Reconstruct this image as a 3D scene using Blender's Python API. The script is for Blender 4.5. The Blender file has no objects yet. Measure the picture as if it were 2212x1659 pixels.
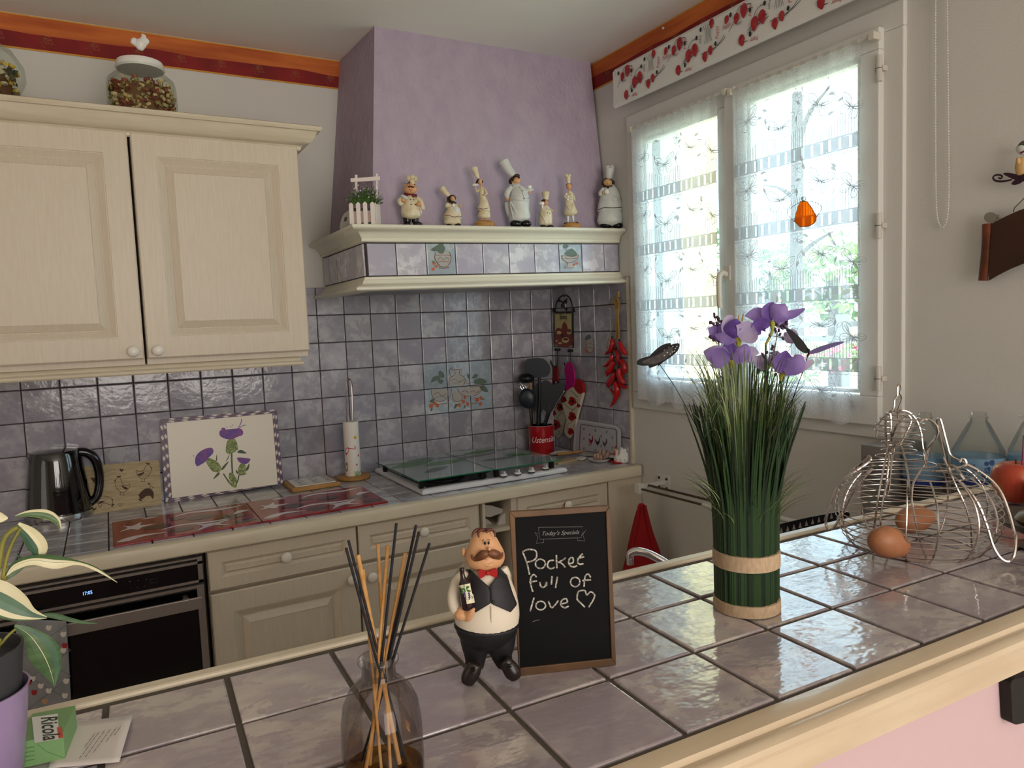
import bpy, bmesh, math, random
from mathutils import Vector as V, Matrix
from mathutils.geometry import tessellate_polygon
PI=math.pi; sin=math.sin; cos=math.cos
D=bpy.data; SC=bpy.context.scene; COL=SC.collection
RND=random.Random(7)
# ---------------------------------------------------------------- camera, world, sun, fill, exposure
FPX=1550.45; CP=V((-1.0955,-2.6751,1.4443)); YAW,PIT,ROL=0.51222,-0.08192,-0.03942
def basis():
    f=V((sin(YAW)*cos(PIT),cos(YAW)*cos(PIT),sin(PIT))); r=V((cos(YAW),-sin(YAW),0)); u=r.cross(f)
    return r*cos(ROL)+u*sin(ROL), u*cos(ROL)-r*sin(ROL), f
CR,CU,CF=basis()
cam=D.objects.new('camera',D.cameras.new('camera')); COL.objects.link(cam)
cam.data.sensor_width=36; cam.data.lens=FPX/2212*36; cam.data.clip_start=.02; cam.data.clip_end=200
cam.matrix_world=Matrix(((CR.x,CU.x,-CF.x,CP.x),(CR.y,CU.y,-CF.y,CP.y),(CR.z,CU.z,-CF.z,CP.z),(0,0,0,1)))
SC.camera=cam
SC.view_settings.view_transform='Standard'; SC.view_settings.look='None'; SC.view_settings.gamma=1
SC.view_settings.use_curve_mapping=False; SC.view_settings.exposure=0.25
W=D.worlds.new('sky'); SC.world=W; W.use_nodes=True
wb=W.node_tree.nodes['Background']; wb.inputs[0].default_value=(.66,.83,1,1); wb.inputs[1].default_value=5.4
def lamp(name,typ,loc,target,energy,col,size=None,size_y=None):
    l=D.lights.new(name,typ); l.energy=energy; l.color=col
    if typ=='AREA': l.shape='RECTANGLE'; l.size=size; l.size_y=size_y or size
    if typ=='SUN': l.angle=math.radians(.6)
    o=D.objects.new(name,l); COL.objects.link(o); o.location=loc
    o.rotation_euler=(V(target)-V(loc)).to_track_quat('-Z','Y').to_euler(); return o
lamp('sun','SUN',(-4,-8,9),(0,-1.5,0),13,(1,.95,.86))
lamp('fill_behind_camera','AREA',(-.6,-5.4,1.4),(-.9,-.4,1.9),62,(1,.93,.87),1.8,2.0)  # added area fill behind the camera, tilted up to lift cabinet fronts and ceiling
lamp('fill_left','AREA',(-3.85,-2.4,1.4),(0,-.8,2.1),4,(1,.9,.83),1.4,1.3)  # weak unseen area fill, added on the left side of the room
# ---------------------------------------------------------------- pixel <-> world helpers (the photograph is 2212 x 1659)
def ray(x,y): return CF+CR*((x-1106)/FPX)-CU*((y-829.5)/FPX)
def on(ax,v,x,y):
    d=ray(x,y); return CP+d*((v-CP[ax])/d[ax])
BZ=1.1084; BA=-.03514; BO=V((-.81065,-2.14252,BZ)); BU=V((cos(BA),sin(BA),0)); BV=V((-sin(BA),cos(BA),0))
def bar(u,v,z=0): return BO+BU*u+BV*v+V((0,0,z))
# ---------------------------------------------------------------- materials
def lin(c): return tuple(((x/255)/12.92 if x/255<=.04045 else ((x/255+.055)/1.055)**2.4) for x in c[:3])+(1,)
MC={}
def M(name,col=(128,128,128),rough=.5,metal=0,var=None,vs=8,bump=0,bs=60,vstretch=None,trans=0,ior=1.45,coat=0,emit=0,sub=0,alpha=1,rand=0,detail=4,spec=.5,kind=None,thr=None):
    """procedural material: base colour, a second colour VAR mixed in by noise, bump from noise"""
    if name in MC: return MC[name]
    m=D.materials.new(name); m.use_nodes=True; nt=m.node_tree; N=nt.nodes; L=nt.links; p=N['Principled BSDF']
    p.inputs['Base Color'].default_value=lin(col); p.inputs['Roughness'].default_value=rough; p.inputs['Metallic'].default_value=metal
    p.inputs['IOR'].default_value=ior; p.inputs['Transmission Weight'].default_value=trans; p.inputs['Coat Weight'].default_value=coat
    p.inputs['Subsurface Weight'].default_value=sub; p.inputs['Alpha'].default_value=alpha; p.inputs['Specular IOR Level'].default_value=spec
    if sub: p.inputs['Subsurface Scale'].default_value=.01
    if emit: p.inputs['Emission Color'].default_value=lin(col); p.inputs['Emission Strength'].default_value=emit
    tc=N.new('ShaderNodeTexCoord'); vec=tc.outputs['Object']
    if rand or vstretch:
        mp=N.new('ShaderNodeMapping'); L.new(vec,mp.inputs[0]); vec=mp.outputs[0]
        if vstretch: mp.inputs['Scale'].default_value=vstretch
        if rand:
            oi=N.new('ShaderNodeObjectInfo'); mu=N.new('ShaderNodeMath'); mu.operation='MULTIPLY'; mu.inputs[1].default_value=57
            L.new(oi.outputs['Random'],mu.inputs[0]); L.new(mu.outputs[0],mp.inputs['Location'])
    if var:
        n=N.new('ShaderNodeTexNoise'); n.inputs['Scale'].default_value=vs; n.inputs['Detail'].default_value=detail; L.new(vec,n.inputs['Vector'])
        r=N.new('ShaderNodeValToRGB'); a,b=thr or (.35,.65); r.color_ramp.elements[0].position=a; r.color_ramp.elements[1].position=b
        r.color_ramp.elements[0].color=lin(col); r.color_ramp.elements[1].color=lin(var)
        L.new(n.outputs['Fac'],r.inputs[0]); L.new(r.outputs[0],p.inputs['Base Color'])
    if bump:
        n=N.new('ShaderNodeTexNoise'); n.inputs['Scale'].default_value=bs; n.inputs['Detail'].default_value=3; L.new(vec,n.inputs['Vector'])
        b=N.new('ShaderNodeBump'); b.inputs['Strength'].default_value=bump; b.inputs['Distance'].default_value=.002
        L.new(n.outputs['Fac'],b.inputs['Height']); L.new(b.outputs[0],p.inputs['Normal'])
    MC[name]=m; return m
def tile_material(name,cols,rough,bumpd,scale=1.,stretch=(1,1,2.2),coat=.35):
    """glazed mottled stoneware: three tones broken by two noises, shifted tile by tile"""
    m=D.materials.new(name); m.use_nodes=True; nt=m.node_tree; N=nt.nodes; L=nt.links; p=N['Principled BSDF']
    tc=N.new('ShaderNodeTexCoord'); oi=N.new('ShaderNodeObjectInfo'); mu=N.new('ShaderNodeMath'); mu.operation='MULTIPLY'; mu.inputs[1].default_value=91
    L.new(oi.outputs['Random'],mu.inputs[0]); mp=N.new('ShaderNodeMapping'); mp.inputs['Scale'].default_value=stretch
    L.new(tc.outputs['Object'],mp.inputs[0]); L.new(mu.outputs[0],mp.inputs['Location'])
    def nz(s,d,dist=0):
        n=N.new('ShaderNodeTexNoise'); n.inputs['Scale'].default_value=s*scale; n.inputs['Detail'].default_value=d; n.inputs['Distortion'].default_value=dist
        n.inputs['Roughness'].default_value=.65; L.new(mp.outputs[0],n.inputs['Vector']); return n
    n1=nz(24,9,.25); n2=nz(7,3)
    r=N.new('ShaderNodeValToRGB'); e=r.color_ramp.elements; e[0].position=.475; e[0].color=lin(cols[0]); e[1].position=.52; e[1].color=lin(cols[1])
    L.new(n1.outputs['Fac'],r.inputs[0])
    mx=N.new('ShaderNodeMix'); mx.data_type='RGBA'; r2=N.new('ShaderNodeValToRGB'); r2.color_ramp.elements[0].position=.42; r2.color_ramp.elements[1].position=.6
    L.new(n2.outputs['Fac'],r2.inputs[0]); L.new(r2.outputs[0],mx.inputs[0]); L.new(r.outputs[0],mx.inputs[6]); mx.inputs[7].default_value=lin(cols[2])
    hv=N.new('ShaderNodeHueSaturation'); ml=N.new('ShaderNodeMapRange'); ml.inputs[3].default_value=.86; ml.inputs[4].default_value=1.14
    mu2=N.new('ShaderNodeMath'); mu2.operation='FRACT'; mu3=N.new('ShaderNodeMath'); mu3.operation='MULTIPLY'; mu3.inputs[1].default_value=7.3
    L.new(oi.outputs['Random'],mu3.inputs[0]); L.new(mu3.outputs[0],mu2.inputs[0]); L.new(mu2.outputs[0],ml.inputs[0]); L.new(ml.outputs[0],hv.inputs['Value'])
    L.new(mx.outputs[2],hv.inputs['Color']); L.new(hv.outputs[0],p.inputs['Base Color'])
    p.inputs['Roughness'].default_value=rough; p.inputs['Coat Weight'].default_value=coat; p.inputs['Coat Roughness'].default_value=.07
    n3=nz(38,2); b=N.new('ShaderNodeBump'); b.inputs['Strength'].default_value=.55; b.inputs['Distance'].default_value=bumpd
    L.new(n3.outputs['Fac'],b.inputs['Height']); L.new(b.outputs[0],p.inputs['Normal']); L.new(b.outputs[0],p.inputs['Coat Normal'])
    MC[name]=m; return m
def glass_material(name,col,refl=.12,rough=0.02,mul=1.):
    """thin pane: transparent with a fresnel share of mirror reflection"""
    m=D.materials.new(name); m.use_nodes=True; nt=m.node_tree; N=nt.nodes; L=nt.links; N.remove(N['Principled BSDF'])
    t=N.new('ShaderNodeBsdfTransparent'); t.inputs[0].default_value=lin(col); g=N.new('ShaderNodeBsdfGlossy'); g.inputs['Roughness'].default_value=rough
    lw=N.new('ShaderNodeLayerWeight'); lw.inputs[0].default_value=refl; mx=N.new('ShaderNodeMixShader'); mm=N.new('ShaderNodeMath'); mm.operation='MULTIPLY'; mm.inputs[1].default_value=mul; L.new(lw.outputs['Fresnel'],mm.inputs[0])
    L.new(mm.outputs[0],mx.inputs[0]); L.new(t.outputs[0],mx.inputs[1]); L.new(g.outputs[0],mx.inputs[2]); L.new(mx.outputs[0],N['Material Output'].inputs[0])
    MC[name]=m; return m
# ---------------------------------------------------------------- mesh builder
def cr(pts,n=6,closed=False):
    """Catmull-Rom through tuples of any length"""
    P=[tuple(p) for p in pts]; k=len(P); out=[]
    rng=range(k) if closed else range(k-1)
    for i in rng:
        g=lambda j: P[j%k] if closed else P[min(max(j,0),k-1)]
        a,b,c,d=g(i-1),g(i),g(i+1),g(i+2)
        for s in range(n):
            t=s/n; out.append(tuple(.5*((2*b[q])+(-a[q]+c[q])*t+(2*a[q]-5*b[q]+4*c[q]-d[q])*t*t+(-a[q]+3*b[q]-3*c[q]+d[q])*t**3) for q in range(len(b))))
    if not closed: out.append(P[-1])
    return out
class MB:
    def __init__(s): s.v=[]; s.f=[]; s.mi=[]; s.m=0; s.mats=[]
    def mat(s,m):
        if m not in s.mats: s.mats.append(m)
        s.m=s.mats.index(m); return s
    def add(s,vs,fs):
        o=len(s.v); s.v+=[V(x) for x in vs]; s.f+=[tuple(o+i for i in f) for f in fs]; s.mi+=[s.m]*len(fs); return s
    def box(s,a,b,M4=None):
        x0,y0,z0=a; x1,y1,z1=b
        vs=[V((x,y,z)) for z in (z0,z1) for x,y in ((x0,y0),(x1,y0),(x1,y1),(x0,y1))]
        if M4: vs=[M4@q for q in vs]
        return s.add(vs,[(3,2,1,0),(4,5,6,7),(0,1,5,4),(1,2,6,5),(2,3,7,6),(3,0,4,7)])
    def loft(s,rings,cap=True,closed=False):
        n=len(rings[0]); vs=[p for r in rings for p in r]; fs=[]
        K=len(rings)
        for i in range(K if closed else K-1):
            a=i*n; b=((i+1)%K)*n
            for j in range(n): fs.append((a+j,a+(j+1)%n,b+(j+1)%n,b+j))
        if cap and not closed: fs.append(tuple(range(n-1,-1,-1))); fs.append(tuple((K-1)*n+j for j in range(n)))
        return s.add(vs,fs)
    def lathe(s,prof,c=(0,0,0),n=24,M4=None,sx=1,sy=1):
        c=V(c); rs=[]
        for r,z in prof:
            ring=[V((cos(2*PI*j/n)*r*sx,sin(2*PI*j/n)*r*sy,z)) for j in range(n)]
            if M4: ring=[M4@q for q in ring]
            rs.append([c+q for q in ring])
        return s.loft(rs)
    def ell(s,c,r,n=14,k=8,M4=None):
        c=V(c); rx,ry,rz=r if hasattr(r,'__len__') else (r,r,r); rs=[]
        for i in range(k+1):
            t=PI*i/k; q=max(sin(t),.02); rs.append([V((cos(2*PI*j/n)*q*rx,sin(2*PI*j/n)*q*ry,-cos(t)*rz)) for j in range(n)])
        return s.loft([[c+(M4@p if M4 else p) for p in r_] for r_ in rs])
    def tube(s,pts,r,n=8,closed=False,cap=True):
        P=[V(p) for p in pts]; K=len(P)
        R=r if hasattr(r,'__len__') else [r]*K
        up=None; rs=[]
        for i,p in enumerate(P):
            a=P[(i-1)%K] if (closed or i>0) else P[i]; b=P[(i+1)%K] if (closed or i<K-1) else P[i]
            t=(b-a); t=t.normalized() if t.length>1e-9 else V((0,0,1))
            if up is None: up=t.orthogonal().normalized()
            else:
                up=up-t*up.dot(t); up=up.normalized() if up.length>1e-6 else t.orthogonal().normalized()
            w=t.cross(up); rs.append([p+(up*cos(2*PI*j/n)+w*sin(2*PI*j/n))*R[i] for j in range(n)])
        return s.loft(rs,cap,closed)
    def ngon(s,pts):
        P=[V(p) for p in pts]; tr=tessellate_polygon([P]); return s.add(P,[tuple(t) for t in tr])
    def prism(s,pts,d):
        """flat outline PTS extruded by vector D"""
        P=[V(p) for p in pts]; d=V(d); n=len(P); tr=tessellate_polygon([P])
        fs=[tuple(t) for t in tr]+[tuple(n+i for i in reversed(t)) for t in tr]+[(i,(i+1)%n,n+(i+1)%n,n+i) for i in range(n)]
        return s.add(P+[p+d for p in P],fs)
    def grid(s,rows,thick=None):
        n=len(rows[0]); k=len(rows)
        return s.add([p for r in rows for p in r],[(i*n+j,i*n+j+1,(i+1)*n+j+1,(i+1)*n+j) for i in range(k-1) for j in range(n-1)])
    def build(s,name,mats=None,parent=None,smooth=False,loc=None,bevel=0,remesh=0,thick=0,label=None,subs=0):
        base=V(loc) if loc is not None else (parent['_o'] if parent is not None and '_o' in parent else V((0,0,0)))
        base=V(base)
        me=D.meshes.new(name); me.from_pydata([v-base for v in s.v],[],s.f)
        ml=s.mats or (mats if isinstance(mats,(list,tuple)) else [mats])
        for q in ml: me.materials.append(q)
        if s.mats: me.polygons.foreach_set('material_index',s.mi)
        bm=bmesh.new(); bm.from_mesh(me)
        if not s.mats or len(s.mats)==1 or True: bmesh.ops.recalc_face_normals(bm,faces=bm.faces)
        bm.to_mesh(me); bm.free()
        if smooth:
            me.polygons.foreach_set('use_smooth',[True]*len(me.polygons))
            me.set_sharp_from_angle(angle=math.radians(smooth if smooth is not True else 42))
        me.update(); o=D.objects.new(name,me); COL.objects.link(o)
        if parent is not None:
            o.parent=parent
            if loc is not None: o.location=base-V(parent['_o'])
        else: o.location=base
        if thick: md=o.modifiers.new('t','SOLIDIFY'); md.thickness=thick; md.offset=0
        if remesh: md=o.modifiers.new('r','REMESH'); md.mode='VOXEL'; md.voxel_size=remesh; md.use_smooth_shade=True; md=o.modifiers.new('sm','SMOOTH'); md.iterations=4; md.factor=.5
        if bevel: md=o.modifiers.new('b','BEVEL'); md.width=bevel; md.segments=2; md.limit_method='ANGLE'; md.angle_limit=math.radians(40)
        if subs: md=o.modifiers.new('s','SUBSURF'); md.levels=md.render_levels=subs
        if label: o['label']=label
        o['_o']=base; return o
def tag(o,label,cat,group=None):
    o['label']=label; o['category']=cat
    if group: o['group']=group
    return o
def thing(name,label,cat,loc,group=None,parent=None):
    o=D.objects.new(name,None); COL.objects.link(o); o.location=loc; o.empty_display_size=.02; o['_o']=V(loc); return tag(o,label,cat,group)
def struct(o): o['kind']='structure'; return o
def root(name,loc=(0,0,0)):
    o=D.objects.new(name,None); COL.objects.link(o); o.location=loc; o['_o']=V(loc); return struct(o)
def inst(o,loc,parent,rot=None):
    c=o.copy(); COL.objects.link(c); c.parent=parent; c.location=V(loc)-V(parent['_o'])
    if rot is not None: c.rotation_euler=rot
    return c
class Fr:
    """a vertical or tilted plane through O; photo pixels (in a zoom window ZO=(x0,y0,scale)) are dropped on it, D metres in front"""
    def __init__(s,O,n=None,zo=(0,0,1)):
        s.O=V(O); v=CP-s.O
        s.n=V(n).normalized() if n is not None else V((v.x,v.y,0)).normalized()
        s.e=V((0,0,1)).cross(s.n); s.e=s.e.normalized() if s.e.length>.01 else V((1,0,0)); s.zo=zo; s.s=v.dot(CF)*-1/FPX/zo[2]
    def w(s,x,y,d=0):
        q=ray(s.zo[0]+x/s.zo[2],s.zo[1]+y/s.zo[2]); t=((s.O-CP).dot(s.n)+d)/q.dot(s.n); return CP+q*t
    def sweep(s,mb,pts,df=1.,n=14,d=0,sm=5,cap=1):
        """solid of round cross-section along pixels (x,y,halfwidth[,dd]); dd in pixels towards the camera"""
        P=[(p+(0,))[:4] if len(p)<4 else p for p in pts]
        if cap:
            def capp(a,b):
                dx,dy=a[0]-b[0],a[1]-b[1]; l=math.hypot(dx,dy) or 1; r=min(a[2]*.35,a[2]); return [(a[0]+dx/l*r,a[1]+dy/l*r,a[2]*.12,a[3]),(a[0]+dx/l*r*.85,a[1]+dy/l*r*.85,a[2]*.55,a[3]),(a[0]+dx/l*r*.5,a[1]+dy/l*r*.5,a[2]*.85,a[3])]
            C0=capp(P[0],P[1]); C1=capp(P[-1],P[-2])[::-1]
        P=cr(P,sm) if len(P)>2 and sm>1 else P
        if cap: P=C0+list(P)+C1
        W_=[s.w(p[0],p[1],d+p[3]*s.s) for p in P]; rs=[]
        for i,p in enumerate(W_):
            t=W_[min(i+1,len(W_)-1)]-W_[max(i-1,0)]; t-=s.n*t.dot(s.n); t.normalize()
            e=t.cross(s.n).normalized(); r=max(P[i][2],.01)*s.s
            rs.append([p+e*cos(2*PI*j/n)*r+s.n*sin(2*PI*j/n)*r*df for j in range(n)])
        mb.loft(rs); return mb
    def ball(s,mb,x,y,rx,ry=None,d=0,df=1.,rot=0,n=14,k=9):
        ry=ry or rx; c=s.w(x,y,d); ex=(s.w(x+1,y)-s.w(x,y)); ey=(s.w(x,y-1)-s.w(x,y)); ex.normalize(); ey.normalize()
        if rot: ex,ey=ex*cos(rot)+ey*sin(rot),ey*cos(rot)-ex*sin(rot)
        rz=(rx+ry)/2*df
        M3=Matrix((ex*rx*s.s,s.n*rz*s.s,ey*ry*s.s)).transposed()
        return mb.ell(c,1,n,k,M3)
    def poly(s,mb,pts,d=.0006,smooth=0):
        if smooth: pts=cr(pts,smooth,True)
        return mb.ngon([s.w(x,y,d) for x,y in pts])
    def slab(s,mb,pts,d0,d1,smooth=0):
        if smooth: pts=cr(pts,smooth,True)
        a=[s.w(x,y,d0) for x,y in pts]; return mb.prism(a,s.n*(d1-d0))
    def disc(s,mb,x,y,rx,ry=None,d=.0007,n=12,rot=0):
        ry=ry or rx
        return s.poly(mb,[(x+rx*cos(t)*cos(rot)-ry*sin(t)*sin(rot),y+rx*cos(t)*sin(rot)+ry*sin(t)*cos(rot)) for t in [2*PI*i/n for i in range(n)]],d)
    def line(s,mb,pts,w,d=.0007,sm=4,closed=False,taper=False):
        """flat stroke of width w pixels"""
        P=cr(pts,sm,closed) if len(pts)>2 and sm>1 else [tuple(p) for p in pts]
        k=len(P); a=[];b=[]
        for i,p in enumerate(P):
            p0=P[(i-1)%k] if closed or i else p; p1=P[(i+1)%k] if closed or i<k-1 else p
            dx,dy=p1[0]-p0[0],p1[1]-p0[1]; l=math.hypot(dx,dy) or 1
            h=w/2*((1-abs(2*i/(k-1)-1)**3*.8) if taper else 1)
            a.append(s.w(p[0]-dy/l*h,p[1]+dx/l*h,d)); b.append(s.w(p[0]+dy/l*h,p[1]-dx/l*h,d))
        if closed: a.append(a[0]); b.append(b[0])
        return mb.grid([a,b])
    def blade(s,mb,path,cup=0,cols=(-1,-.6,-.2,.2,.6,1),mats=None,sm=5,d=0):
        """leaf or petal along pixels (x,y,halfwidth,dd), cupped by CUP halfwidths; MATS give one material per lengthwise strip"""
        P=cr([(p+(0,))[:4] if len(p)<4 else p for p in path],sm); k=len(P); rows=[]
        for i,p in enumerate(P):
            p0=P[max(i-1,0)];p1=P[min(i+1,k-1)]; dx,dy=p1[0]-p0[0],p1[1]-p0[1]; l=math.hypot(dx,dy) or 1; h=max(p[2],.3)
            rows.append([s.w(p[0]-dy/l*h*c,p[1]+dx/l*h*c,d+(p[3]+cup*h*(c*c-.4))*s.s) for c in cols])
        if not mats: return mb.grid(rows)
        for j in range(len(cols)-1): mb.mat(mats[j]).grid([[r[j],r[j+1]] for r in rows])
        return mb
    def wire(s,mb,pts,r,d=0,sm=4,n=6,closed=False):
        P=cr([(p+(0,))[:3] if len(p)<3 else p for p in pts],sm,closed) if sm>1 and len(pts)>2 else [(tuple(p)+(0,))[:3] for p in pts]
        return mb.tube([s.w(p[0],p[1],d+p[2]*s.s) for p in P],r*s.s,n,closed)
def text(mb,txt,O,ex,ey,size,font=None,shear=0,center=True,bold=0,width=None):
    """letters as flat polygons: O baseline start/centre, EX along the line, EY up; cap height about .7*size"""
    c=D.curves.new('t','FONT'); c.body=txt; c.size=1; c.shear=shear; c.offset=bold; c.resolution_u=3
    if center: c.align_x='CENTER'
    o=D.objects.new('t',c); COL.objects.link(o); dg=bpy.context.evaluated_depsgraph_get(); me=D.meshes.new_from_object(o.evaluated_get(dg))
    sx=size
    if width and len(me.vertices):
        xs=[v.co.x for v in me.vertices]; sx=width/(max(xs)-min(xs))
    ex=V(ex).normalized(); ey=V(ey).normalized()
    mb.add([V(O)+ex*v.co.x*sx+ey*v.co.y*size for v in me.vertices],[tuple(p.vertices) for p in me.polygons])
    D.objects.remove(o); D.meshes.remove(me); D.curves.remove(c); return mb
# ---------------------------------------------------------------- palette
CREAM=M('cream_limed_wood',(212,200,180),.42,var=(207,194,173),vs=26,vstretch=(7,7,.5),bump=.06,bs=50,detail=6)
CREAMH=M('cream_moulding',(218,207,184),.35,var=(209,197,172),vs=14,vstretch=(.5,4,4),bump=.1,bs=40)
HOODC=M('pale_ivory_moulding',(228,224,204),.33,bump=.04,bs=30)
PAINT=M('white_wall_paint',(210,207,200),.85,bump=.25,bs=220)
CEIL=M('ceiling_paint',(236,233,225),.9,bump=.2,bs=180)
LILAC=M('lilac_crepi',(178,164,180),.8,var=(172,157,175),vs=20,bump=1,bs=60,vstretch=(1,1,.62)); LILAC.node_tree.nodes['Bump'].inputs['Distance'].default_value=.006
GROUT=M('dark_grout',(62,56,58),.9,bump=.3,bs=200)
GROUTB=M('bar_grout',(88,80,72),.85,bump=.4,bs=160)
PVC=M('white_window_plastic',(214,212,206),.3)
WHITE=M('white_glaze',(235,232,226),.25)
BLACK=M('black_plastic',(14,14,16),.3)
CHROME=M('chrome',(210,210,212),.12,metal=1)
STEEL=M('brushed_steel',(140,134,128),.32,metal=1,bump=.05,bs=300,vstretch=(.1,5,5))
WTILE=tile_material('lilac_wall_tile',[(164,162,170),(183,182,188),(150,146,158)],.16,.0014)
HTILE=tile_material('pale_hood_tile',[(184,182,192),(212,211,216),(174,170,186)],.22,.0014)
BTILE=tile_material('bar_tile',[(164,153,157),(188,179,174),(158,147,154)],.13,.0015,1.,(1,1.5,1),.8)
CTILE=tile_material('worktop_tile',[(180,178,183),(202,201,203),(163,160,168)],.18,.0012,.9,(.8,1.8,1))
TP=.1025; XR=.6243; TZ=1.303; CZ=2.44
XL=-4.; YB=-5.6
# ---------------------------------------------------------------- room shell
struct(MB().box((XL-.2,YB-.2,-.12),(XR+.2,.2,0)).build('floor',M('floor_tile',(206,194,178),.4,var=(194,180,164),vs=5)))
struct(MB().box((XL-.2,YB-.2,CZ),(XR+.2,.2,CZ+.15)).build('ceiling',CEIL))
WB=struct(MB().box((XL-.2,0,0),(XR+.2,.2,CZ)).build('wall_back',PAINT))
struct(MB().box((XL-.2,YB,0),(XL,0,CZ)).build('wall_left',PAINT))
struct(MB().box((XL,YB-.2,0),(XR+.2,YB,CZ)).build('wall_front',PAINT))
WY0,WY1,WZ0,WZ1=-1.58,-.59,1.15,2.16      # rough opening of the window
mb=MB(); T=.22
mb.box((XR,YB,0),(XR+T,WY0,CZ)).box((XR,WY1,0),(XR+T,0,CZ)).box((XR,WY0,0),(XR+T,WY1,WZ0)).box((XR,WY0,WZ1),(XR+T,WY1,CZ))
WR=struct(mb.build('wall_right',PAINT))
# tile meshes are shared by size
TM={}
def tilemesh(w,h,t,ch,mat):
    """tile in local x (w) and y (h), face towards +z: chamfered rim, 18 to 30 triangles"""
    k=(round(w,4),round(h,4),t,mat.name)
    if k not in TM:
        vs=[];fs=[]
        for (ins,z) in ((0,0),(0,t-ch),(ch*.35,t-ch*.3),(ch*1.3,t)):
            a,b=w/2-ins,h/2-ins; vs+=[(-a,-b,z),(a,-b,z),(a,b,z),(-a,b,z)]
        for i in range(3):
            for j in range(4): fs.append((i*4+j,i*4+(j+1)%4,i*4+4+(j+1)%4,i*4+4+j))
        fs.append((12,13,14,15))
        me=D.meshes.new('tile'); me.from_pydata(vs,[],fs); me.materials.append(mat)
        TM[k]=me
    return TM[k]
def put_tile(parent,c,ax,ay,w,h,mat,t=.007,ch=.0022,jit=.0006):
    o=D.objects.new('tile',tilemesh(w,h,t,ch,mat)); COL.objects.link(o); o.parent=parent
    ax=V(ax).normalized(); ay=V(ay).normalized(); az=ax.cross(ay)
    c=V(c)-V(parent['_o'])+az*RND.uniform(-jit,jit)
    az=(az+ax*RND.uniform(-.004,.004)+ay*RND.uniform(-.004,.004)).normalized(); ay=az.cross(ax).normalized(); ax=ay.cross(az)
    o.matrix_local=Matrix(((ax.x,ay.x,az.x,c.x),(ax.y,ay.y,az.y,c.y),(ax.z,ay.z,az.z,c.z),(0,0,0,1))); o['_o']=V((0,0,0)); return o
G=.0028
DT={}   # decorated tiles, by (wall, column, row)
def tiles(parent,O,ax,ay,us,vs,mat,g=G,key=None,**k):
    for i in range(len(us)-1):
        for j in range(len(vs)-1):
            w=us[i+1]-us[i]-g; h=vs[j+1]-vs[j]-g
            if w<.004 or h<.004: continue
            o=put_tile(parent,V(O)+V(ax)*(us[i]+us[i+1])/2+V(ay)*(vs[j]+vs[j+1])/2,ax,ay,w,h,mat,**k)
            if key: DT[(key,i,j)]=o
# back splash (row lines every 10.25 cm), tiles proud of a dark grout bed
MB().box((-1.56,-.0072,.895),(XR,0,1.607)).build('grout_bed',GROUT,WB)
MB().box((XR-.0072,-.541,.895),(XR,-.0072,1.607)).build('grout_bed',GROUT,WR)
bx=[-1.54]+[TP*c for c in range(-14,7)]+[XR-.002]
bz=[.897]+[TZ-TP*r for r in range(3,-4,-1)]
tiles(WB,(0,-.003,0),(1,0,0),(0,0,1),bx,bz,WTILE,key='b')
ry=[-.534+TP*k for k in range(6)]+[-.006]
tiles(WR,(XR-.003,0,0),(0,-1,0),(0,0,1),[-y for y in ry[::-1]],bz,WTILE,key='r')
MB().box((XR-.012,-.546,.9),(XR,-.536,1.606)).build('edge_strip',CREAMH,WR)
# wallpaper border under the ceiling
def border(name,O,ax,L,n):
    m=MB(); h0,h1=2.335,CZ-.002; A=V(ax); N_=V(n)
    OR=M('border_orange',(206,112,48),.7,var=(170,78,30),vs=9,vstretch=(.4,.4,3)); RD=M('border_red',(142,26,24),.7,var=(112,18,20),vs=8); YL=M('border_ochre',(206,146,48),.7); GD=M('border_gold_line',(160,92,52),.6)
    def strip(a,b,mat,d):
        m.mat(mat); k=40; lo=[];hi=[]
        for i in range(k+1):
            p=V(O)+A*L*i/k+N_*d; w=.003*sin(i*1.7)+.002*sin(i*3.1) if mat is RD else 0
            lo.append(p+V((0,0,a))); hi.append(p+V((0,0,b+w)))
        m.grid([lo,hi])
    strip(h0,h1,OR,.0012); strip(h0+.004,h0+.05,RD,.0018); strip(h0,h0+.005,YL,.0024); strip(h1-.004,h1,YL,.0024)
    m.mat(GD)
    x=.06
    while x<L-.05:
        c=V(O)+A*x+V((0,0,h0+.042))+N_*.003
        for q in range(7):
            t=PI*(.05+q/6*.9)+PI; dr=A*cos(t)+V((0,0,1))*sin(t); sd=A*-sin(t)+V((0,0,1))*cos(t); l=.03 if q%2 else .022
            for sg in (1,-1):
                pp=[c+dr*l*u+sd*sg*.006*sin(PI*u) for u in (0,.25,.5,.75,1)]
                m.grid([pp,[z+sd*.0006+V((0,0,.0008)) for z in pp]])
        x+=.125
    return struct(m.build(name))
border('trim_1',(XL,0,0),(1,0,0),XR-XL,(0,-1,0)); border('trim_2',(XR,0,0),(0,-1,0),3.2,(-1,0,0))
# ---------------------------------------------------------------- window
W1=root('window_1',(XR,-1.085,WZ0))
def fr_rect(y0,y1,z0,z1,w,x0,x1,name,mat=PVC,bev=.003,wb_=None):
    m=MB(); wb_=wb_ or w
    m.box((x0,y0,z0),(x1,y1,z0+wb_)).box((x0,y0,z1-w),(x1,y1,z1)).box((x0,y0,z0+wb_),(x1,y0+w,z1-w)).box((x0,y1-w,z0+wb_),(x1,y1,z1-w))
    return m.build(name,mat,W1,bevel=bev)
fr_rect(-1.607,-.561,1.117,2.182,.062,XR-.012,XR+.05,'casing')
fr_rect(-1.556,-1.082,1.152,2.132,.052,XR-.03,XR+.02,'sash',wb_=.075)
fr_rect(-1.076,-.612,1.152,2.132,.052,XR-.03,XR+.02,'sash',wb_=.075)
fr_rect(-1.500,-1.134,1.232,2.076,.010,XR-.02,XR+.01,'glazing_bead')
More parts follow.
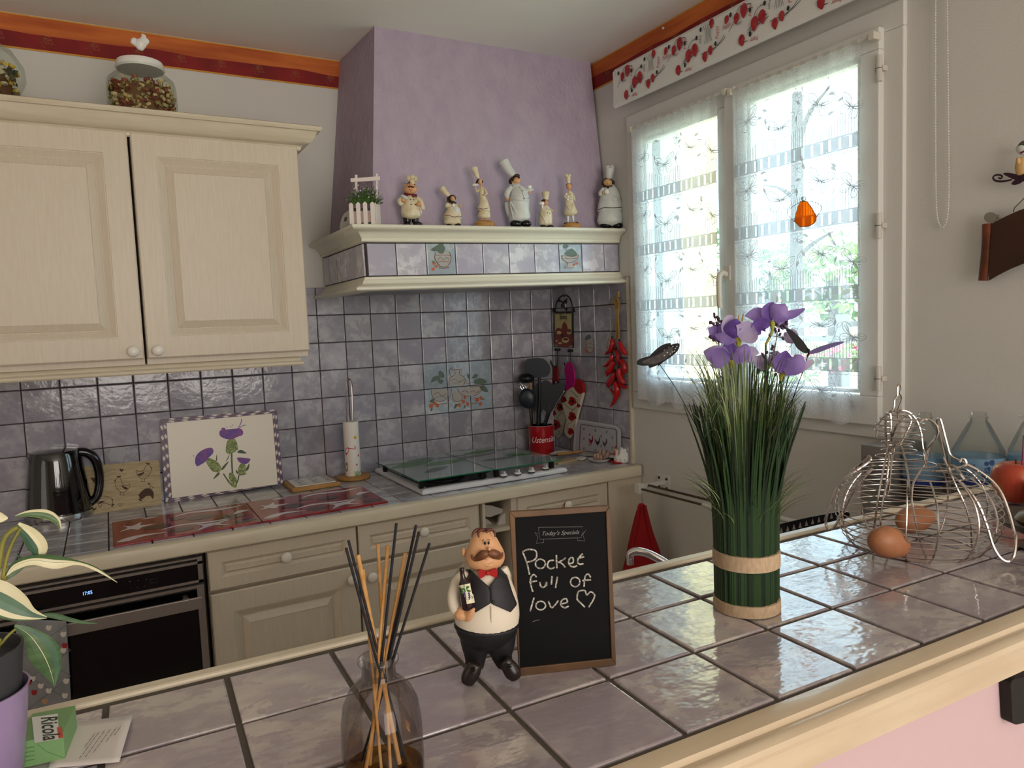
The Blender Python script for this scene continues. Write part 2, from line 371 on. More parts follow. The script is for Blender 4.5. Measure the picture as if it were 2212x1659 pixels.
fr_rect(-1.022,-.664,1.232,2.076,.010,XR-.02,XR+.01,'glazing_bead')
MB().box((XR-.040,-1.100,1.156),(XR-.029,-1.060,2.128)).build('meeting_stile',PVC,W1,bevel=.004)
PANE=glass_material('window_glass',(245,250,248),.1)
for a,b in ((-1.500,-1.134),(-1.022,-.664)): MB().box((XR-.006,a,1.232),(XR-.002,b,2.076)).build('pane',PANE,W1)
MB().box((XR+.05,WY0,WZ0-.03),(XR+.30,WY1,WZ0+.03)).build('outer_sill',M('stone_sill',(190,184,172),.7),W1)
m=MB()
for a,b in ((-.615,-.60),(-1.57,-1.555)): m.box((XR+.06,a,1.18),(XR+.10,b,2.16))
m.build('shutter_rail',M('grey_rail',(120,122,126),.5),W1)
for z in (2.032,1.654,1.273):
    m=MB(); m.tube([(XR-.030,-1.556,z-.031),(XR-.030,-1.556,z-.001)],.0075,12).tube([(XR-.030,-1.556,z+.001),(XR-.030,-1.556,z+.031)],.0075,12); m.box((XR-.03,-1.566,z-.006),(XR-.01,-1.546,z+.006))
    m.build('hinge',M('hinge_cover',(196,190,180),.35),W1,smooth=True)
for z in (2.03,1.63,1.25):
    MB().tube([(XR-.016,-.607,z-.03),(XR-.016,-.607,z+.03)],.004,10).build('hinge',PVC,W1,smooth=True)
m=MB(); m.tube(cr([(XR-.041,-1.066,1.572),(XR-.062,-1.066,1.578),(XR-.074,-1.066,1.567),(XR-.076,-1.066,1.54),(XR-.075,-1.066,1.49),(XR-.073,-1.066,1.472)],5),.0085,12)
m.box((XR-.046,-1.08,1.555),(XR-.038,-1.054,1.60)); m.build('window_handle',M('handle_plastic',(206,200,188),.3),W1,smooth=True)
# lace curtains
def lace():
    m=D.materials.new('white_lace_net'); m.use_nodes=True; nt=m.node_tree; N=nt.nodes; L=nt.links; N.remove(N['Principled BSDF'])
    t=N.new('ShaderNodeBsdfTransparent'); d=N.new('ShaderNodeBsdfDiffuse'); d.inputs[0].default_value=(.84,.86,.9,1); tl=N.new('ShaderNodeBsdfTranslucent'); tl.inputs[0].default_value=(.8,.86,.92,1)
    a=N.new('ShaderNodeMixShader'); a.inputs[0].default_value=.45; b=N.new('ShaderNodeMixShader')
    L.new(d.outputs[0],a.inputs[1]); L.new(tl.outputs[0],a.inputs[2])
    tc=N.new('ShaderNodeTexCoord'); sp=N.new('ShaderNodeSeparateXYZ'); L.new(tc.outputs['Object'],sp.inputs[0])
    nz=N.new('ShaderNodeTexNoise'); nz.inputs['Scale'].default_value=420; L.new(tc.outputs['Object'],nz.inputs['Vector'])
    r=N.new('ShaderNodeMapRange'); r.inputs[1].default_value=.35; r.inputs[2].default_value=.65; r.inputs[3].default_value=.3; r.inputs[4].default_value=.58
    L.new(nz.outputs['Fac'],r.inputs[0]); L.new(r.outputs[0],b.inputs[0]); L.new(t.outputs[0],b.inputs[1]); L.new(a.outputs[0],b.inputs[2]); L.new(b.outputs[0],N['Material Output'].inputs[0])
    return m
def lace2(name,al,tc_):
    m=D.materials.new(name); m.use_nodes=True; nt=m.node_tree; N=nt.nodes; L=nt.links; N.remove(N['Principled BSDF'])
    t=N.new('ShaderNodeBsdfTransparent'); d=N.new('ShaderNodeBsdfDiffuse'); d.inputs[0].default_value=(.84,.86,.88,1); tl=N.new('ShaderNodeBsdfTranslucent'); tl.inputs[0].default_value=tc_
    a=N.new('ShaderNodeMixShader'); a.inputs[0].default_value=.3; b=N.new('ShaderNodeMixShader'); b.inputs[0].default_value=al
    L.new(d.outputs[0],a.inputs[1]); L.new(tl.outputs[0],a.inputs[2]); L.new(t.outputs[0],b.inputs[1]); L.new(a.outputs[0],b.inputs[2]); L.new(b.outputs[0],N['Material Output'].inputs[0]); return m
LACE=lace(); LACE2=lace2('dense_lace_motif',.9,(.24,.3,.36,1)); LACE3=lace2('woven_lace_band',.86,(.2,.27,.34,1))
def curtain(y0,y1,z1,z0,label):
    """y0 is the side nearest the camera, y1 the far side"""
    xc=XR-.052; wave=lambda y,z: .004*sin(y*62)*(1.2-(z-z0))+.002*sin(y*141+z*3)
    t=thing('lace_curtain',label,'curtain',(xc,(y0+y1)/2,z0),'lace curtains on the window sashes')
    n=46; hem=lambda f: .012*abs(sin(f*PI*5))-.045*(f*(1-f))*4*0
    rows=[]
    for i in range(26):
        r=[]
        for j in range(n+1):
            f=j/n; y=y0+(y1-y0)*f; zb=z0-.022*sin(f*PI*3.2)**2-hem(f)*.5; z=z1+(zb-z1)*i/25; r.append((xc+wave(y,z),y,z))
        rows.append(r)
    MB().grid(rows).build('net',LACE,t,smooth=True)
    m=MB().mat(LACE3); K=V((-.0022,0,0))
    def P(y,z): return V((xc+wave(y,z)-.0024,y,z))
    def quad(ya,yb,za,zb,k=1):
        k=max(1,int(abs(yb-ya)/.02)); m.grid([[P(ya+(yb-ya)*q/k,za) for q in range(k+1)],[P(ya+(yb-ya)*q/k,zb) for q in range(k+1)]])
    W_=y1-y0
    for zb in (1.875,1.69,1.497,1.31):
        quad(y0,y1,zb+.016,zb+.012); quad(y0,y1,zb-.017,zb-.021)
        c=int(W_/.028)
        for q in range(c+1):
            a=y0+W_*(q+.12)/(c+1); b=y0+W_*(q+.88)/(c+1); quad(a,b,zb-.017,zb+.012)
        for q in range(int(W_/.012)):
            a=y0+.012*q; pts=[P(a+.006+.006*cos(u),zb-.024+.006*-abs(sin(u))) for u in (0,.8,1.57,2.3,3.1)]; m.grid([pts,[p+V((0,0,.002)) for p in pts]])
        for q in range(int(W_/.0075)):       # fringe stripes above each band
            a=y0+.0075*q+.002; quad(a,a+.0022,zb+.016,zb+.055+.012*sin(q*.35))
    m.mat(LACE2)
    def stroke(pts,w,sm=4):
        P2=cr(pts,sm) if len(pts)>2 else pts; a=[];b=[]
        for i,p in enumerate(P2):
            p0=P2[max(i-1,0)];p1=P2[min(i+1,len(P2)-1)]; dx,dy=p1[0]-p0[0],p1[1]-p0[1]; l=math.hypot(dx,dy) or 1
            a.append(P(p[0]-dy/l*w,p[1]+dx/l*w)); b.append(P(p[0]+dy/l*w,p[1]-dx/l*w))
        m.grid([a,b])
    def bfly(cy,cz,s,rot):
        R=lambda x,z: (cy+(x*cos(rot)-z*sin(rot))*s,cz+(x*sin(rot)+z*cos(rot))*s)
        for sg in (1,-1):
            up=[(.05,.05),(.45,.55),(.95,.62),(1.0,.42),(.7,.1),(.1,-.02),(.05,.05)]; dn=[(.08,-.04),(.55,-.05),(.72,-.35),(.45,-.62),(.18,-.5),(.06,-.1)]
            stroke([R(sg*x,z) for x,z in up],.0011); stroke([R(sg*x,z) for x,z in dn],.0011)
            for tx,tz in ((.85,.55),(.92,.42),(.7,.25),(.5,.5),(.6,-.3),(.42,-.52),(.22,-.42)): stroke([R(sg*.08,0),R(sg*tx,tz)],.0009)
            stroke([R(sg*.02,.1),R(sg*.12,.4),R(sg*.25,.5)],.0006)
        m.add([P(*R(x,z)) for x,z in ((0,.2),(.05,0),(0,-.35),(-.05,0))],[(0,1,2,3)])
    def leaf(y,z,a,l):
        e=(cos(a),sin(a)); q=(-e[1],e[0]); pts=[(y+e[0]*l*u+q[0]*l*.22*sin(PI*u)*sg,z+e[1]*l*u+q[1]*l*.22*sin(PI*u)*sg) for sg,us in ((1,(0,.3,.6,1)),(-1,(.6,.3))) for u in us]
        if RND.random()<.5: m.ngon([P(*p) for p in pts])
        else: stroke(pts+[pts[0]],.0007,1)
    rr=random.Random(5)
    for zi,zc in enumerate((1.985,1.79,1.60,1.41,1.235)):
        for f,s,dz,ro in ((.28,.045,.0,.3),(.58,.05,-.028,-.1),(.85,.042,.02,-.5),(.06,.04,-.03,.5)): bfly(y0+W_*f,zc+dz,s*(.95 if zi<4 else .8),ro+rr.uniform(-.1,.1))
        for f in (.18,.42,.7):
            c=[(y0+W_*f+.012*sin(k*1.1+f*9),zc+.06-.022*k) for k in range(6)]; stroke(c,.0007)
            for k in range(5): leaf(c[k][0],c[k][1],rr.uniform(0,6.3),.02)
        for f in (.44,.9):
            cy,cz=y0+W_*f,zc+.045
            for q in range(5):
                a=q*1.257; stroke([(cy,cz),(cy+.012*cos(a-.4),cz+.012*sin(a-.4)),(cy+.019*cos(a),cz+.019*sin(a)),(cy+.012*cos(a+.4),cz+.012*sin(a+.4)),(cy,cz)],.0006)
    m.build('lace_motifs',None,t)['kind']='stuff'
    k=int((y1-y0)/.035)
    for q in range(k): MB().box((xc-.003,y0+(y1-y0)*(q+.15)/k,z1-.001),(xc+.004,y0+(y1-y0)*(q+.6)/k,z1+.008)).build('heading_loop',M('lace_heading',(190,188,182),.8),t)
    r=thing('curtain_rod','thin white rod carrying the '+('near' if y0<-1.3 else 'far')+' lace curtain','curtain rod',(xc,(y0+y1)/2,z1+.004))
    MB().box((xc-.002,y0-.03,z1+.0005),(xc+.003,y1+.008,z1+.0075)).build('rod',M('rod_plastic',(205,200,190),.35),r)
    for yb in (y0-.03,y1+.008): MB().box((xc-.005,yb-.008,z1-.006),(XR-.028,yb+.008,z1+.012)).build('bracket',M('clear_bracket',(206,200,184),.25),r,bevel=.002)
curtain(-1.522,-1.104,2.104,1.175,'white butterfly lace curtain on the sash with the orange ornament')
curtain(-1.045,-.640,2.112,1.165,'white butterfly lace curtain on the window sash beside the hood')
# ---------------------------------------------------------------- outdoors
gr=struct(MB().box((XR+T+.02,-30,-.3),(60,40,-.2)).build('ground',M('sunlit_gravel',(205,198,182),.9,var=(170,180,130),vs=.6)))
wg=thing('house_wing','cream rendered wing of the house seen through the far sash','building',(1.6,.5,-.2))
MB().box((XR+T+.3,.42,-.2),(2.05,1.2,4.2)).build('wall',M('cream_render',(232,214,160),.9,bump=.2,bs=60),wg); MB().box((XR+T+.2,.3,4.2),(2.25,1.4,4.3)).build('eaves',PVC,wg)
# ---------------------------------------------------------------- mouldings, doors, knobs
def moulding(path,prof,name,mat,parent,side=1,smooth=True,closed_prof=True):
    """PROF (out,z) swept along PATH (x,y) with mitred corners; out grows to the right of the path for side=1"""
    n=len(path); rs=[]
    for i,p in enumerate(path):
        def nrm(a,b):
            d=V((b[0]-a[0],b[1]-a[1])).normalized(); return V((d.y,-d.x))*side
        if i==0: q=nrm(path[0],path[1]); k=1
        elif i==n-1: q=nrm(path[-2],path[-1]); k=1
        else:
            a=nrm(path[i-1],path[i]); b=nrm(path[i],path[i+1]); q=(a+b).normalized(); k=1/max(q.dot(a),.3)
        rs.append([V((p[0]+q.x*k*o,p[1]+q.y*k*o,z)) for o,z in prof])
    return MB().loft(rs).build(name,mat,parent,smooth=32 if smooth else False)
KN=M('white_knob',(232,226,216),.25); BRASS=M('brass_collar',(150,110,50),.3,metal=1)
def knob(c,parent,r=.0155,brass=False):
    m=MB(); c=V(c); R=Matrix.Rotation(PI/2,4,'X')
    if brass: m.mat(BRASS)
    m.mat(BRASS if brass else KN).lathe([(.006,-.001),(.008,0),(.006,.004),(.005,.010)],c,16,R)
    m.mat(KN).lathe([(.005,.009),(.010,.012),(r,.017),(r*.97,.021),(r*.7,.0255),(r*.3,.027),(.0005,.0272)],c,22,R)
    return m.build('knob',None,parent,smooth=True,loc=c)
def panel(x0,x1,z0,z1,y,parent,name='door',fw=.062,th=.02,mat=None):
    """raised and fielded front lying in the plane y, facing -y"""
    L=[(0,th),(0,.0035),(.0035,0),(fw,0),(fw+.0012,.0018),(fw+.003,.0018),(fw+.021,.0125),(fw+.0225,.0125),(fw+.024,.0105),(fw+.042,.0012),(fw+.0435,.0026),(fw+.045,.0026)]
    if min(x1-x0,z1-z0)<.2: L=[(0,th),(0,.003),(.003,0),(fw,0),(fw+.001,.0015),(fw+.008,.0075),(fw+.009,.0075),(fw+.015,.0015),(fw+.016,.0022)]
    m=MB(); rs=[[V((x0+i,y+d,z0+i)),V((x1-i,y+d,z0+i)),V((x1-i,y+d,z1-i)),V((x0+i,y+d,z1-i))] for i,d in L]
    m.loft(rs); return m.build(name,mat or CREAM,parent)
# ---------------------------------------------------------------- worktop along the back wall
WT=thing('worktop','lilac tiled worktop with cream wooden edge along the hob wall','worktop',(-.45,-.3,.862))
MB().box((-1.56,-.566,.862),(XR-.001,-.005,.8972)).build('slab',GROUT,WT)
wx=[-1.54]+[TP*c for c in range(-14,7)]
wy=[-.556,-.530,-.4275,-.325,-.2225,-.12,-.010]
tiles(WT,(0,0,.892),(1,0,0),(0,1,0),wx,wy,CTILE,t=.008)
m=MB(); pr=[(0,.866),(.004,.862),(.030,.862),(.034,.866),(.034,.893),(.031,.900),(.024,.9035),(.006,.9035),(0,.902)]
moulding([(-1.56,-.566),(XR-.012,-.566)],pr,'wooden_edge',CREAMH,WT,1)
# ---------------------------------------------------------------- wall cabinet
CB=thing('wall_cabinet','cream raised panel wall cabinet with white knobs on the tiled wall','cabinet',(-1.02,-.17,1.37))
DY=-.37
for a,b in ((-1.478,-.9995),(-.9935,-.532)): MB().box((a,DY+.022,1.372),(b,-.008,2.029)).build('body',CREAM,CB)
MB().box((-1.62,DY+.022,1.372),(-1.484,-.008,2.029)).build('body',CREAM,CB)
for x0,x1,kx in ((-1.478,-1.0005,on(1,DY-.01,288,759)),(-.9925,-.531,on(1,DY-.01,341,757))):
    d=panel(x0,x1,1.389,2.024,DY,CB); knob((kx.x,DY,kx.z),d)
d=panel(-1.62,-1.486,1.389,2.024,DY,CB)
pr=[(0,2.012),(.004,2.012),(.008,2.016),(.009,2.022),(.013,2.026),(.022,2.028),(.034,2.034),(.044,2.046),(.049,2.058),(.053,2.063),(.060,2.064),(.064,2.070),(.062,2.077),(.056,2.080),(0,2.082)]
moulding([(-1.6,DY+.012),(-.528,DY+.012),(-.528,-.001)],pr,'cornice',CREAMH,CB,1)
MB().box((-1.6,DY+.012,2.03),(-.528,-.001,2.08)).build('top_board',CREAM,CB)
pr=[(-.03,1.343),(-.006,1.343),(-.002,1.347),(-.001,1.354),(-.008,1.359),(-.010,1.366),(-.016,1.372),(-.03,1.372)]
moulding([(-1.6,DY+.025),(-.545,DY+.025),(-.545,-.008)],pr,'light_rail',CREAMH,CB,1)
# ---------------------------------------------------------------- cooker hood
HY=-.487; HX=-.372; HZ0,HZ1=1.632,1.733
HD=thing('cooker_hood','lilac rendered chimney hood with ivory shelf and tiled band','cooker hood',(.12,-.25,1.59))
HD_t=1.787
m=MB(); b=[(-.345,0,HD_t-.03),(-.325,-.437,HD_t-.03),(XR,-.425,HD_t-.03),(XR,0,HD_t-.03)]; t=[(-.249,0,CZ+.03),(-.232,-.341,CZ+.03),(XR,-.354,CZ+.03),(XR,0,CZ+.03)]
k=14; rs=[[V(b[j]).lerp(V(t[j]),i/k) for j in range(4)] for i in range(k+1)]
m.loft(rs); m.build('chimney_breast',LILAC,HD)
m=MB().box((HX+.004,HY+.004,HZ0-.03),(XR-.001,-.002,HZ1+.03)); m.build('grout_bed',GROUT,HD)
pr=[(-.01,1.736),(.003,1.736),(.008,1.739),(.009,1.743),(.007,1.746),(.008,1.749),(.011,1.751),(.013,1.755),(.018,1.762),(.026,1.768),(.038,1.7715),(.042,1.7735),(.046,1.777),(.047,1.782),(.044,1.786),(-.01,1.787)]
P_=[(HX,-.001),(HX,HY),(XR-.0005,HY)]
# path runs from the wall forwards and then to the right: outside is on its left
moulding([(HX,-.001),(HX,HY),(XR-.0005,HY)],pr,'upper_cornice',HOODC,HD,1)
MB().box((HX+.004,HY+.004,1.74),(XR-.001,-.002,HD_t-.0005)).build('shelf',HOODC,HD)
pr2=[(-.01,1.629),(.003,1.629),(.007,1.626),(.007,1.622),(.010,1.619),(.014,1.615),(.017,1.609),(.024,1.603),(.036,1.600),(.042,1.597),(.047,1.594),(.047,1.588),(.043,1.585),(-.01,1.584)]
moulding([(HX,-.001),(HX,HY),(XR-.0005,HY)],pr2,'lower_cornice',HOODC,HD,1)
m=MB().box((HX+.03,HY+.05,1.592),(XR-.03,-.03,1.61)); m.build('filter_panel',STEEL,HD)
hx=[HX+.009]+[on(1,HY,x,555).x for x in (857,922,985,1044,1101,1156,1209,1258,1306)]+[XR-.002]
tiles(HD,(0,HY+.008,0),(1,0,0),(0,0,1),hx,[HZ0-.001,HZ1+.001],HTILE,key='h',t=.009)
sy=[-.478,-.388,-.287,-.183,-.08,-.004]
tiles(HD,(HX+.008,0,0),(0,-1,0),(0,0,1),[-y for y in sy[::-1]],[HZ0-.001,HZ1+.001],HTILE,t=.009)
HD.rotation_euler=(0,-.0178,0); HD.location.z-=.0088   # the shelf runs slightly down to the left, as in the photo
def tilt(x): return -.0178*(XR-x)
# ---------------------------------------------------------------- base cabinets, oven
FY=-.585
def unit(x0,x1,label,fill=True):
    t=thing('base_cabinet',label,'cabinet',((x0+x1)/2,-.3,.0))
    if fill: MB().box((x0+.001,FY+.021,.1),(x1-.001,-.01,.861)).build('body',CREAM,t)
    MB().box((x0+.001,FY+.07,0),(x1-.001,-.05,.1)).build('plinth',CREAMH,t)
    return t
A_=unit(-.899,-.477,'cream base cabinet with drawer directly right of the oven')
d=panel(-.8965,-.4795,.7465,.8575,FY,A_,'drawer',.034); k_=on(1,FY-.02,620,1205); knob((k_.x,FY,k_.z),d)
d=panel(-.8965,-.4795,.11,.7365,FY,A_,'door',.058); k_=on(1,FY-.02,764,1250); knob((-.503,FY,.702),d,brass=True)
B_=unit(-.476,-.052,'cream base cabinet with drawer below the left of the hob')
d=panel(-.4735,-.0655,.7465,.8575,FY,B_,'drawer',.034); k_=on(1,FY-.02,918,1150); knob((k_.x,FY,k_.z),d,brass=True)
d=panel(-.4735,-.0655,.11,.7365,FY,B_,'door',.058); knob((-.441,FY,.697),d)
N_=thing('open_shelf_unit','narrow cream open shelf unit under the hob','shelf unit',(.01,-.3,0))
x0,x1=-.051,.079
MB().box((x0,FY,.1),(x0+.010,-.01,.861)).build('side_panel',CREAM,N_); MB().box((x1-.022,FY,.1),(x1,-.01,.861)).build('side_panel',CREAM,N_)
MB().box((x0+.010,-.03,.1),(x1-.022,-.01,.861)).build('back_panel',CREAM,N_)
for z in (.765,.55,.33,.1): MB().box((x0+.0102,FY+.002,z-.012),(x1-.0222,-.0302,z)).build('shelf',CREAM,N_)
C_=unit(.0795,.4665,'cream base cabinet with drawer behind the chalkboard')
d=panel(.0825,.4635,.7465,.8575,FY,C_,'drawer',.036); k_=on(1,FY-.02,1229,1092); knob((k_.x,FY,k_.z),d,brass=True)
d=panel(.0825,.4635,.11,.7365,FY,C_,'door',.058)
e=thing('end_panel','plain cream filler panel between the last drawer and the window wall','panel',(.54,-.58,0)); MB().box((.4675,FY,.0),(XR-.003,-.01,.861)).build('board',CREAM,e)
# oven
OV=thing('oven','black glass built in oven with steel handle and blue clock','oven',(-1.21,-.3,.30)); OY=-.596
BGL=M('black_oven_glass',(8,8,9),.08,coat=.3); OF=M('oven_steel',(156,148,142),.34,metal=.55)
MB().box((-1.509,-.57,.28),(-.905,-.02,.855)).build('carcass',M('oven_case',(40,38,38),.5),OV)
m=MB(); a,b=-1.503,-.911
for q in ((a,.848,b,.853),(a,.834,b,.841),(b-.012,.783,b,.848),(a,.783,b,.790),(a,.848-.065,a+.012,.848)): m.box((q[0],OY,q[1]),(q[2],-.565,q[3]))
m.build('panel_frame',OF,OV)
cp=MB().box((a+.0125,OY+.001,.7905),(b-.0125,-.57,.8335)).build('control_panel',BGL,OV)
m=MB(); F=Fr((-1.2,OY+.0005,.81),(0,-1,0))
text(m.mat(M('clock_digits',(120,170,255),.5,emit=2.2)),'17:05',F.w(189,1284.5,.001),(1,0,0),(0,0,1),.0125,width=.020)
m.mat(M('panel_marks',(70,72,76),.5))
for px,py in ((280,1256),(298,1254),(316,1251)): F.disc(m,px,py,1.6,1.6,.001,6)
for px,py in ((283,1270),(297,1269),(312,1266)): F.disc(m,px,py,2,1,.001,6)
F.line(m,[(325,1252),(338,1250),(339,1258),(326,1260)],.8,.001,1,True)
m.build('display',None,OV)
m=MB(); z0,z1=.30,.776; m.box((a,OY,z0),(a+.018,-.57,z1)).box((b-.018,OY,z0),(b,-.57,z1)).box((a+.018,OY,z1-.008),(b-.018,-.57,z1)).box((a+.018,OY,z0),(b-.018,-.57,z0+.02)); m.build('door_frame',OF,OV)
MB().box((a+.0185,OY+.002,z0+.0205),(b-.0185,-.571,z1-.0085)).build('door_glass',BGL,OV)
m=MB().box((a+.004,OY-.036,.722),(b-.010,OY-.028,.754)); m.box((a+.03,OY-.030,.728),(a+.045,OY+.001,.748)).box((b-.055,OY-.030,.728),(b-.04,OY+.001,.748)); m.build('handle',OF,OV,bevel=.002)
# ---------------------------------------------------------------- bar counter in the foreground
BR=thing('bar_counter','raised tiled breakfast bar with cream edge in the foreground','counter',bar(.3,.05,-BZ))
RB=Matrix.Translation(BO)@Matrix.Rotation(BA,4,'Z'); U1=1.434
def bb(m,u0,v0,z0,u1,v1,z1): return m.box((u0,v0,z0-BZ),(u1,v1,z1-BZ),RB)
bb(MB(),-.9,-.113,BZ-.045,U1+.01,.213,BZ-.0026).build('grout_bed',GROUTB,BR)
us=[-.9+.0,-.84,-.735,-.63,-.525,-.42,-.3165,-.212,-.1085,0,.1055,.2095,.312,.414,.520,.625,.730,.835,.940,1.045,1.150,1.255,1.36,U1]
for vs in ((-.108,0),(0,.104),(.104,.2035)):
    for i in range(len(us)-1):
        w=us[i+1]-us[i]-.0052; h=vs[1]-vs[0]-.0052; c=bar((us[i]+us[i+1])/2,(vs[0]+vs[1])/2,-.0085)
        put_tile(BR,c,BU,BV,w,h,BTILE,t=.0085,ch=.0015,jit=.0003)
WOODE=M('varnished_cream_edge',(212,194,166),.25,var=(200,180,152),vs=10,vstretch=(.6,5,5),coat=.4,bump=.05)
prf=[(.0,BZ-.052),(.020,BZ-.052),(.024,BZ-.049),(.024,BZ-.021),(.025,BZ-.0195),(.031,BZ-.0185),(.0345,BZ-.015),(.0352,BZ-.0115),(.0335,BZ-.0075),(.029,BZ-.0048),(.0235,BZ-.0045),(.0205,BZ-.0048),(.0195,BZ-.003),(.018,BZ-.0006),(.010,BZ+.0008),(0,BZ+.0008)]
a=bar(-.9,-.113); b=bar(U1+.01,-.113); moulding([(a.x,a.y),(b.x,b.y)],prf,'front_edge',WOODE,BR,1)
m=MB(); bb(m,-.9,.2135,BZ-.045,U1+.01,.2305,BZ+.002); m.build('rear_edge',CREAMH,BR,bevel=.003)
bw=MB(); bb(bw,-.9,-.118,0,U1+.01,.19,BZ-.0525); struct(bw.build('wall_bar',M('white_paint_pink_reflection',(204,176,180),.8,bump=.1,bs=150)))  # white paint; the pink of reflected light is put into its colour
# sink run behind the bar
SK=thing('sink_worktop','tiled lower worktop hidden behind the breakfast bar','worktop',bar(.6,.5,-BZ))
m=MB(); bb(m,.36,.2315,.84,U1-.035,.50,.88); m.build('slab',CTILE,SK); m=MB(); bb(m,.37,.24,0,U1-.045,.48,.8395); m.build('cupboard',CREAM,SK)
# ---------------------------------------------------------------- hob with its two glass covers
HB=thing('gas_hob','white enamel hob with four white knobs set in the worktop','hob',(.05,-.28,.9))
ENA=M('white_enamel',(228,228,230),.18,coat=.3); HBK=M('black_hob_glass',(16,17,20),.12); IRON=M('cast_iron',(22,22,24),.6)
hx0,hx1,hy0,hy1=-.229,.332,-.512,-.045
m=MB(); rs=[]
for ins,z in ((0,.9005),(-.004,.904),(-.004,.913),(.004,.919),(.012,.920)):
    rs.append([V((x,y,z)) for x,y in ((hx0+ins,hy0+ins),(hx1-ins,hy0+ins),(hx1-ins,hy1-ins),(hx0+ins,hy1-ins))])
m.loft(rs); m.build('tray',ENA,HB,bevel=.002)
pl=cr([(.012,-.492),(.03,-.47),(.045,-.43),(.075,-.40),(.12,-.392)],4)
pts=[(hx0+.02,hy1-.02),(hx0+.02,-.494)]+pl+[(hx1-.02,-.392),(hx1-.02,hy1-.02)]
MB().prism([(x,y,.9195) for x,y in pts],(0,0,.0035)).build('glass_plate',HBK,HB)
for x,y,r in ((-.10,-.39,.075),(-.09,-.16,.06),(.17,-.27,.07),(.2,-.12,.045)):
    bn=MB().lathe([(r,.9235),(r,.926),(r*.9,.928),(r*.85,.929)],(x,y,0),28).build('burner',M('burner_plate',(52,52,54),.45,metal=.6),HB,smooth=True)
    m=MB()
    for k in range(4): m.tube([V((x,y,.931))+V((cos(2*PI*j/24),sin(2*PI*j/24),0))*r*(.25+.18*k) for j in range(24)],.0022,5,True)
    m.build('ring',IRON,bn)
for px,py in ((1087.5,1021),(1118,1017),(1148,1012.5),(1177.5,1006)):
    c=on(2,.935,px,py); c.z=.9205
    g=MB().mat(BLACK).lathe([(.0125,0),(.0125,.003),(.011,.004)],c,20).mat(ENA).lathe([(.0125,.004),(.0128,.006),(.0122,.010),(.010,.0115)],c,20)
    g.box((c.x-.0028,c.y-.011,c.z+.011),(c.x+.0028,c.y+.011,c.z+.0205)); g.build('knob',None,HB,smooth=True,bevel=.0004)
m=MB(); text(m,'De Dietrich',(.045,-.496,.9208),V((1,0,0)),V((0,1,0)),.011,width=.05,shear=.2); m.build('maker_lettering',M('grey_ink',(70,70,80),.5),HB)
def cover_glass(): 
    return M('hob_cover_glass',(158,174,170),.03,alpha=.66,coat=1,spec=1)
CG=cover_glass(); GP=M('green_leaf_print',(70,140,50),.15,alpha=.62); GP2=M('dark_leaf_print',(58,84,54),.15,alpha=.5); CE=M('green_glass_edge',(30,110,80),.1)
def glass_cover(x0,x1,label,leaf):
    t=thing('glass_hob_cover',label,'hob cover',((x0+x1)/2,-.33,.9235),'leaf printed glass covers over the hob'); z=.952
    MB().box((x0,-.532,z),(x1,-.125,z+.004)).build('glass_sheet',CG,t)
    m=MB().mat(CE); m.box((x0,-.5325,z+.0002),(x1,-.532,z+.0038)).box((x0-.0004,-.532,z+.0002),(x0,-.125,z+.0038)).box((x1,-.532,z+.0002),(x1+.0004,-.125,z+.0038)); m.build('cut_edge',None,t)
    for x,y in ((x0+.02,-.505),(x1-.03,-.505),(x0+.02,-.16),(x1-.03,-.16)):
        fz=.9235; m=MB(); m.box((x-.007,y-.007,fz),(x+.007,y+.007,z-.0002)); m.build('foot',BLACK,t)
    m=MB()
    for cx,cy,l,w,a,mt in leaf:
        m.mat(mt); e=V((cos(a),sin(a),0)); q=V((-e.y,e.x,0)); c=V((cx,cy,z+.0046))
        up=[c+e*l*(u-.5)+q*w*sin(PI*u)**.8 for u in (0,.1,.2,.35,.5,.65,.8,.9,1)]; dn=[c+e*l*(u-.5)-q*w*sin(PI*u)**.8 for u in (.9,.8,.65,.5,.35,.2,.1)]
        m.ngon(up+dn)
    m.build('leaf_print',None,t)
glass_cover(-.252,.024,'glass hob cover with pale green leaves over the left burners',((-.16,-.25,.20,.04,.3,GP),(-.05,-.30,.18,.035,.1,GP),(-.13,-.40,.13,.025,.5,GP2),(-.1,-.18,.12,.02,.1,GP2)))
glass_cover(.028,.304,'glass hob cover with a bright green leaf beside the red utensil pot',((.14,-.19,.16,.03,.2,GP),(.10,-.26,.20,.02,.15,GP2),(.225,-.33,.09,.035,.4,GP),(.24,-.36,.12,.018,-.1,GP),(.13,-.37,.15,.02,.0,GP2)))
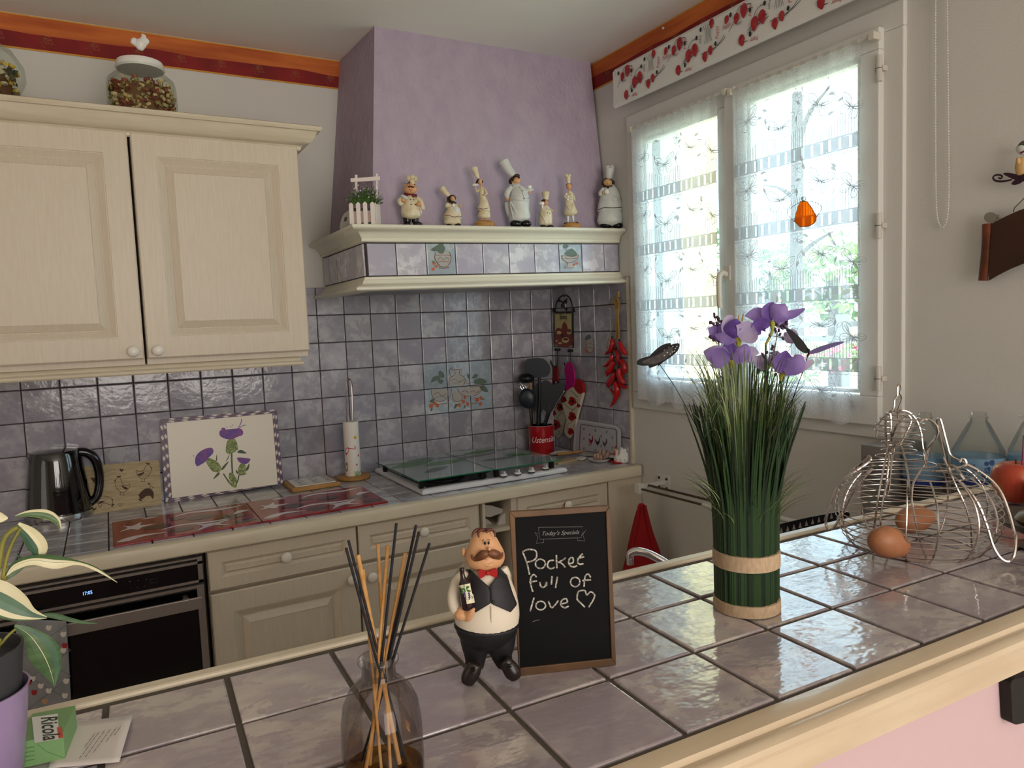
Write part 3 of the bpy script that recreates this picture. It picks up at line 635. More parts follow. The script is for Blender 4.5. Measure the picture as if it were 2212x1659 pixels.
# ---------------------------------------------------------------- things: figurines on the hood shelf
SKINF=M('painted_skin',(214,160,112),.4); SKIN2=M('ochre_painted_skin',(206,166,108),.4); HAIR=M('dark_brown_paint',(48,26,22),.4); CREAMF=M('cream_resin',(226,216,188),.35,var=(206,190,150),vs=40)
WHITEF=M('white_resin',(214,216,208),.35,var=(196,200,196),vs=30); BLK=M('gloss_black_paint',(12,12,14),.22); WINE=M('wine_red_paint',(104,24,32),.4); OAK=M('light_wood',(186,140,78),.5,var=(164,118,60),vs=20,vstretch=(1,8,8)); CUPW=M('white_cup',(236,236,230),.2)
MOUTH=M('painted_line',(120,60,40),.5)
def person(name,label,cat,O,zo,parts,group=None,n=None):
    F=Fr(O,n,zo); base=V(O); t=thing(name,label,cat,base,group)
    for pn,mt,ops in parts:
        m=MB()
        for o in ops:
            k=o[0]
            if k=='s': F.sweep(m,o[1],o[2] if len(o)>2 else 1,12,d=(o[3] if len(o)>3 else 0)*F.s,sm=4)
            elif k=='b': F.ball(m,o[1],o[2],o[3],o[4],d=(o[5] if len(o)>5 else 0)*F.s,df=o[6] if len(o)>6 else 1,rot=o[7] if len(o)>7 else 0,n=12,k=7)
            elif k=='l': F.line(m,o[1],o[2],d=o[3]*F.s)
            elif k=='p': F.slab(m,o[1],(o[2]+o[3])*F.s,o[2]*F.s,3)
            elif k=='w': F.wire(m,o[1],o[2],d=o[3]*F.s)
        m.build(pn,mt,t,smooth=60)
    return t,F
FIG='resin chef figurines on the hood shelf'
def shelf_pt(px,py,y=-.484): p=on(1,y,px,py); p.z=HD_t+.0005+tilt(p.x); return p
ZA=(850,360,11.85); ZB=(1000,330,9.756); ZC=(1150,340,10.055)
person('chef_figurine','moustached chef figurine in red scarf and black trousers carrying a bowl','figurine',shelf_pt(888,486),ZA,[
 ('hat',CREAMF,[('b',390,300,68,78,10),('b',470,275,85,68,20),('b',550,320,62,85,0),('b',455,340,70,60,-30),('s',[(480,350,72),(480,450,74)])]),
 ('head',SKINF,[('b',430,590,172,125),('b',432,500,125,80),('b',296,482,28,34),('b',592,545,26,32),('b',445,450,34,48,120)]),
 ('hair',HAIR,[('s',[(345,470,22),(400,420,26),(470,412,24),(545,470,24)],.8,30)]),
 ('moustache',HAIR,[('s',[(360,492,7),(405,522,18),(440,500,12)],.7,150),('s',[(450,500,12),(490,526,20),(535,515,10)],.7,150)]),
 ('mouth',M('lip_paint',(190,96,80),.4),[('s',[(410,570,5),(445,600,12),(485,575,5)],.7,165)]),
 ('scarf',WINE,[('s',[(275,690,26),(430,735,42),(590,735,34)],1.6,20),('s',[(490,740,26),(530,790,12)],.8,130)]),
 ('jacket',CREAMF,[('s',[(440,760,110),(440,860,185),(440,1000,240),(445,1120,256),(450,1230,250),(450,1270,238)],.8),('s',[(300,780,60),(175,870,72),(190,950,58),(290,930,40)],.9,60),('s',[(600,810,62),(705,890,58),(690,990,44)],.9,40)]),
 ('hand',SKINF,[('b',255,860,62,52,120),('b',290,890,30,24,165)]),('hand',SKINF,[('b',650,958,62,62,160),('b',610,985,24,20,205)]),
 ('bowl',WHITEF,[('b',285,785,118,48,130,.9,-.5)]),
 ('cloth',CREAMF,[('p',[(690,890),(760,915),(808,1080),(725,1075),(715,980)],60,24),('p',[(665,1050),(700,1060),(735,1195),(700,1190)],120,20)]),
 ('button',BLK,[('b',440,836,16,13,170)]),('button',BLK,[('b',522,846,16,12,170)]),('button',BLK,[('b',450,968,18,16,205)]),('button',BLK,[('b',562,972,20,12,205)]),
 ('trousers',BLK,[('s',[(350,1260,110),(348,1340,100),(345,1420,95)],.8),('s',[(560,1260,100),(555,1340,92),(560,1420,90)],.8)]),
 ('shoe',BLK,[('b',340,1480,100,62,40,1.2)]),('shoe',BLK,[('b',620,1475,125,64,40,1.0)])],FIG)
person('cook_figurine','short woman cook figurine with tall hat tilted left and brown hair','figurine',shelf_pt(975,487),ZA,[
 ('hat',CREAMF,[('s',[(1240,545,84),(1310,640,72),(1380,710,58),(1425,755,50)],.9)]),
 ('hair',HAIR,[('b',1450,820,85,95,-20),('b',1560,800,40,55,-30),('b',1500,770,80,50,-5),('s',[(1400,860,34),(1410,920,14)])]),
 ('head',SKIN2,[('b',1515,825,58,75,40),('b',1518,850,16,14,100)]),
 ('scarf',HAIR,[('s',[(1460,915,28),(1530,905,30),(1605,940,14)],1,60),('b',1500,930,28,24,90)]),
 ('dress',CREAMF,[('s',[(1520,930,90),(1520,1010,140),(1530,1100,175),(1530,1200,205),(1515,1290,238),(1515,1320,225)],.7),('s',[(1410,950,44),(1360,1010,44),(1470,1000,34)],1,70),('s',[(1515,1300,190),(1510,1380,215),(1508,1440,222)],.7)]),
 ('hem_line',WINE,[('l',[(1285,1262),(1350,1250),(1420,1240),(1500,1275),(1590,1285),(1680,1265),(1745,1285)],14,172)]),
 ('apron_pocket',WHITEF,[('b',1590,1110,95,100,90,.5)]),('hand',SKIN2,[('b',1700,1000,32,48,20)]),('cup',CUPW,[('b',1530,990,42,40,130)]),
 ('shoe',BLK,[('b',1430,1495,72,42,60,1.2)]),('shoe',BLK,[('b',1640,1492,85,46,60)])],FIG)
person('cook_figurine','slender woman cook figurine in long cream dress on a wooden base','figurine',shelf_pt(1045,488),ZB,[
 ('hat',CREAMF,[('s',[(232,320,76),(262,400,62),(295,470,46),(322,540,30)],.9)]),('hair',HAIR,[('b',345,600,68,50,-15),('b',300,635,32,40,-10),('b',408,610,22,26,-10)]),
 ('head',SKINF,[('b',362,612,44,62,20),('s',[(370,660,18),(385,740,24)])]),
 ('dress',CREAMF,[('s',[(395,740,44),(405,800,62),(405,880,50),(420,960,72),(440,1060,96),(440,1160,128),(432,1205,140)],.7),('s',[(440,1190,100),(448,1280,125),(446,1345,138)],.7)]),
 ('hem_line',WINE,[('l',[(292,1180),(340,1165),(400,1185),(460,1180),(540,1165)],12,96)]),
 ('arm',CREAMF,[('s',[(350,770,22),(300,820,24),(268,760,17),(262,720,14)]),('s',[(450,770,26),(500,860,24),(450,890,18)],1,30)]),('hand',SKINF,[('b',440,885,24,20,60),('b',258,715,18,20,10)]),
 ('cup',CUPW,[('b',250,680,56,30,10),('b',300,670,26,26,20)]),('leg',SKINF,[('s',[(398,1340,17),(396,1420,17)])]),('leg',SKINF,[('s',[(482,1340,17),(488,1420,17)])]),
 ('shoe',BLK,[('s',[(310,1470,16),(370,1455,28),(415,1455,30)],1,10)]),('shoe',BLK,[('s',[(480,1440,26),(530,1462,26),(600,1475,14)],1,10)]),
 ('base',OAK,[('s',[(460,1488,212),(460,1545,212),(460,1575,212)],.55)])],FIG)
person('chef_figurine','large white chef figurine tilting his tall hat and raising a cup','figurine',shelf_pt(1122,489),ZB,[
 ('hat',WHITEF,[('s',[(850,180,112),(900,265,104),(960,350,92),(1020,425,84),(1050,480,74)],.9)]),
 ('head',SKINF,[('b',1130,590,86,78,10),('b',1080,625,80,40,-10),('b',1190,560,22,18,40)]),
 ('hair',HAIR,[('b',1060,560,66,50,20),('b',1010,600,52,62,-10),('b',1110,490,72,42,0),('b',1160,485,40,36,10),('b',1180,525,22,18,70)]),
 ('jacket',WHITEF,[('s',[(1110,670,80),(1130,740,120),(1170,830,180),(1185,940,208),(1185,1040,212)],.75),('s',[(1020,720,52),(960,800,60),(930,880,62),(945,950,44)],.9,40),('s',[(1300,770,50),(1360,830,34)],1,20)]),
 ('collar',WHITEF,[('s',[(1040,665,22),(1120,668,28),(1195,672,22)],3,0)]),
 ('apron',WHITEF,[('s',[(1185,1000,214),(1180,1120,212),(1180,1230,216),(1190,1340,232),(1200,1400,226)],.72),('s',[(930,1050,50),(960,1180,70),(1010,1330,70)],.6,-30)]),
 ('fold',WHITEF,[('s',[(1000,1030,14),(1080,1180,20),(1180,1380,22)],1,140),('s',[(990,1050,10),(1030,1240,18),(1060,1390,18)],1,130)]),
 ('seam',M('grey_line',(60,60,62),.6),[('l',[(1165,700),(1230,790),(1270,900),(1275,1000)],5,150),('l',[(1000,975),(1100,988),(1280,1015),(1395,1015)],3,162)]),
 ('button',BLK,[('b',1255,800,11,11,150)]),('button',BLK,[('b',1300,960,12,12,160)]),('button',BLK,[('b',1372,964,9,13,120)]),
 ('hand',SKINF,[('s',[(940,950,40),(945,985,34)],.6,50),('s',[(925,990,10),(925,1015,8)],1,70),('s',[(945,990,10),(950,1018,8)],1,75),('s',[(965,985,10),(972,1010,8)],1,70)]),('hand',SKINF,[('s',[(1370,840,14),(1420,812,20)],1,30)]),
 ('cup',CUPW,[('s',[(1410,775,88),(1408,795,50),(1408,812,26)],.9,30),('s',[(1400,705,46),(1402,740,42),(1405,760,30)],.9,30)]),
 ('trouser_leg',WHITEF,[('s',[(1020,1400,50),(1030,1480,46)],.8)]),
 ('shoe',BLK,[('b',1120,1500,135,88,70,.9)]),('shoe',BLK,[('b',1335,1498,110,80,70,.9)])],FIG)
person('chef_figurine','small chef figurine in cream apron between the big chef and thin chef','figurine',shelf_pt(1178,489),ZC,[
 ('hat',CREAMF,[('s',[(285,760,84),(288,830,74),(290,890,60),(285,930,46)],.9)]),('hair',HAIR,[('b',268,940,76,34,0)]),('head',SKINF,[('b',300,985,42,66,20),('b',240,960,40,40,0)]),
 ('jacket',CREAMF,[('s',[(290,1060,62),(290,1130,110),(290,1230,140),(285,1330,150),(285,1430,152),(285,1450,148)],.75),('s',[(250,1070,26),(215,1120,26),(205,1060,18)],1,60),('s',[(390,1130,22),(450,1170,14)],1,20)]),
 ('fold',CREAMF,[('s',[(180,1200,10),(260,1350,14),(290,1430,12)],1,110)]),('cup',CUPW,[('b',205,1000,60,34,60),('b',215,1050,22,60,65)]),('hand',SKINF,[('b',180,1045,24,26,50),('s',[(440,1160,10),(495,1160,7)],1,20)]),
 ('button',BLK,[('b',312,1120,9,8,90)]),('button',BLK,[('b',364,1130,8,8,70)]),('button',BLK,[('b',325,1204,10,10,104)]),('button',BLK,[('b',380,1214,9,10,90)]),
 ('shoe',BLK,[('b',235,1505,70,44,50,1.3)]),('shoe',BLK,[('b',390,1508,85,40,50)])],FIG)
person('chef_figurine','thin chef figurine with white stockings standing on a round wooden base','figurine',shelf_pt(1235,490),ZC,[
 ('hat',CREAMF,[('b',745,400,48,50,0),('b',795,395,45,48,0),('s',[(775,420,52),(782,490,44),(785,560,38)],.9)]),('hair',HAIR,[('b',795,605,68,42,-6)]),('head',SKINF,[('b',797,630,66,62,10),('s',[(800,680,28),(800,730,22)])]),
 ('jacket',CREAMF,[('s',[(805,730,28),(815,790,68),(815,860,80),(805,950,90),(812,1030,100),(825,1120,122),(838,1200,150),(842,1222,152)],.7),('s',[(750,780,24),(715,840,26),(740,900,22),(770,900,16)],1,50),('s',[(870,790,20),(900,850,20),(925,930,15)],1,10)]),
 ('fold',CREAMF,[('s',[(740,1010,8),(800,1110,12),(860,1150,8),(880,1000,6)],1,85)]),('cup',CUPW,[('b',770,850,34,24,70),('b',765,910,18,26,75)]),('hand',SKINF,[('s',[(928,930,12),(940,980,8)]),('b',725,870,18,20,50)]),
 ('button',BLK,[('b',800,798,7,7,60)]),('button',BLK,[('b',832,797,7,7,60)]),('button',BLK,[('b',815,856,7,7,64)]),('button',BLK,[('b',842,856,7,7,64)]),('button',BLK,[('b',822,910,7,7,66)]),('button',BLK,[('b',852,908,7,7,66)]),
 ('leg',WHITEF,[('s',[(765,1200,26),(770,1300,28),(770,1410,20)])]),('leg',WHITEF,[('s',[(865,1200,24),(880,1300,28),(893,1400,18)])]),
 ('shoe',BLK,[('s',[(700,1450,34),(770,1440,34)],1,10)]),('shoe',BLK,[('s',[(890,1438,32),(985,1432,34)],1,10)]),('base',OAK,[('s',[(855,1475,200),(855,1530,200),(855,1560,200)],.5)])],FIG)
person('cook_figurine','large woman cook figurine in white layered dress next to the window wall','figurine',shelf_pt(1318,491,-.478),ZC,[
 ('hat',WHITEF,[('b',1640,220,58,50),('b',1730,210,52,52),('s',[(1685,250,96),(1680,320,88),(1670,390,78),(1655,460,62)],.9)]),
 ('hair',HAIR,[('b',1640,540,122,98,-30),('b',1755,545,32,46,-20),('b',1525,560,24,40,-20)]),('head',SKIN2,[('b',1638,548,96,82,40),('b',1640,560,22,18,120)]),
 ('scarf',HAIR,[('s',[(1540,620,22),(1640,640,34),(1740,630,26)],1.2,40),('s',[(1700,640,26),(1775,690,10)],1,60),('b',1645,655,32,24,80)]),
 ('dress',WHITEF,[('s',[(1650,640,120),(1680,740,180),(1690,860,225),(1690,980,250),(1688,1080,268),(1690,1150,285)],.62),('s',[(1690,1120,240),(1690,1240,262),(1695,1360,290),(1695,1410,280)],.62),('s',[(1560,680,50),(1490,770,56),(1500,820,50)],1,70)]),
 ('hem_line',BLK,[('l',[(1420,1140),(1490,1118),(1570,1085),(1700,1095),(1830,1090),(1940,1078)],14,185)]),
 ('apron_pocket',WHITEF,[('b',1780,915,92,70,105,.6)]),('hand',SKIN2,[('b',1545,765,36,44,130),('s',[(1940,900,34),(2040,970,16)],1,0)]),('cup',CUPW,[('b',1620,745,62,66,150)]),
 ('shoe',BLK,[('b',1600,1480,140,72,30)]),('shoe',BLK,[('b',1850,1480,120,72,30)])],FIG)
# picket planter and white oval device
ZP=(720,360,11.85)
po=shelf_pt(790,482,-.492); F=Fr(po,None,ZP)
PL=thing('picket_planter','small white picket fence planter with pale purple and white flowers','planter',po)
PW=M('white_painted_wood',(222,212,204),.5,bump=.15,bs=80)
def lf(x,y,d=0): return F.w(x,y,d)
for i,(x,top) in enumerate(((455,915),(635,902),(812,890),(1000,890))):
    w=58; m=MB(); F.slab(m,[(x-w,top+50),(x-5,top),(x+w-8,top+45),(x+w+22,1475),(x-w+26,1475)],.002,-.0012); m.build('picket',PW,PL)
m=MB(); F.slab(m,[(420,1150),(1060,1115),(1085,1400),(440,1460)],-.0014,-.003); m.build('box_front',M('pinkish_board',(176,152,142),.6),PL)
sd=(V((cos(YAW),-sin(YAW),0))*.35-F.n*.94).normalized()
c0=lf(1062,1475); c1=lf(1050,900); 
for q in range(3):
    o=c0+sd*(.006+.0155*q); h=(c1.z-c0.z)*(1-.0*q); m=MB(); a=o; b=o+sd*.011
    m.prism([a,b,b+V((0,0,h-.006)),(a+b)/2+V((0,0,h)),a+V((0,0,h-.006))],V((cos(YAW),-sin(YAW),0))*.0025); m.build('picket',PW,PL)
m=MB(); a=lf(440,1470)+sd*.004; b=lf(1060,1470)+sd*.004; m.prism([a,b,b+sd*.045,a+sd*.045],(0,0,.05)); m.build('inner_pot',BLACK,PL)
for x in (580,1105):
    m=MB(); p=lf(x,1400,-.03); q=lf(x,215 if x<600 else 180,-.03); m.tube([p,q],.0052,4); m.build('handle_post',PW,PL)
m=MB(); F.slab(m,[(440,300),(1195,245),(1195,350),(445,395)],-.022,-.026); m.build('handle_bar',PW,PL)
m=MB(); GRN=M('small_leaf_green',(52,88,36),.6,var=(88,120,56),vs=60); FLW=M('pale_blossom',(214,200,196),.6); FLP=M('lilac_blossom',(170,150,200),.6)
r_=random.Random(3)
for i in range(230):
    x=r_.gauss(800,260); y0=950; l=r_.uniform(200,560)*(1-abs(x-800)/900); a=(x-800)/650+r_.uniform(-.25,.25); x=800+(x-800)*.6
    p0=(x,y0,0); dd=r_.uniform(-250,60)
    p1=F.w(x,y0,-.02+dd*.3*F.s); p2=F.w(x+sin(a)*l*.6,y0-cos(a)*l*.6,-.02+dd*.6*F.s); p3=F.w(x+sin(a*1.2)*l,y0-cos(a*1.2)*l,-.02+dd*F.s)
    m.mat(GRN).tube([p1,p2,p3],[.0012,.0009,.0006],3)
    for k in range(7):
        t=r_.uniform(.3,1); c=p1.lerp(p3,t); s_=.0026; v=V((r_.uniform(-1,1),r_.uniform(-1,1),r_.uniform(-.3,1))).normalized(); w=v.orthogonal().normalized()
        mt=GRN if t<.72 or r_.random()<.3 else (FLW if r_.random()<.65 else FLP); m.mat(mt).add([c,c+v*s_+w*s_*.4,c+v*s_*2,c+v*s_-w*s_*.4],[(0,1,2,3)])
for i in range(14):
    x=r_.uniform(480,1150); y=r_.uniform(420,780); F.ball(m.mat(FLP if i%2 else FLW),x,y,24,22,d=r_.uniform(-.02,.004),n=6,k=4)
m.build('flowers',None,PL)['kind']='stuff'
dv=shelf_pt(768,488,-.30); F=Fr(dv,None,ZP); t=thing('oval_timer','white rounded device with a small square display behind the picket planter','device',dv)
m=MB(); F.slab(m,cr([(172,1600),(180,1450),(225,1290),(300,1180),(420,1110),(520,1100),(560,1300),(560,1640),(300,1660)],4,True),0,-.022); m.build('case',M('white_device',(206,204,196),.4),t,bevel=.003)
m=MB(); F.slab(m,[(290,1290),(355,1285),(335,1395),(270,1405)],.001,-.001); m.build('screen',M('lcd_screen',(92,88,70),.3),t)
# ---------------------------------------------------------------- storage jars on top of the wall cabinet
JG=glass_material('ribbed_jar_glass',(244,248,244),.1,.02,.4)
def pasta(c,r,h,parent,seed,cols,n=230):
    rr=random.Random(seed); m=MB(); mats=[M('pasta_'+str(i)+'_'+str(seed),q,.5) for i,q in enumerate(cols)]
    for i in range(n*2):
        a=rr.uniform(0,6.28); q=r*math.sqrt(rr.uniform(.72,1))*.95; z=rr.uniform(.004,h); p=V((c[0]+cos(a)*q,c[1]+sin(a)*q,c[2]+z))
        A=Matrix.Rotation(rr.uniform(0,6),4,V((rr.uniform(-1,1),rr.uniform(-1,1),rr.uniform(-1,1))).normalized()); m.mat(mats[rr.randrange(len(mats))])
        s=rr.uniform(.006,.0095); ring=[V((cos(2*PI*k/6)*s,sin(2*PI*k/6)*s*.6,0)) for k in range(6)]
        m.loft([[p+A@v for v in ring],[p+A@(v+V((0,0,s*.9))) for v in ring]],cap=False)
    m.mat(M('pasta_core_%d'%seed,(112,76,48),.7)).lathe([(.001,.002),(r*.84,.002),(r*.86,h*.9),(.001,h*.95)],c,20); o=m.build('pasta',None,parent); o['kind']='stuff'; return o
jc=on(1,-.27,310,238); jc.z=2.0825; Fj=Fr(jc,None,(0,0,2.989)); s=Fj.s
J=thing('storage_jar','glass jar of coloured pasta with white rooster lid on the wall cabinet','jar',jc)
prof=[(.2,0),(150,0),(185,12),(200,40),(202,120),(200,200),(192,240),(168,264),(138,278),(124,288),(122,296),(140,304),(146,312),(138,318),(120,320)]
h0=.006
m=MB(); n_=72; rs=[]
for r,z in prof:
    rs.append([jc+V((cos(2*PI*j/n_),sin(2*PI*j/n_),0))*r*s*(1+(.012 if 40<=z<=240 and j%2 else 0))+V((0,0,z*s*1.04)) for j in range(n_)])
m.loft(rs,cap=False); m.build('glass_body',JG,J,smooth=True)
pasta(jc,190*s,225*s,J,3,((196,176,120),(176,158,110),(140,70,50),(120,60,44),(206,186,140),(150,140,80)))
lz=324*s*1.04
m=MB().lathe([(.0005,lz+.018),(110*s,lz+.018),(134*s,lz+.014),(140*s,lz+.006),(140*s,lz-.006),(136*s,lz-.009),(.0005,lz-.009)],jc,36); m.build('lid',WHITE,J,smooth=True)
F=Fr(jc,None,(0,0,2.989)); m=MB(); F.sweep(m,[(905,318,20),(910,285,34),(925,262,26),(925,235,14),(915,218,5)],.8); F.sweep(m,[(905,290,26),(870,275,20),(860,262,24),(850,255,14)],.8); F.sweep(m,[(945,238,4),(930,228,9)],.8); F.sweep(m,[(940,290,8),(948,265,16),(930,255,12)],.8)
m.build('rooster_knob',WHITE,J,smooth=60,remesh=.0016)
jc=on(1,-.27,-42,205); jc.z=2.0825; J=thing('storage_jar','round glass jar of dried goods cut by the left edge on the wall cabinet','jar',jc)
m=MB().lathe([(.001,0),(.05,0),(.085,.03),(.106,.075),(.104,.11),(.08,.15),(.05,.17),(.05,.19)],jc,40); m.build('glass_body',JG,J,smooth=True); pasta(jc,.088,.105,J,9,((206,170,60),(120,110,80),(80,80,76),(190,180,150)),150)
m=MB().lathe([(.0005,.20),(.05,.20),(.054,.19),(.05,.185)],jc,30); m.build('lid',WHITE,J,smooth=True)
# ---------------------------------------------------------------- things on the worktop
def leanboard(zo,pts_bottom,ytop,ztop,yb,zb=.9005):
    a=math.atan2(ytop-yb,ztop-zb); n=V((0,-cos(a),sin(a))); return n
def round_quad(c,r,k=4):
    """corner points c (4) -> outline with rounded corners"""
    out=[]
    for i in range(4):
        p=V(c[i]+(0,) if len(c[i])==2 else c[i]); a=V(c[i-1]+(0,)); b=V(c[(i+1)%4]+(0,)); u=(a-p).normalized()*r; v=(b-p).normalized()*r
        for q in range(k+1):
            t=q/k; s=(1-t)**2; out.append(tuple((p+u)*s+p*2*t*(1-t)+(p+v)*t*t)[:2])
    return out
# kettle
kc=on(2,.9005,130,1117); Fk=Fr(kc); s=Fk.s
K=thing('kettle','glossy black kettle with steel base ring in the worktop corner','kettle',kc)
zt=lambda py: Fk.w(130,py).z-.9005
KB=M('black_glass_kettle',(6,6,8),.06,coat=1,bump=.25,bs=22); h=zt(972)
m=MB().lathe([(.001,.0),(64*s,0),(65*s,.004),(65*s,.019),(63*s,.021)],kc,40); m.build('steel_base',M('polished_steel',(190,188,186),.16,metal=1),K,smooth=True)
m=MB().lathe([(63*s,.021),(62*s,.03),(61*s,.05),(57*s,h*.5),(51*s,h*.85),(48*s,h*.97),(46*s,h),(30*s,h+.006),(.0005,h+.007)],kc,40)
m.build('body',KB,K,smooth=True)
rt=V((cos(YAW),-sin(YAW),0)); m=MB(); m.prism([kc-rt*44*s+V((0,-.012,h-.001)),kc-rt*66*s+V((0,0,h-.008)),kc-rt*44*s+V((0,.012,h-.001)),kc-rt*50*s+V((0,0,h-.035))],(0,0,.002)); m.build('spout',KB,K)
m=MB(); Fk.sweep(m,[(160,977,9),(185,977,10),(204,990,10),(213,1015,9),(215,1045,9),(209,1072,9),(192,1088,9),(180,1092,8)],1.1,12,d=.01); m.build('handle',M('gloss_black_handle',(10,10,14),.12,coat=.6),K,smooth=True)
m=MB(); Fk.sweep(m,[(165,998,4),(174,1030,5),(181,1065,5),(183,1082,4)],.6,8,d=.02); m.build('water_gauge',M('smoky_gauge',(96,94,98),.2),K,smooth=True)
m=MB(); Fk.sweep(m,[(188,1101,2.5),(200,1102,2),(208,1098,1.2)],1.5,6,d=.02); m.build('switch_lever',BLACK,K)
m=MB(); rr=65.4*s
tm=MB(); text(tm,'Russell Hobbs',(0,0,0),(1,0,0),(0,1,0),.0095,width=.058)
cd=V((CP.x-kc.x,CP.y-kc.y,0)).normalized(); a0=math.atan2(cd.y,cd.x)-.25
tm.v=[kc+V((cos(a0+v.x/rr),sin(a0+v.x/rr),0))*rr+V((0,0,.0065+v.y)) for v in tm.v]; tm.build('lettering',M('dark_print',(50,48,48),.5),K)
for dz in (.062,.09): Fk.ball(MB(),150,1082,1,1)
# boards against the wall
INK=M('burnt_print',(66,40,26),.6)
n=V((0,-cos(.3),sin(.3))); o=V((-1.09,-.058,.9005)); HBd=thing('hen_board','bamboo cutting board printed with dark hens leaning behind the kettle','cutting board',o)
F=Fr(o,n,(0,550,2.5527)); BAM=M('bamboo',(186,168,130),.5,var=(164,144,106),vs=14,vstretch=(1.5,14,14),bump=.1,bs=60)
m=MB(); F.slab(m,round_quad([(430,1172),(878,1130),(893,1385),(448,1438)],26),.004,-.004); m.build('board',BAM,HBd)
m=MB(); d=.0045
def hen(cx,cy,k,fl=1,rot=0,fill=False):
    R=lambda x,y:(cx+(x*cos(rot)-y*sin(rot))*k*fl,cy+(x*sin(rot)+y*cos(rot))*k)
    out=[(-30,-32),(-18,-40),(-6,-30),(2,-8),(22,6),(44,-2),(40,14),(26,34),(0,42),(-22,30),(-34,8),(-38,-14)]
    if fill: F.poly(m,[R(*p) for p in out],d,3)
    else: F.line(m,[R(*p) for p in out],2.6,d,3,True)
    F.poly(m,[R(*p) for p in ((-2,2),(14,10),(34,20),(22,28),(6,18))],d+.0003,3)
    F.disc(m,*R(-20,-44),7,5,d,8); F.disc(m,*R(-10,-45),5,4,d,8); F.poly(m,[R(-34,-28),R(-46,-20),R(-34,-18)],d)
    for x in (-8,8): F.line(m,[R(x,40),R(x+1,58)],2.2,d,1); F.line(m,[R(x-7,58),R(x+9,57)],2,d,1)
    for y in (2,12,22):
        for x in (-26,-18,-10): F.line(m,[R(x,y),R(x+4,y)],2,d,1)
hen(672,1268,1,1); hen(795,1195,1,-1,-.1); hen(580,1365,.95,1,2.3); hen(808,1325,.95,-1,2.6,True); hen(540,1225,.9,-1,.1,True)
for x,y,k,f in ((670,1188,11,1),(822,1263,7,1),(664,1380,11,0),(487,1318,10,0)):
    P_=[(x,y+k),(x-k,y),(x-k*.9,y-k*.6),(x-k*.4,y-k*.7),(x,y-k*.2),(x+k*.5,y-k*.7),(x+k,y-k*.4),(x+k*.8,y+.2*k)]
    if f: F.poly(m,P_,d)
    else: F.line(m,P_,2.2,d,1,True)
m.build('hen_print',INK,HBd)
n=V((0,-cos(.14),sin(.14))); o=V((-.77,-.046,.9005)); TB=thing('thistle_board','rectangular board with purple thistle picture and checked purple border','board',o)
F=Fr(o,n,(330,880,7.541)); m=MB(); oc=[(105,185),(2020,25),(2128,1240),(205,1572)]; F.slab(m,round_quad(oc,70),.003,-.004); m.build('board',M('lilac_border',(92,72,96),.35),TB)
ic=[(225,255),(1945,100),(2036,1250),(315,1480)]
m=MB(); F.poly(m,ic,.0034); m.build('picture_ground',M('cream_print',(230,220,200),.3),TB)
BC=[M('border_white',(216,200,188),.35),M('border_purple',(62,40,96),.35),M('border_maroon',(84,36,40),.35),M('border_grey',(130,112,128),.35)]
m=MB()
def diam(a,b,ca,cb,n):
    """strip of diamonds between outer edge a-b and inner edge ca-cb"""
    for i in range(n):
        f0,f1=i/n,(i+1)/n; L=lambda p,q,t:(p[0]+(q[0]-p[0])*t,p[1]+(q[1]-p[1])*t)
        for j,(lo,hi) in enumerate(((.04,.5),(.5,.98))):
            g=lambda t,v: L(L(a,b,t),L(ca,cb,t),v)
            fm=(f0+f1)/2; off=.5/n if j else 0
            m.mat(BC[0] if (i+j)%2 else BC[1 if (i//2)%2 else 2]); k_=.8
            F.poly(m,[g(min(f0+off,1),(lo+hi)/2),g(min(fm+off,1),lo),g(min(f1+off,1),(lo+hi)/2),g(min(fm+off,1),hi)],.0036+.0001*j)
diam(oc[0],oc[1],ic[0],ic[1],16); diam(oc[3],oc[2],ic[3],ic[2],16); diam(oc[0],oc[3],ic[0],ic[3],16); diam(oc[1],oc[2],ic[1],ic[2],16)
m.build('border_check',None,TB)
PU=M('thistle_purple',(124,48,130),.4,var=(80,40,150),vs=60); G1=M('thistle_green',(92,112,48),.4,var=(150,160,84),vs=190,thr=(.48,.52)); G2=M('thistle_dark_green',(52,76,36),.4)
m=MB(); d=.0038
m.mat(G2)
for p,w in (([(1285,750),(1290,950),(1310,1200),(1330,1290)],26),([(1150,1080),(1210,1170),(1260,1230)],22),([(1400,1100),(1390,1180),(1340,1290)],20)): F.line(m,p,w,d)
for q in ([(1380,720),(1440,690),(1530,750),(1400,745)],[(1040,760),(1050,860),(1030,860)],[(1240,880),(1160,1000),(1110,1020),(1160,940)],[(1060,1060),(980,1175),(1090,1090)],[(1575,910),(1560,1010),(1500,1040),(1540,960)],[(1250,760),(1185,890),(1230,830)],[(1540,1080),(1440,1110),(1400,1090)],[(1350,1010),(1400,1070),(1370,1080)]): F.poly(m,q,d,3)
m.mat(G1)
for q in ([(1230,520),(1340,515),(1390,650),(1370,700),(1270,760),(1200,740),(1190,660)],[(860,870),(910,825),(1030,870),(1110,960),(1110,1030),(1040,1060),(950,1020)],[(1430,920),(1500,920),(1520,1040),(1480,1100),(1400,1080),(1390,1000)],[(1240,1080),(1300,1070),(1370,1180),(1350,1235),(1260,1200)],[(1200,1190),(1300,1240),(1370,1260),(1350,1310),(1290,1290)]): F.poly(m,q,d+.0002,3)
m.mat(PU)
for q in ([(1085,420),(1110,370),(1260,355),(1420,345),(1470,390),(1460,450),(1380,480),(1290,520),(1180,510),(1100,470)],[(690,900),(700,800),(770,720),(880,665),(970,665),(985,740),(900,830),(850,890),(730,960),(700,930)],[(1375,840),(1400,815),(1560,830),(1590,850),(1560,900),(1500,925),(1420,900)]): F.poly(m,q,d+.0004,3)
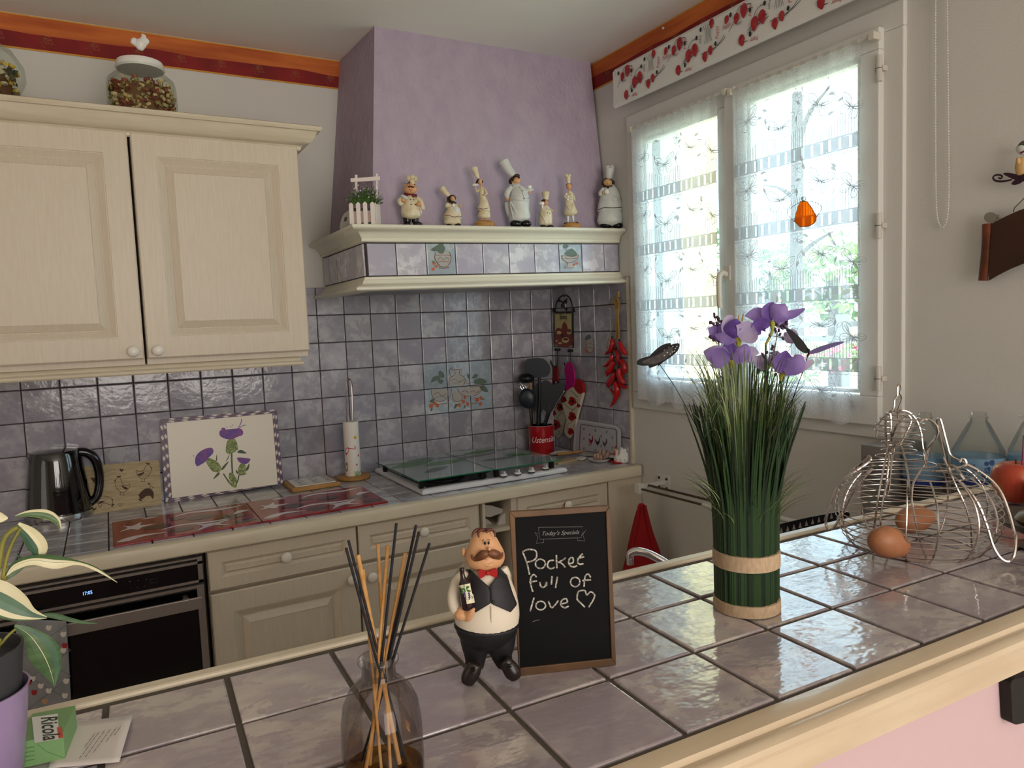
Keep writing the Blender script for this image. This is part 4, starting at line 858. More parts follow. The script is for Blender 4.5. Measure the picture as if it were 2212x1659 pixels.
F.disc(m,1150,350,35,22,d+.0003); F.line(m,[(1370,370),(1430,270),(1450,185)],12,d+.0003); F.line(m,[(1400,350),(1460,300),(1520,288)],10,d+.0003)
for x,y in ((1275,315),(1300,288),(1210,322),(665,790)): F.disc(m,x,y,9,8,d+.0003,6)
m.build('thistle_print',None,TB)
# trivet, paper roll
t=thing('tile_trivet','wooden trivet with a tile printed with small chillies beside the thistle board','trivet',V((-.49,-.11,.9005)))
m=MB().box((-.576,-.188,.9005),(-.408,-.03,.916)); m.build('wooden_base',OAK,t,bevel=.004)
m=MB().mat(WHITE).box((-.562,-.176,.9162),(-.422,-.044,.9185)).mat(M('grey_ink2',(96,96,100),.5)).box((-.559,-.173,.9186),(-.425,-.1722,.9188)).box((-.559,-.048,.9186),(-.425,-.0472,.9188))
for i in range(3):
    for j in range(5):
        m.mat([M('chilli_red_print',(130,40,44),.4),M('chilli_grey_print',(104,100,96),.4),M('chilli_green_print',(96,100,60),.4)][(i+j)%3]); x=-.548+.048*i; y=-.162+.0235*j
        m.ngon([(x,y,.9188),(x+.012,y+.007,.9188),(x+.03,y+.008,.9188),(x+.036,y+.004,.9188),(x+.024,y+.001,.9188),(x+.01,y-.003,.9188)])
m.build('printed_tile',None,t)
rc=on(2,.9005,764,1033); Fq=Fr(rc); s=Fq.s; t=thing('kitchen_roll_holder','wooden kitchen roll holder with tall steel loop','kitchen roll holder',rc)
m=MB().lathe([(.0005,0),(34*s,0),(36*s,.003),(36*s,.010),(34*s,.0125),(.0005,.0125)],rc,36); m.build('wooden_base',OAK,t,smooth=True)
m=MB(); Fq.wire(m,[(755,1028),(750,930),(748,835),(753,820),(760,835),(763,930),(766,1028)],1.8); m.build('steel_loop',CHROME,t,smooth=True)
zr=Fq.w(762,910).z-.9005
t=thing('kitchen_roll','printed kitchen roll with pink flamingo, half used','kitchen roll',rc+V((0,0,.013)))
m=MB().lathe([(.006,.013),(16.2*s,.013),(16.4*s,.016),(16.4*s,zr-.002),(16*s,zr),(.006,zr)],rc,32); m.build('paper',M('kitchen_paper',(232,226,216),.9,bump=.6,bs=120),t,smooth=True)
m=MB(); Fp=Fr(rc+Fq.n*16.6*s,None,(660,860,5.53)); 
def cyl(mm):
    for i,v in enumerate(mm.v):
        q=v-rc; z=q.z; x=q.dot(Fq.e); x=max(min(x,16*s),-16*s); a=math.asin(x/(16.6*s)); mm.v[i]=rc+(Fq.e*sin(a)+Fq.n*cos(a))*16.75*s+V((0,0,z))
m.mat(M('flamingo_pink',(196,40,92),.6)); F=Fp; F.poly(m,[(480,610),(510,590),(520,620),(510,650),(485,690),(476,650)],0,3); F.line(m,[(505,600),(545,602),(590,608),(595,590),(580,575)],9,0); F.line(m,[(600,795),(618,790),(610,812)],9,0); F.disc(m,630,690,7,16,0)
m.mat(M('print_yellow',(220,176,50),.6)); F.disc(m,592,472,17,22,0); m.mat(M('print_olive',(140,110,40),.6)); F.disc(m,493,830,14,60,0)
m.mat(M('print_green',(90,150,80),.6))
for q in range(5): F.line(m,[(600+q*4,950),(590+q*14,900),(585+q*18,870+8*(q%2))],7,0)
cyl(m); m.build('print',None,t)
# poppy glass covers
PR=M('poppy_red_glass',(160,22,28),.14,coat=.25,spec=.3,var=(120,12,22),vs=30); PW_=M('poppy_pale_gap',(220,214,220),.14,coat=.25,spec=.3); PB=M('poppy_dark_centre',(36,14,22),.14,coat=.25,spec=.3)
def poppy_cover(x0,x1,label):
    t=thing('poppy_glass_cover',label,'hob cover',((x0+x1)/2,-.39,.9005),'red poppy glass covers on the worktop'); y0,y1=-.533,-.252
    MB().box((x0,y0,.9005),(x1,y1,.906)).build('glass_sheet',PR,t,bevel=.0008)
    m=MB().mat(PW_); w=x1-x0; z=.9064
    for q in ([(.04,.50),(.10,.62),(.07,.75),(.13,.68),(.20,.80),(.19,.66),(.30,.62),(.2,.56),(.17,.48),(.12,.55)],[(.02,.10),(.10,.22),(.22,.24),(.36,.17),(.2,.17),(.1,.08)],[(.3,.3),(.45,.36),(.66,.30),(.9,.36),(.66,.36),(.45,.42)],[(.55,.05),(.6,.2),(.56,.3),(.66,.27),(.8,.3),(.72,.2),(.78,.06),(.67,.16)],[(.42,.78),(.55,.86),(.8,.80),(.98,.90),(.8,.88),(.55,.93)],[(.85,.5),(.9,.64),(.99,.6),(.93,.55)],[(.2,.93),(.26,.97),(.33,.94),(.27,.90)]):
        m.ngon([(x0+w*a,y0+(y1-y0)*b,z) for a,b in cr(q,3,True)])
    m.mat(PB)
    for a,b,r in ((.30,.47,.030),(.62,.60,.032),(.84,.42,.03),(.45,.20,.028),(.9,.16,.026),(.45,.70,.02)):
        m.ngon([(x0+w*a+r*cos(k)*1.2,y0+(y1-y0)*b+r*.8*sin(k),z+.0001) for k in [2*PI*i/14 for i in range(14)]])
    m.build('poppy_print',None,t)
poppy_cover(-1.117,-.740,'poppy glass cover lying in front of the thistle board'); poppy_cover(-.737,-.357,'poppy glass cover lying in front of trivet and kitchen roll')
# ---------------------------------------------------------------- corner group right of the hob
UT=(1100,620,4.367); pc=on(2,.9005,1163,975); pc.y=-.10; Fu=Fr(pc,None,UT); s=Fu.s/ (1/4.367)
t=thing('utensil_pot','red ceramic utensil pot lettered in white script','pot',pc); ph=Fu.w(262,1300).z-.9005; pr_=27.2*s
m=MB().mat(M('red_ceramic',(168,18,26),.25,coat=.3)).lathe([(.001,0),(pr_*.97,0),(pr_,.003),(pr_,ph-.001)],pc,40).mat(WHITE).lathe([(pr_,ph-.001),(pr_*1.01,ph),(pr_*.95,ph),(pr_*.94,ph-.006),(pr_*.94,.006),(.001,.005)],pc,40)
m.build('pot_body',None,t,smooth=True)
tm=MB(); text(tm,'Ustensiles',(0,0,0),(1,0,0),(0,1,0),.036,width=.122,shear=.35); Fn=Fu.n; 
tm.v=[pc+(Fu.e*sin(v.x/pr_+.30)+Fn*cos(v.x/pr_+.30))*(pr_+.0006)+V((0,0,ph*.42+v.y)) for v in tm.v]; tm.build('lettering',M('white_script',(236,226,220),.4),t)
UB=M('black_nylon',(14,18,24),.4); UG=M('dark_teal_nylon',(26,36,46),.35)
UG_='kitchen utensils standing in the red pot'
def utensil(name,label,mat,ops,hand=None,d=0):
    b=pc+V((0,0,.012)); t=thing(name,label,'utensil',b,UG_)
    for pn,mt,f in ops:
        m=MB(); f(m); m.build(pn,mt or mat,t,smooth=50)
S=lambda pts,df=1,d=0: (lambda m: Fu.sweep(m,pts,df,10,d=d))
P2=lambda pts,d0,d1: (lambda m: Fu.slab(m,pts,d0,d1,3))
utensil('spatula','wide black spatula standing tallest in the utensil pot',UB,[('head',UG,P2([(160,690),(200,675),(320,675),(385,745),(380,820),(330,850),(190,850),(150,765)],.012,.008)),('handle',UB,S([(285,840,14),(285,1050,14),(270,1345,13)],.5,.006))])
utensil('ladle','black ladle seen from the side left of the spatula',UB,[('bowl',UB,lambda m:Fu.ball(m,160,862,78,46,d=.02)),('handle',UB,S([(220,870,12),(215,1050,11),(215,1345,10)],.6,.02))])
utensil('serving_spoon','dark rounded serving spoon nearest the camera in the pot',UG,[('bowl',UG,lambda m:Fu.ball(m,172,1052,82,96,d=.04,df=.35,rot=.25)),('handle',UB,S([(195,1130,12),(215,1300,11),(235,1345,10,-120)],.5,.035))])
utensil('whisk','steel wire whisk behind the serving spoon',CHROME,[('wires',CHROME,lambda m:[Fu.wire(m,[(150,1000),(150-a,950),(105,905+abs(a)*.3),(90+a*.6,930),(140,1000)],2,d=.02+a*.0002) for a in (-30,-10,15,40,60)]),('handle',OAK,S([(140,1000,6),(195,1180,9),(215,1345,9)],1,.01))])
utensil('wooden_spoon','pale wooden stick between the black utensils',OAK,[('handle',OAK,S([(205,905,10),(200,1180,9),(205,1345,9,-60)],1,.03))])
utensil('slotted_turner','black slotted turner on the right side of the pot',UB,[('head',UB,P2([(300,905),(360,880),(420,920),(500,900),(520,960),(430,1150),(340,1180),(300,1050)],-.002,-.008)),('handle',UB,S([(380,1130,16),(330,1300,15),(300,1345,14)],.6,-.006))])
utensil('pasta_server','black pasta server behind the turner',UB,[('head',UB,P2([(230,960),(300,900),(330,1000),(320,1160),(250,1160)],.000,-.006)),('handle',UB,S([(280,1130,22),(275,1300,20),(270,1345,16)],.6,-.003))])
utensil('tongs','black handled tongs leaning right in the pot',UB,[('arm',UB,S([(440,890,26),(420,1000,22),(370,1200,15),(330,1345,12)],.5,-.02)),('wire_edge',CHROME,S([(522,978,3),(430,1130,3),(360,1300,3),(340,1345,3)],1,.004))])
# espresso plaque with hooks, on the window wall
PX=XR-.014; F=Fr((PX,-.12,1.45),(-1,0,0),UT); t=thing('espresso_plaque','black iron wall rack with an espresso picture and two hooks','wall rack',V((PX,-.12,1.30)))
IR=M('black_iron',(10,10,12),.4); m=MB()
F.wire(m,[(437,238),(442,170),(465,110),(505,78),(540,80),(575,115),(592,170),(597,238)],5.5); F.wire(m,[(412,235),(500,238),(615,232)],6)
F.wire(m,[(480,130),(510,150),(520,190),(540,225)],4); F.wire(m,[(545,110),(520,130),(500,165),(495,190),(510,185)],4)
for x,y,r in ((418,215,16),(607,215,16),(472,130,14),(535,140,18),(495,175,12),(540,205,14),(518,88,9)): F.ball(m,x,y,r,r,df=.5)
m.build('iron_arch',IR,t,smooth=60)
m=MB(); F.slab(m,[(420,240),(597,240),(603,575),(423,562)],.001,-.010); m.build('frame_plate',IR,t)
m=MB().mat(M('plaque_cream',(190,176,120),.4)); F.poly(m,[(427,246),(590,246),(595,568),(430,555)],.0014)
m.mat(BLK)
for i in range(12):
    x=434+i*13.5; F.poly(m,[(x-5,246),(x+5,246),(x,262)],.0018)
for i in range(18):
    y=262+i*16.5; F.poly(m,[(428,y),(436,y+5),(428,y+10)],.0018); F.poly(m,[(592,y),(584,y+5),(592,y+10)],.0018)
m.mat(M('plaque_brown',(122,40,24),.4)); F.poly(m,[(437,410),(470,385),(500,400),(560,395),(588,420),(590,555),(437,545)],.0017,3); F.poly(m,[(500,360),(520,330),(545,360),(550,420),(495,420)],.0019,2); F.line(m,[(522,335),(522,318),(540,312),(545,300)],3,.0019)
m.mat(M('plaque_pale',(214,190,130),.4)); F.disc(m,530,500,34,26,.0021); F.disc(m,470,430,22,16,.0021); F.disc(m,565,430,20,14,.0021); F.poly(m,[(437,500),(460,505),(440,520)],.0021); F.disc(m,480,530,20,8,.0021)
m.mat(M('plaque_coffee',(70,22,14),.4)); F.disc(m,532,494,26,12,.0024); F.disc(m,565,424,14,7,.0024); F.disc(m,505,460,24,18,.002)
m.build('picture',None,t)
m=MB(); text(m,'Espresso',F.w(507,303,.0022),F.w(600,297)-F.w(500,297),F.w(507,200)-F.w(507,290),.03,shear=.4,width=.056,bold=.01); m.build('lettering',BLK,t)
for a,b in (([(455,590),(455,730),(445,750),(420,750),(400,725),(394,700)],(455,590)),([(577,590),(578,700),(572,745),(545,755),(525,740),(520,720)],(577,600))):
    m=MB(); F.wire(m,[(x,y,(0 if i<2 else 14 if i<4 else 22)) for i,(x,y) in enumerate(a)],4.5); F.ball(m,a[-1][0],a[-1][1],7,7,d=22*F.s); F.ball(m,b[0]-15,b[1],14,14); F.ball(m,b[0]+15,b[1],14,14); m.build('hook',IR,t,smooth=60)
F=Fr((XR-.026,-.15,1.30),(-1,0,0),UT)
t=thing('pot_grip','magenta silicone pot grip hanging from the right hook','pot holder',V((XR-.026,-.18,1.24))); m=MB(); F.slab(m,[(545,712),(580,715),(605,770),(615,860),(605,930),(560,960),(520,985),(535,900),(522,820),(520,760)],.0102,.004,3); m.build('pad',M('magenta_silicone',(176,12,112),.5),t,bevel=.002)
QW=M('quilted_cream',(206,198,176),.8,bump=.5,bs=90); QR=M('quilt_red',(156,20,24),.7); QG=M('quilt_green',(74,92,48),.7); QK=M('quilt_dark',(40,20,20),.7)
def mitt(label,body,cuff,pops,d,vines,h):
    o=V((XR-.03,-.17,1.12)); t=thing('oven_mitt',label,'oven mitt',o,'poppy oven mitts on the hooks')
    m=MB(); F.slab(m,body,d,d-.012,3); m.build('quilted_body',QW,t,bevel=.004)
    m=MB(); F.slab(m,cuff,d+.0015,d-.013,3); m.build('cuff',QR,t,bevel=.003)
    m=MB().mat(QG)
    for v in vines: F.line(m,v,3.5,d+.0008)
    for x,y,r in pops:
        m.mat(QR); F.poly(m,[(x+r*(1+.2*sin(5*k))*cos(k),y+r*1.15*(1+.15*cos(3*k))*sin(k)) for k in [2*PI*i/16 for i in range(16)]],d+.0012); m.mat(QK); F.disc(m,x+3,y-2,r*.3,r*.35,d+.0016,8)
    m.build('poppy_print',None,t)
mitt('poppy quilted oven mitt hanging right, wide red cuff showing',[(560,960),(620,940),(690,985),(680,1060),(655,1150),(635,1230),(625,1300),(600,1380),(575,1425),(545,1410),(520,1370),(525,1310),(540,1250),(520,1180),(500,1120),(500,1050)],[(600,925),(620,870),(660,880),(690,930),(695,985),(675,1008),(640,995)],((595,1078,36),(595,1222,36),(580,1362,28),(515,1062,26),(655,1120,16)),.004,([(560,970),(610,1000),(640,1040),(650,1020)],[(640,1060),(640,1120),(600,1160),(560,1200)],[(530,1100),(560,1140),(620,1160)],[(600,1270),(550,1300),(545,1360)],[(620,1290),(600,1330)]),0)
mitt('poppy quilted oven mitt hanging left, behind the utensil pot',[(400,905),(450,905),(500,1000),(515,1120),(530,1240),(510,1310),(490,1380),(460,1420),(430,1400),(400,1360),(385,1300),(390,1150)],[(415,755),(447,755),(450,860),(455,905),(375,915),(410,860)],((480,1135,30),(440,1300,42),(415,1190,26)),-.010,([(470,1000),(440,1080),(470,1110)],[(500,1180),(450,1240),(500,1260)],[(460,1350),(480,1380),(440,1395)]),0)
# chilli garland
CZm=(1000,600,5.53); F=Fr((XR-.024,-.48,1.33),(-1,0,0),CZm); t=thing('chilli_garland','garland of glossy red chillies tied with raffia on the tiled wall end','garland',V((XR-.024,-.48,1.22)))
CR_=M('glossy_chilli_red',(176,14,18),.2,coat=.5); CT=M('chilli_stem_dark',(28,26,20),.5); RF=M('raffia',(170,132,70),.7)
for path,w in (([(1780,740),(1785,800),(1750,870),(1695,915)],40),([(1870,770),(1890,830),(1930,890),(1970,925)],36),([(1830,870),(1860,960),(1850,1060)],42),([(1780,920),(1770,980),(1720,1040),(1665,1060)],34),([(1880,980),(1920,1040),(1930,1110),(1900,1170)],36),([(1790,1010),(1760,1090),(1730,1130),(1720,1180)],44),([(1860,1090),(1870,1180),(1910,1240),(1935,1250)],40),([(1810,1140),(1790,1200),(1740,1270),(1740,1320)],44),([(1870,1200),(1880,1260),(1920,1300),(1965,1315)],32),([(1820,1250),(1840,1330),(1830,1420),(1790,1500),(1755,1545)],42),([(1765,1340),(1790,1370),(1800,1400)],20)):
    m=MB().mat(CR_); k=len(path)-1; F.sweep(m,[(x,y,w*(.7,1,.85,.5,.12)[min(int(i*4/k),4)]) for i,(x,y) in enumerate(path)],.9,10,d=RND.uniform(-.004,.012)); m.mat(CT); F.ball(m,path[0][0],path[0][1]-w*.7,w*.4,w*.35,d=.002); m.build('chilli',None,t,smooth=60)
m=MB()
for i in range(16):
    a=RND.uniform(-30,30); F.wire(m,[(1850+a*1.6-25,215+abs(a)*2),(1845+a,330),(1848+a*.3,420),(1845+a*.5,520),(1850+a*.8,640),(1840+a,730)],5,d=RND.uniform(-.003,.004))
F.wire(m,[(1845,370),(1855,500),(1840,520),(1838,380)],7,d=.004); F.wire(m,[(1665,340),(1740,350),(1820,375)],4); F.wire(m,[(1785,545),(1770,640),(1735,740),(1725,850)],4); F.wire(m,[(1860,160),(1858,230)],12)
m.build('raffia_tie',RF,t)
# tray with hens, leaning on the window wall
ZT=(1000,860,5.53); n=V((-cos(.2),0,sin(.2))); F=Fr((XR-.045,-.33,.9005),n,ZT); t=thing('hen_tray','grey dotted tray with three printed hens leaning in the tiled corner','tray',V((XR-.045,-.33,.9005)))
oc=[(1352,262),(1868,345),(1862,705),(1326,668)]; m=MB(); F.slab(m,round_quad(oc,70,5),.004,-.006); m.build('tray_body',M('grey_white_melamine',(176,176,182),.3),t,bevel=.002)
m=MB(); F.line(m,round_quad(oc,70,5),26,.0055,1,True); m.build('rim',M('pale_rim',(196,196,200),.3),t)
m=MB().mat(M('tray_red_line',(96,50,60),.4)); F.line(m,round_quad([(1405,312),(1835,375),(1835,672),(1390,628)],30,4),7,.0046,1,True)
m.mat(M('tray_dot_grey',(138,140,150),.4))
for i,(x,y) in enumerate([(1445+i*68,368+i*9+j*118+(60 if i%2 else 0)) for i in range(6) for j in range(3)]):
    if y<640+i: F.disc(m,x,y,12,19,.0046,10)
for (x,y),c in zip(((1528,498),(1608,516),(1692,530)),((150,26,34),(40,38,44),(84,76,80))):
    m.mat(M('tray_hen_%d'%c[0],c,.4)); F.poly(m,[(x-25,y-20),(x-5,y+2),(x+12,y-5),(x+18,y-45),(x+26,y-40),(x+24,y+15),(x+5,y+42),(x-15,y+30)],.005,3); F.line(m,[(x+4,y+40),(x+6,y+66)],5,.005,1)
m.build('hen_print',None,t)
# chicken timer, spoon rest with garlic, plates and sticks
tcn=on(2,.9005,1343,1000); tcn.y+=.02; F=Fr(tcn,None,ZT); s=F.s
t=thing('chicken_timer','red and white hen shaped kitchen timer at the worktop end','timer',tcn)
zz=lambda y: F.w(1900,y).z-.9005
m=MB().lathe([(.0005,0),(90*s,0),(99*s,.004),(99*s,zz(755)),(95*s,zz(745)),(.001,zz(745))],tcn,32); m.build('red_base',M('timer_red',(186,20,24),.3),t,smooth=True)
m=MB(); F.sweep(m,[(1880,595,34),(1875,640,62),(1885,690,88),(1900,735,97),(1902,750,97)],.95); F.sweep(m,[(1950,612,34),(1955,680,48)],.7); m.build('hen_body',WHITE,t,smooth=60,remesh=.0012)
m=MB(); F.ball(m,1935,680,44,36,d=.012,df=.4); m.build('wing',WHITE,t,smooth=True)
m=MB().mat(M('timer_red',)); F.sweep(m,[(1820,600,12),(1840,578,17),(1868,580,14)],.6); F.ball(m,1813,660,9,28,d=.012); m.mat(M('timer_yellow',(230,170,40),.4)); F.poly(m,[(1812,610),(1835,600),(1832,640)],.015); m.build('comb_and_beak',None,t,smooth=60)
m=MB()
for x in (1833,1880,1930,1978): F.poly(m,[(x-6,735),(x+6,735),(x,748)],97*s*.98,0)
F.disc(m,1862,604,4,4,.012+28*s); m.build('marks',BLK,t)
def onw(x,y,z=.9005): return on(2,z,1000+x/5.53,860+y/5.53)
t=thing('white_saucer','white oval saucer behind the wooden trivet near the hob','saucer',onw(1180,690)); c=onw(1175,672); MB().lathe([(.001,.002),(.03,.002),(.045,.007),(.047,.008),(.03,.0045),(.001,.004)],(c.x,c.y,.9),30,sx=1.15,sy=.7).build('dish',WHITE,t,smooth=True)
t=thing('wooden_trivet','flat pale wooden board with small holes beside the hob','trivet',onw(1200,780)); p=[onw(1050,775),onw(1140,795),onw(1370,745),onw(1290,730)]; MB().prism(p,(0,0,.006)).build('board',M('pale_ply',(196,176,136),.5),t)
t=thing('wooden_spatula','slim light wooden spatula lying between the plates','spatula',onw(1350,700)); a=onw(1130,705);b=onw(1560,668); MB().tube([a+V((0,0,.012)),a.lerp(b,.5)+V((0,0,.014)),b+V((0,0,.017))],[.007,.005,.006],8).build('stick',OAK,t,smooth=True)
t=thing('small_dish','small square white dish next to the spoon rest','dish',onw(1400,745)); p=[onw(1345,735),onw(1420,752),onw(1475,728),onw(1400,715)]; m=MB().prism(p,(0,0,.008)); m.build('dish',WHITE,t,bevel=.003)
gc=onw(1640,755); t=thing('spoon_rest','white porcelain spoon rest holding the garlic','spoon rest',gc); m=MB().lathe([(.001,.001),(.035,.001),(.047,.010),(.049,.012),(.046,.0115),(.033,.004),(.001,.004)],gc,32,sy=.8); m.lathe([(.0005,.006),(.02,.006),(.024,.011),(.0005,.009)],gc+V((.066,-.03,0)),20); m.build('dish',WHITE,t,smooth=True)
gc=gc+V((0,.0,.006)); F=Fr(gc,None,ZT); t=thing('garlic_bulb','broken garlic bulb lying in the white spoon rest','garlic',gc)
for i,(x,y,a) in enumerate(((1580,700,.3),(1615,690,.1),(1650,705,0),(1690,690,-.2),(1720,680,-.5),(1640,660,.2),(1680,655,-.1),(1600,715,.6))):
    m=MB(); F.ball(m,x,y,26,44,d=RND.uniform(-.004,.01),rot=a,n=9,k=6); m.build('clove',M('garlic_skin',(186,160,138),.6,var=(130,90,96),vs=60,vstretch=(3,3,.6)),t,smooth=True)
m=MB(); F.sweep(m,[(1710,690,30),(1735,660,22),(1755,640,6)],1); m.build('stalk',M('dry_stalk',(160,130,96),.7),t)
# papers in the open niche
F=Fr((.0,FY+.03,.80),(0,-1,0),ZT); t=thing('paper_bag','crumpled white paper bags pushed into the open shelf','paper bag',V((.0,FY+.03,.7655)))
for q,d in (([(262,1275),(420,1310),(540,1350),(540,1400),(440,1380),(330,1420),(262,1400)],-.03),([(430,1480),(460,1400),(540,1360),(560,1420),(560,1560),(480,1560),(410,1550)],-.012),([(262,1440),(330,1480),(400,1560),(262,1560)],-.04)):
    m=MB(); F.slab(m,q,d,d-.012,2); m.build('paper_fold',M('white_paper',(214,210,204),.8),t)
# ---------------------------------------------------------------- towel rail, red towel, tap, rack, canister, bottles behind the bar
t=thing('towel_rail','white wall bracket with two swing rails below the window','towel rail',V((XR,-.71,.84)))
m=MB().box((XR-.006,-.745,.825),(XR-.0005,-.675,.885)); m.build('wall_plate',PVC,t,bevel=.002)
for y,z in ((-.69,.872),(-.73,.872),(-.69,.838),(-.73,.838)): MB().lathe([(.0005,0),(.005,0),(.0045,.003),(.0005,.0035)],(XR-.006,y,z),10,Matrix.Rotation(-PI/2,4,'Y')).build('screw',M('dark_screw',(36,34,34),.4),t)
MB().box((.505,-.724,.853),(XR-.006,-.712,.866)).build('arm',PVC,t); MB().box((.49,-.733,.838),(.512,-.705,.872)).build('end_block',PVC,t,bevel=.002)
for x,z,y1 in ((.502,.853,-1.03),(.535,.862,-1.04)):
    MB().tube([(x,-.73,z),(x,y1,z+.004)],.0042,8).build('rail',M('oxidised_rail',(110,100,86),.35,metal=1),t,smooth=True); MB().tube([(x,y1,z+.004),(x,-1.42,z+.006)],.008,10).build('sleeve',PVC,t,smooth=True)
tw=on(0,.5,1386,1095); tw.z-=.02; F=Fr(tw); t=thing('red_towel','red cloth hanging in folds under the towel rail','towel',tw)
m=MB(); F.sweep(m,[(1386,1089,6),(1385,1120,15),(1387,1165,28),(1390,1215,41),(1390,1270,52),(1390,1340,58)],.45,20); m.build('cloth',M('red_cloth',(150,10,18),.85,bump=.2,bs=150),t,smooth=True)
m=MB(); F.sweep(m,[(1393,1092,3),(1405,1150,6),(1420,1200,8),(1432,1270,8)],1,8,d=.012); F.sweep(m,[(1381,1092,3),(1372,1150,6),(1362,1230,8),(1350,1300,8)],1,8,d=.01); m.build('fold',M('red_cloth',),t,smooth=True)
F=Fr(bar(.50,.40,-.05)); t=thing('kitchen_tap','chrome kitchen tap spout showing over the bar edge','tap',bar(.56,.42,-.228))
m=MB(); F.sweep(m,[(1361,1207,7.5),(1362,1196,8.5),(1375,1191,9),(1400,1196,9),(1430,1212,9.5),(1460,1232,10),(1490,1250,11)],1,14); m.build('spout',CHROME,t,smooth=True)
m=MB(); F.sweep(m,[(1492,1246,14),(1500,1330,15),(1502,1420,15)],1,14,cap=0); m.build('tap_body',CHROME,t,smooth=True); m=MB(); F.sweep(m,[(1360.5,1206,8.6),(1361,1219,8)],1,14,cap=0); m.build('aerator',CHROME,t,smooth=True)
dc=on(1,-1.72,1750,1125); F=Fr((dc.x,-1.72,dc.z)); t=thing('dish_rack','black plastic dish rack with a toothed rim behind the bar','dish rack',V((dc.x,-1.70,.8805)))
m=MB(); F.slab(m,[(1640,1143),(1745,1118),(1818,1104),(1835,1108),(1838,1165),(1640,1200)],.0,-.004); m.build('side_wall',BLACK,t)
for i in range(9):
    x=1688+i*13.5; y=1146-i*3.9; m=MB(); F.poly(m,[(x-3.5,y+6),(x,y-7),(x+3.5,y+5)],.0006); m.build('slot',M('rack_gap',(150,146,136),.6),t)
a=F.w(1640,1200); b=F.w(1838,1165); q=-F.n*.16; MB().box((a.x+.01,b.y,.8805),(b.x-.01,b.y+.05,.92)).build('basin',BLACK,t)
t=thing('steel_canister','grey steel canister against the wall left of the water bottles','canister',V((.53,-1.64,.8805))); MB().box((.46,-1.677,.8805),(.60,-1.600,1.128)).build('case',M('grey_steel_case',(128,126,124),.45,metal=.4),t,bevel=.003)
MB().box((.4585,-1.668,1.04),(.46,-1.61,1.1)).build('front_panel',M('grey_panel',(96,96,98),.4),t)
PET=glass_material('clear_bottle_plastic',(242,244,243),.2,.06,.6); LB=M('blue_bottle_label',(132,168,194),.5,var=(112,150,182),vs=20,alpha=.8); LBD=M('deep_blue_band',(30,56,130),.5); LBI=M('label_ink',(22,52,100),.5)
def bottle(px,x,r,label,txt=True):
    o=on(0,x,px,1000); o.z=.8805; t=thing('water_bottle',label,'bottle',o,'clear water bottles on the sink worktop'); Fb=Fr(o); zz=lambda y: Fb.w(px,y).z-.8805; zn=zz(903)
    m=MB().lathe([(.001,.002),(r*.9,.002),(r,.012),(r*.98,.04),(r,.07),(r*.98,.1),(r,zz(1035)),(r,zz(990)),(r*.98,zz(972)),(r*.72,zz(945)),(r*.42,zn-.012),(r*.32,zn-.006),(r*.32,zn),(r*.36,zn+.001),(r*.36,zn+.003),(r*.3,zn+.004),(r*.3,zn+.013)],o,32); m.build('bottle_body',PET,t,smooth=True)
    m=MB().mat(LB).lathe([(r*1.012,zz(1030)),(r*1.012,zz(983))],o,40).mat(LBD).lathe([(r*1.014,zz(1040)),(r*1.014,zz(1028))],o,40); m.build('label_sleeve',None,t,smooth=True)
    if txt:
        tm=MB().mat(LBI); k=.45
        def wrap(f,a0,z0):
            q=MB(); f(q); return [o+(Fb.e*sin(v.x/r+a0)+Fb.n*cos(v.x/r+a0))*r*1.03+V((0,0,z0+v.y)) for v in q.v],q.f
        for tx,a0,z0,ex,ey,sz,w in (('SOURCE',-.42,zz(1008),(0,1,0),(-1,0,0),.017,.03),('ST MEDARD',-.1,zz(1008),(0,1,0),(-1,0,0),.017,.03),('Saguaro',.62,zz(1012),(1,0,0),(0,1,0),.016,.04)):
            vs,fs=wrap(lambda q: text(q,tx,(0,0,0),ex,ey,sz,width=w),a0,z0); tm.add(vs,fs)
        for a0,z0,rr in ((.3,zz(992),.004),(.38,zz(1002),.003),(.2,zz(1018),.004),(.34,zz(1022),.003),(.5,zz(990),.005),(.75,zz(1022),.003)):
            vs,fs=wrap(lambda q: q.ngon([(rr*cos(k_),rr*1.3*sin(k_),0) for k_ in [2*PI*i/10 for i in range(10)]]),a0,z0); tm.add(vs,fs)
        tm.mat(M('label_score_green',(60,150,60),.5)); vs,fs=wrap(lambda q:q.ngon([(0,0,0),(.006,0,0),(.006,.008,0),(0,.008,0)]),.42,zz(1039)); tm.add(vs,fs)
        tm.mat(M('label_score_orange',(220,140,50),.5)); vs,fs=wrap(lambda q:q.ngon([(.006,0,0),(.017,0,0),(.017,.008,0),(.006,.008,0)]),.42,zz(1039)); tm.add(vs,fs)
        tm.build('label_print',None,t)
bottle(2113,.53,.050,'clear water bottle with blue label and blue drops, middle of three'); bottle(1997,.53,.046,'clear water bottle behind the wire hen basket, next to the canister',False); bottle(2226,.57,.040,'clear water bottle cut off by the right edge of the photo',False)
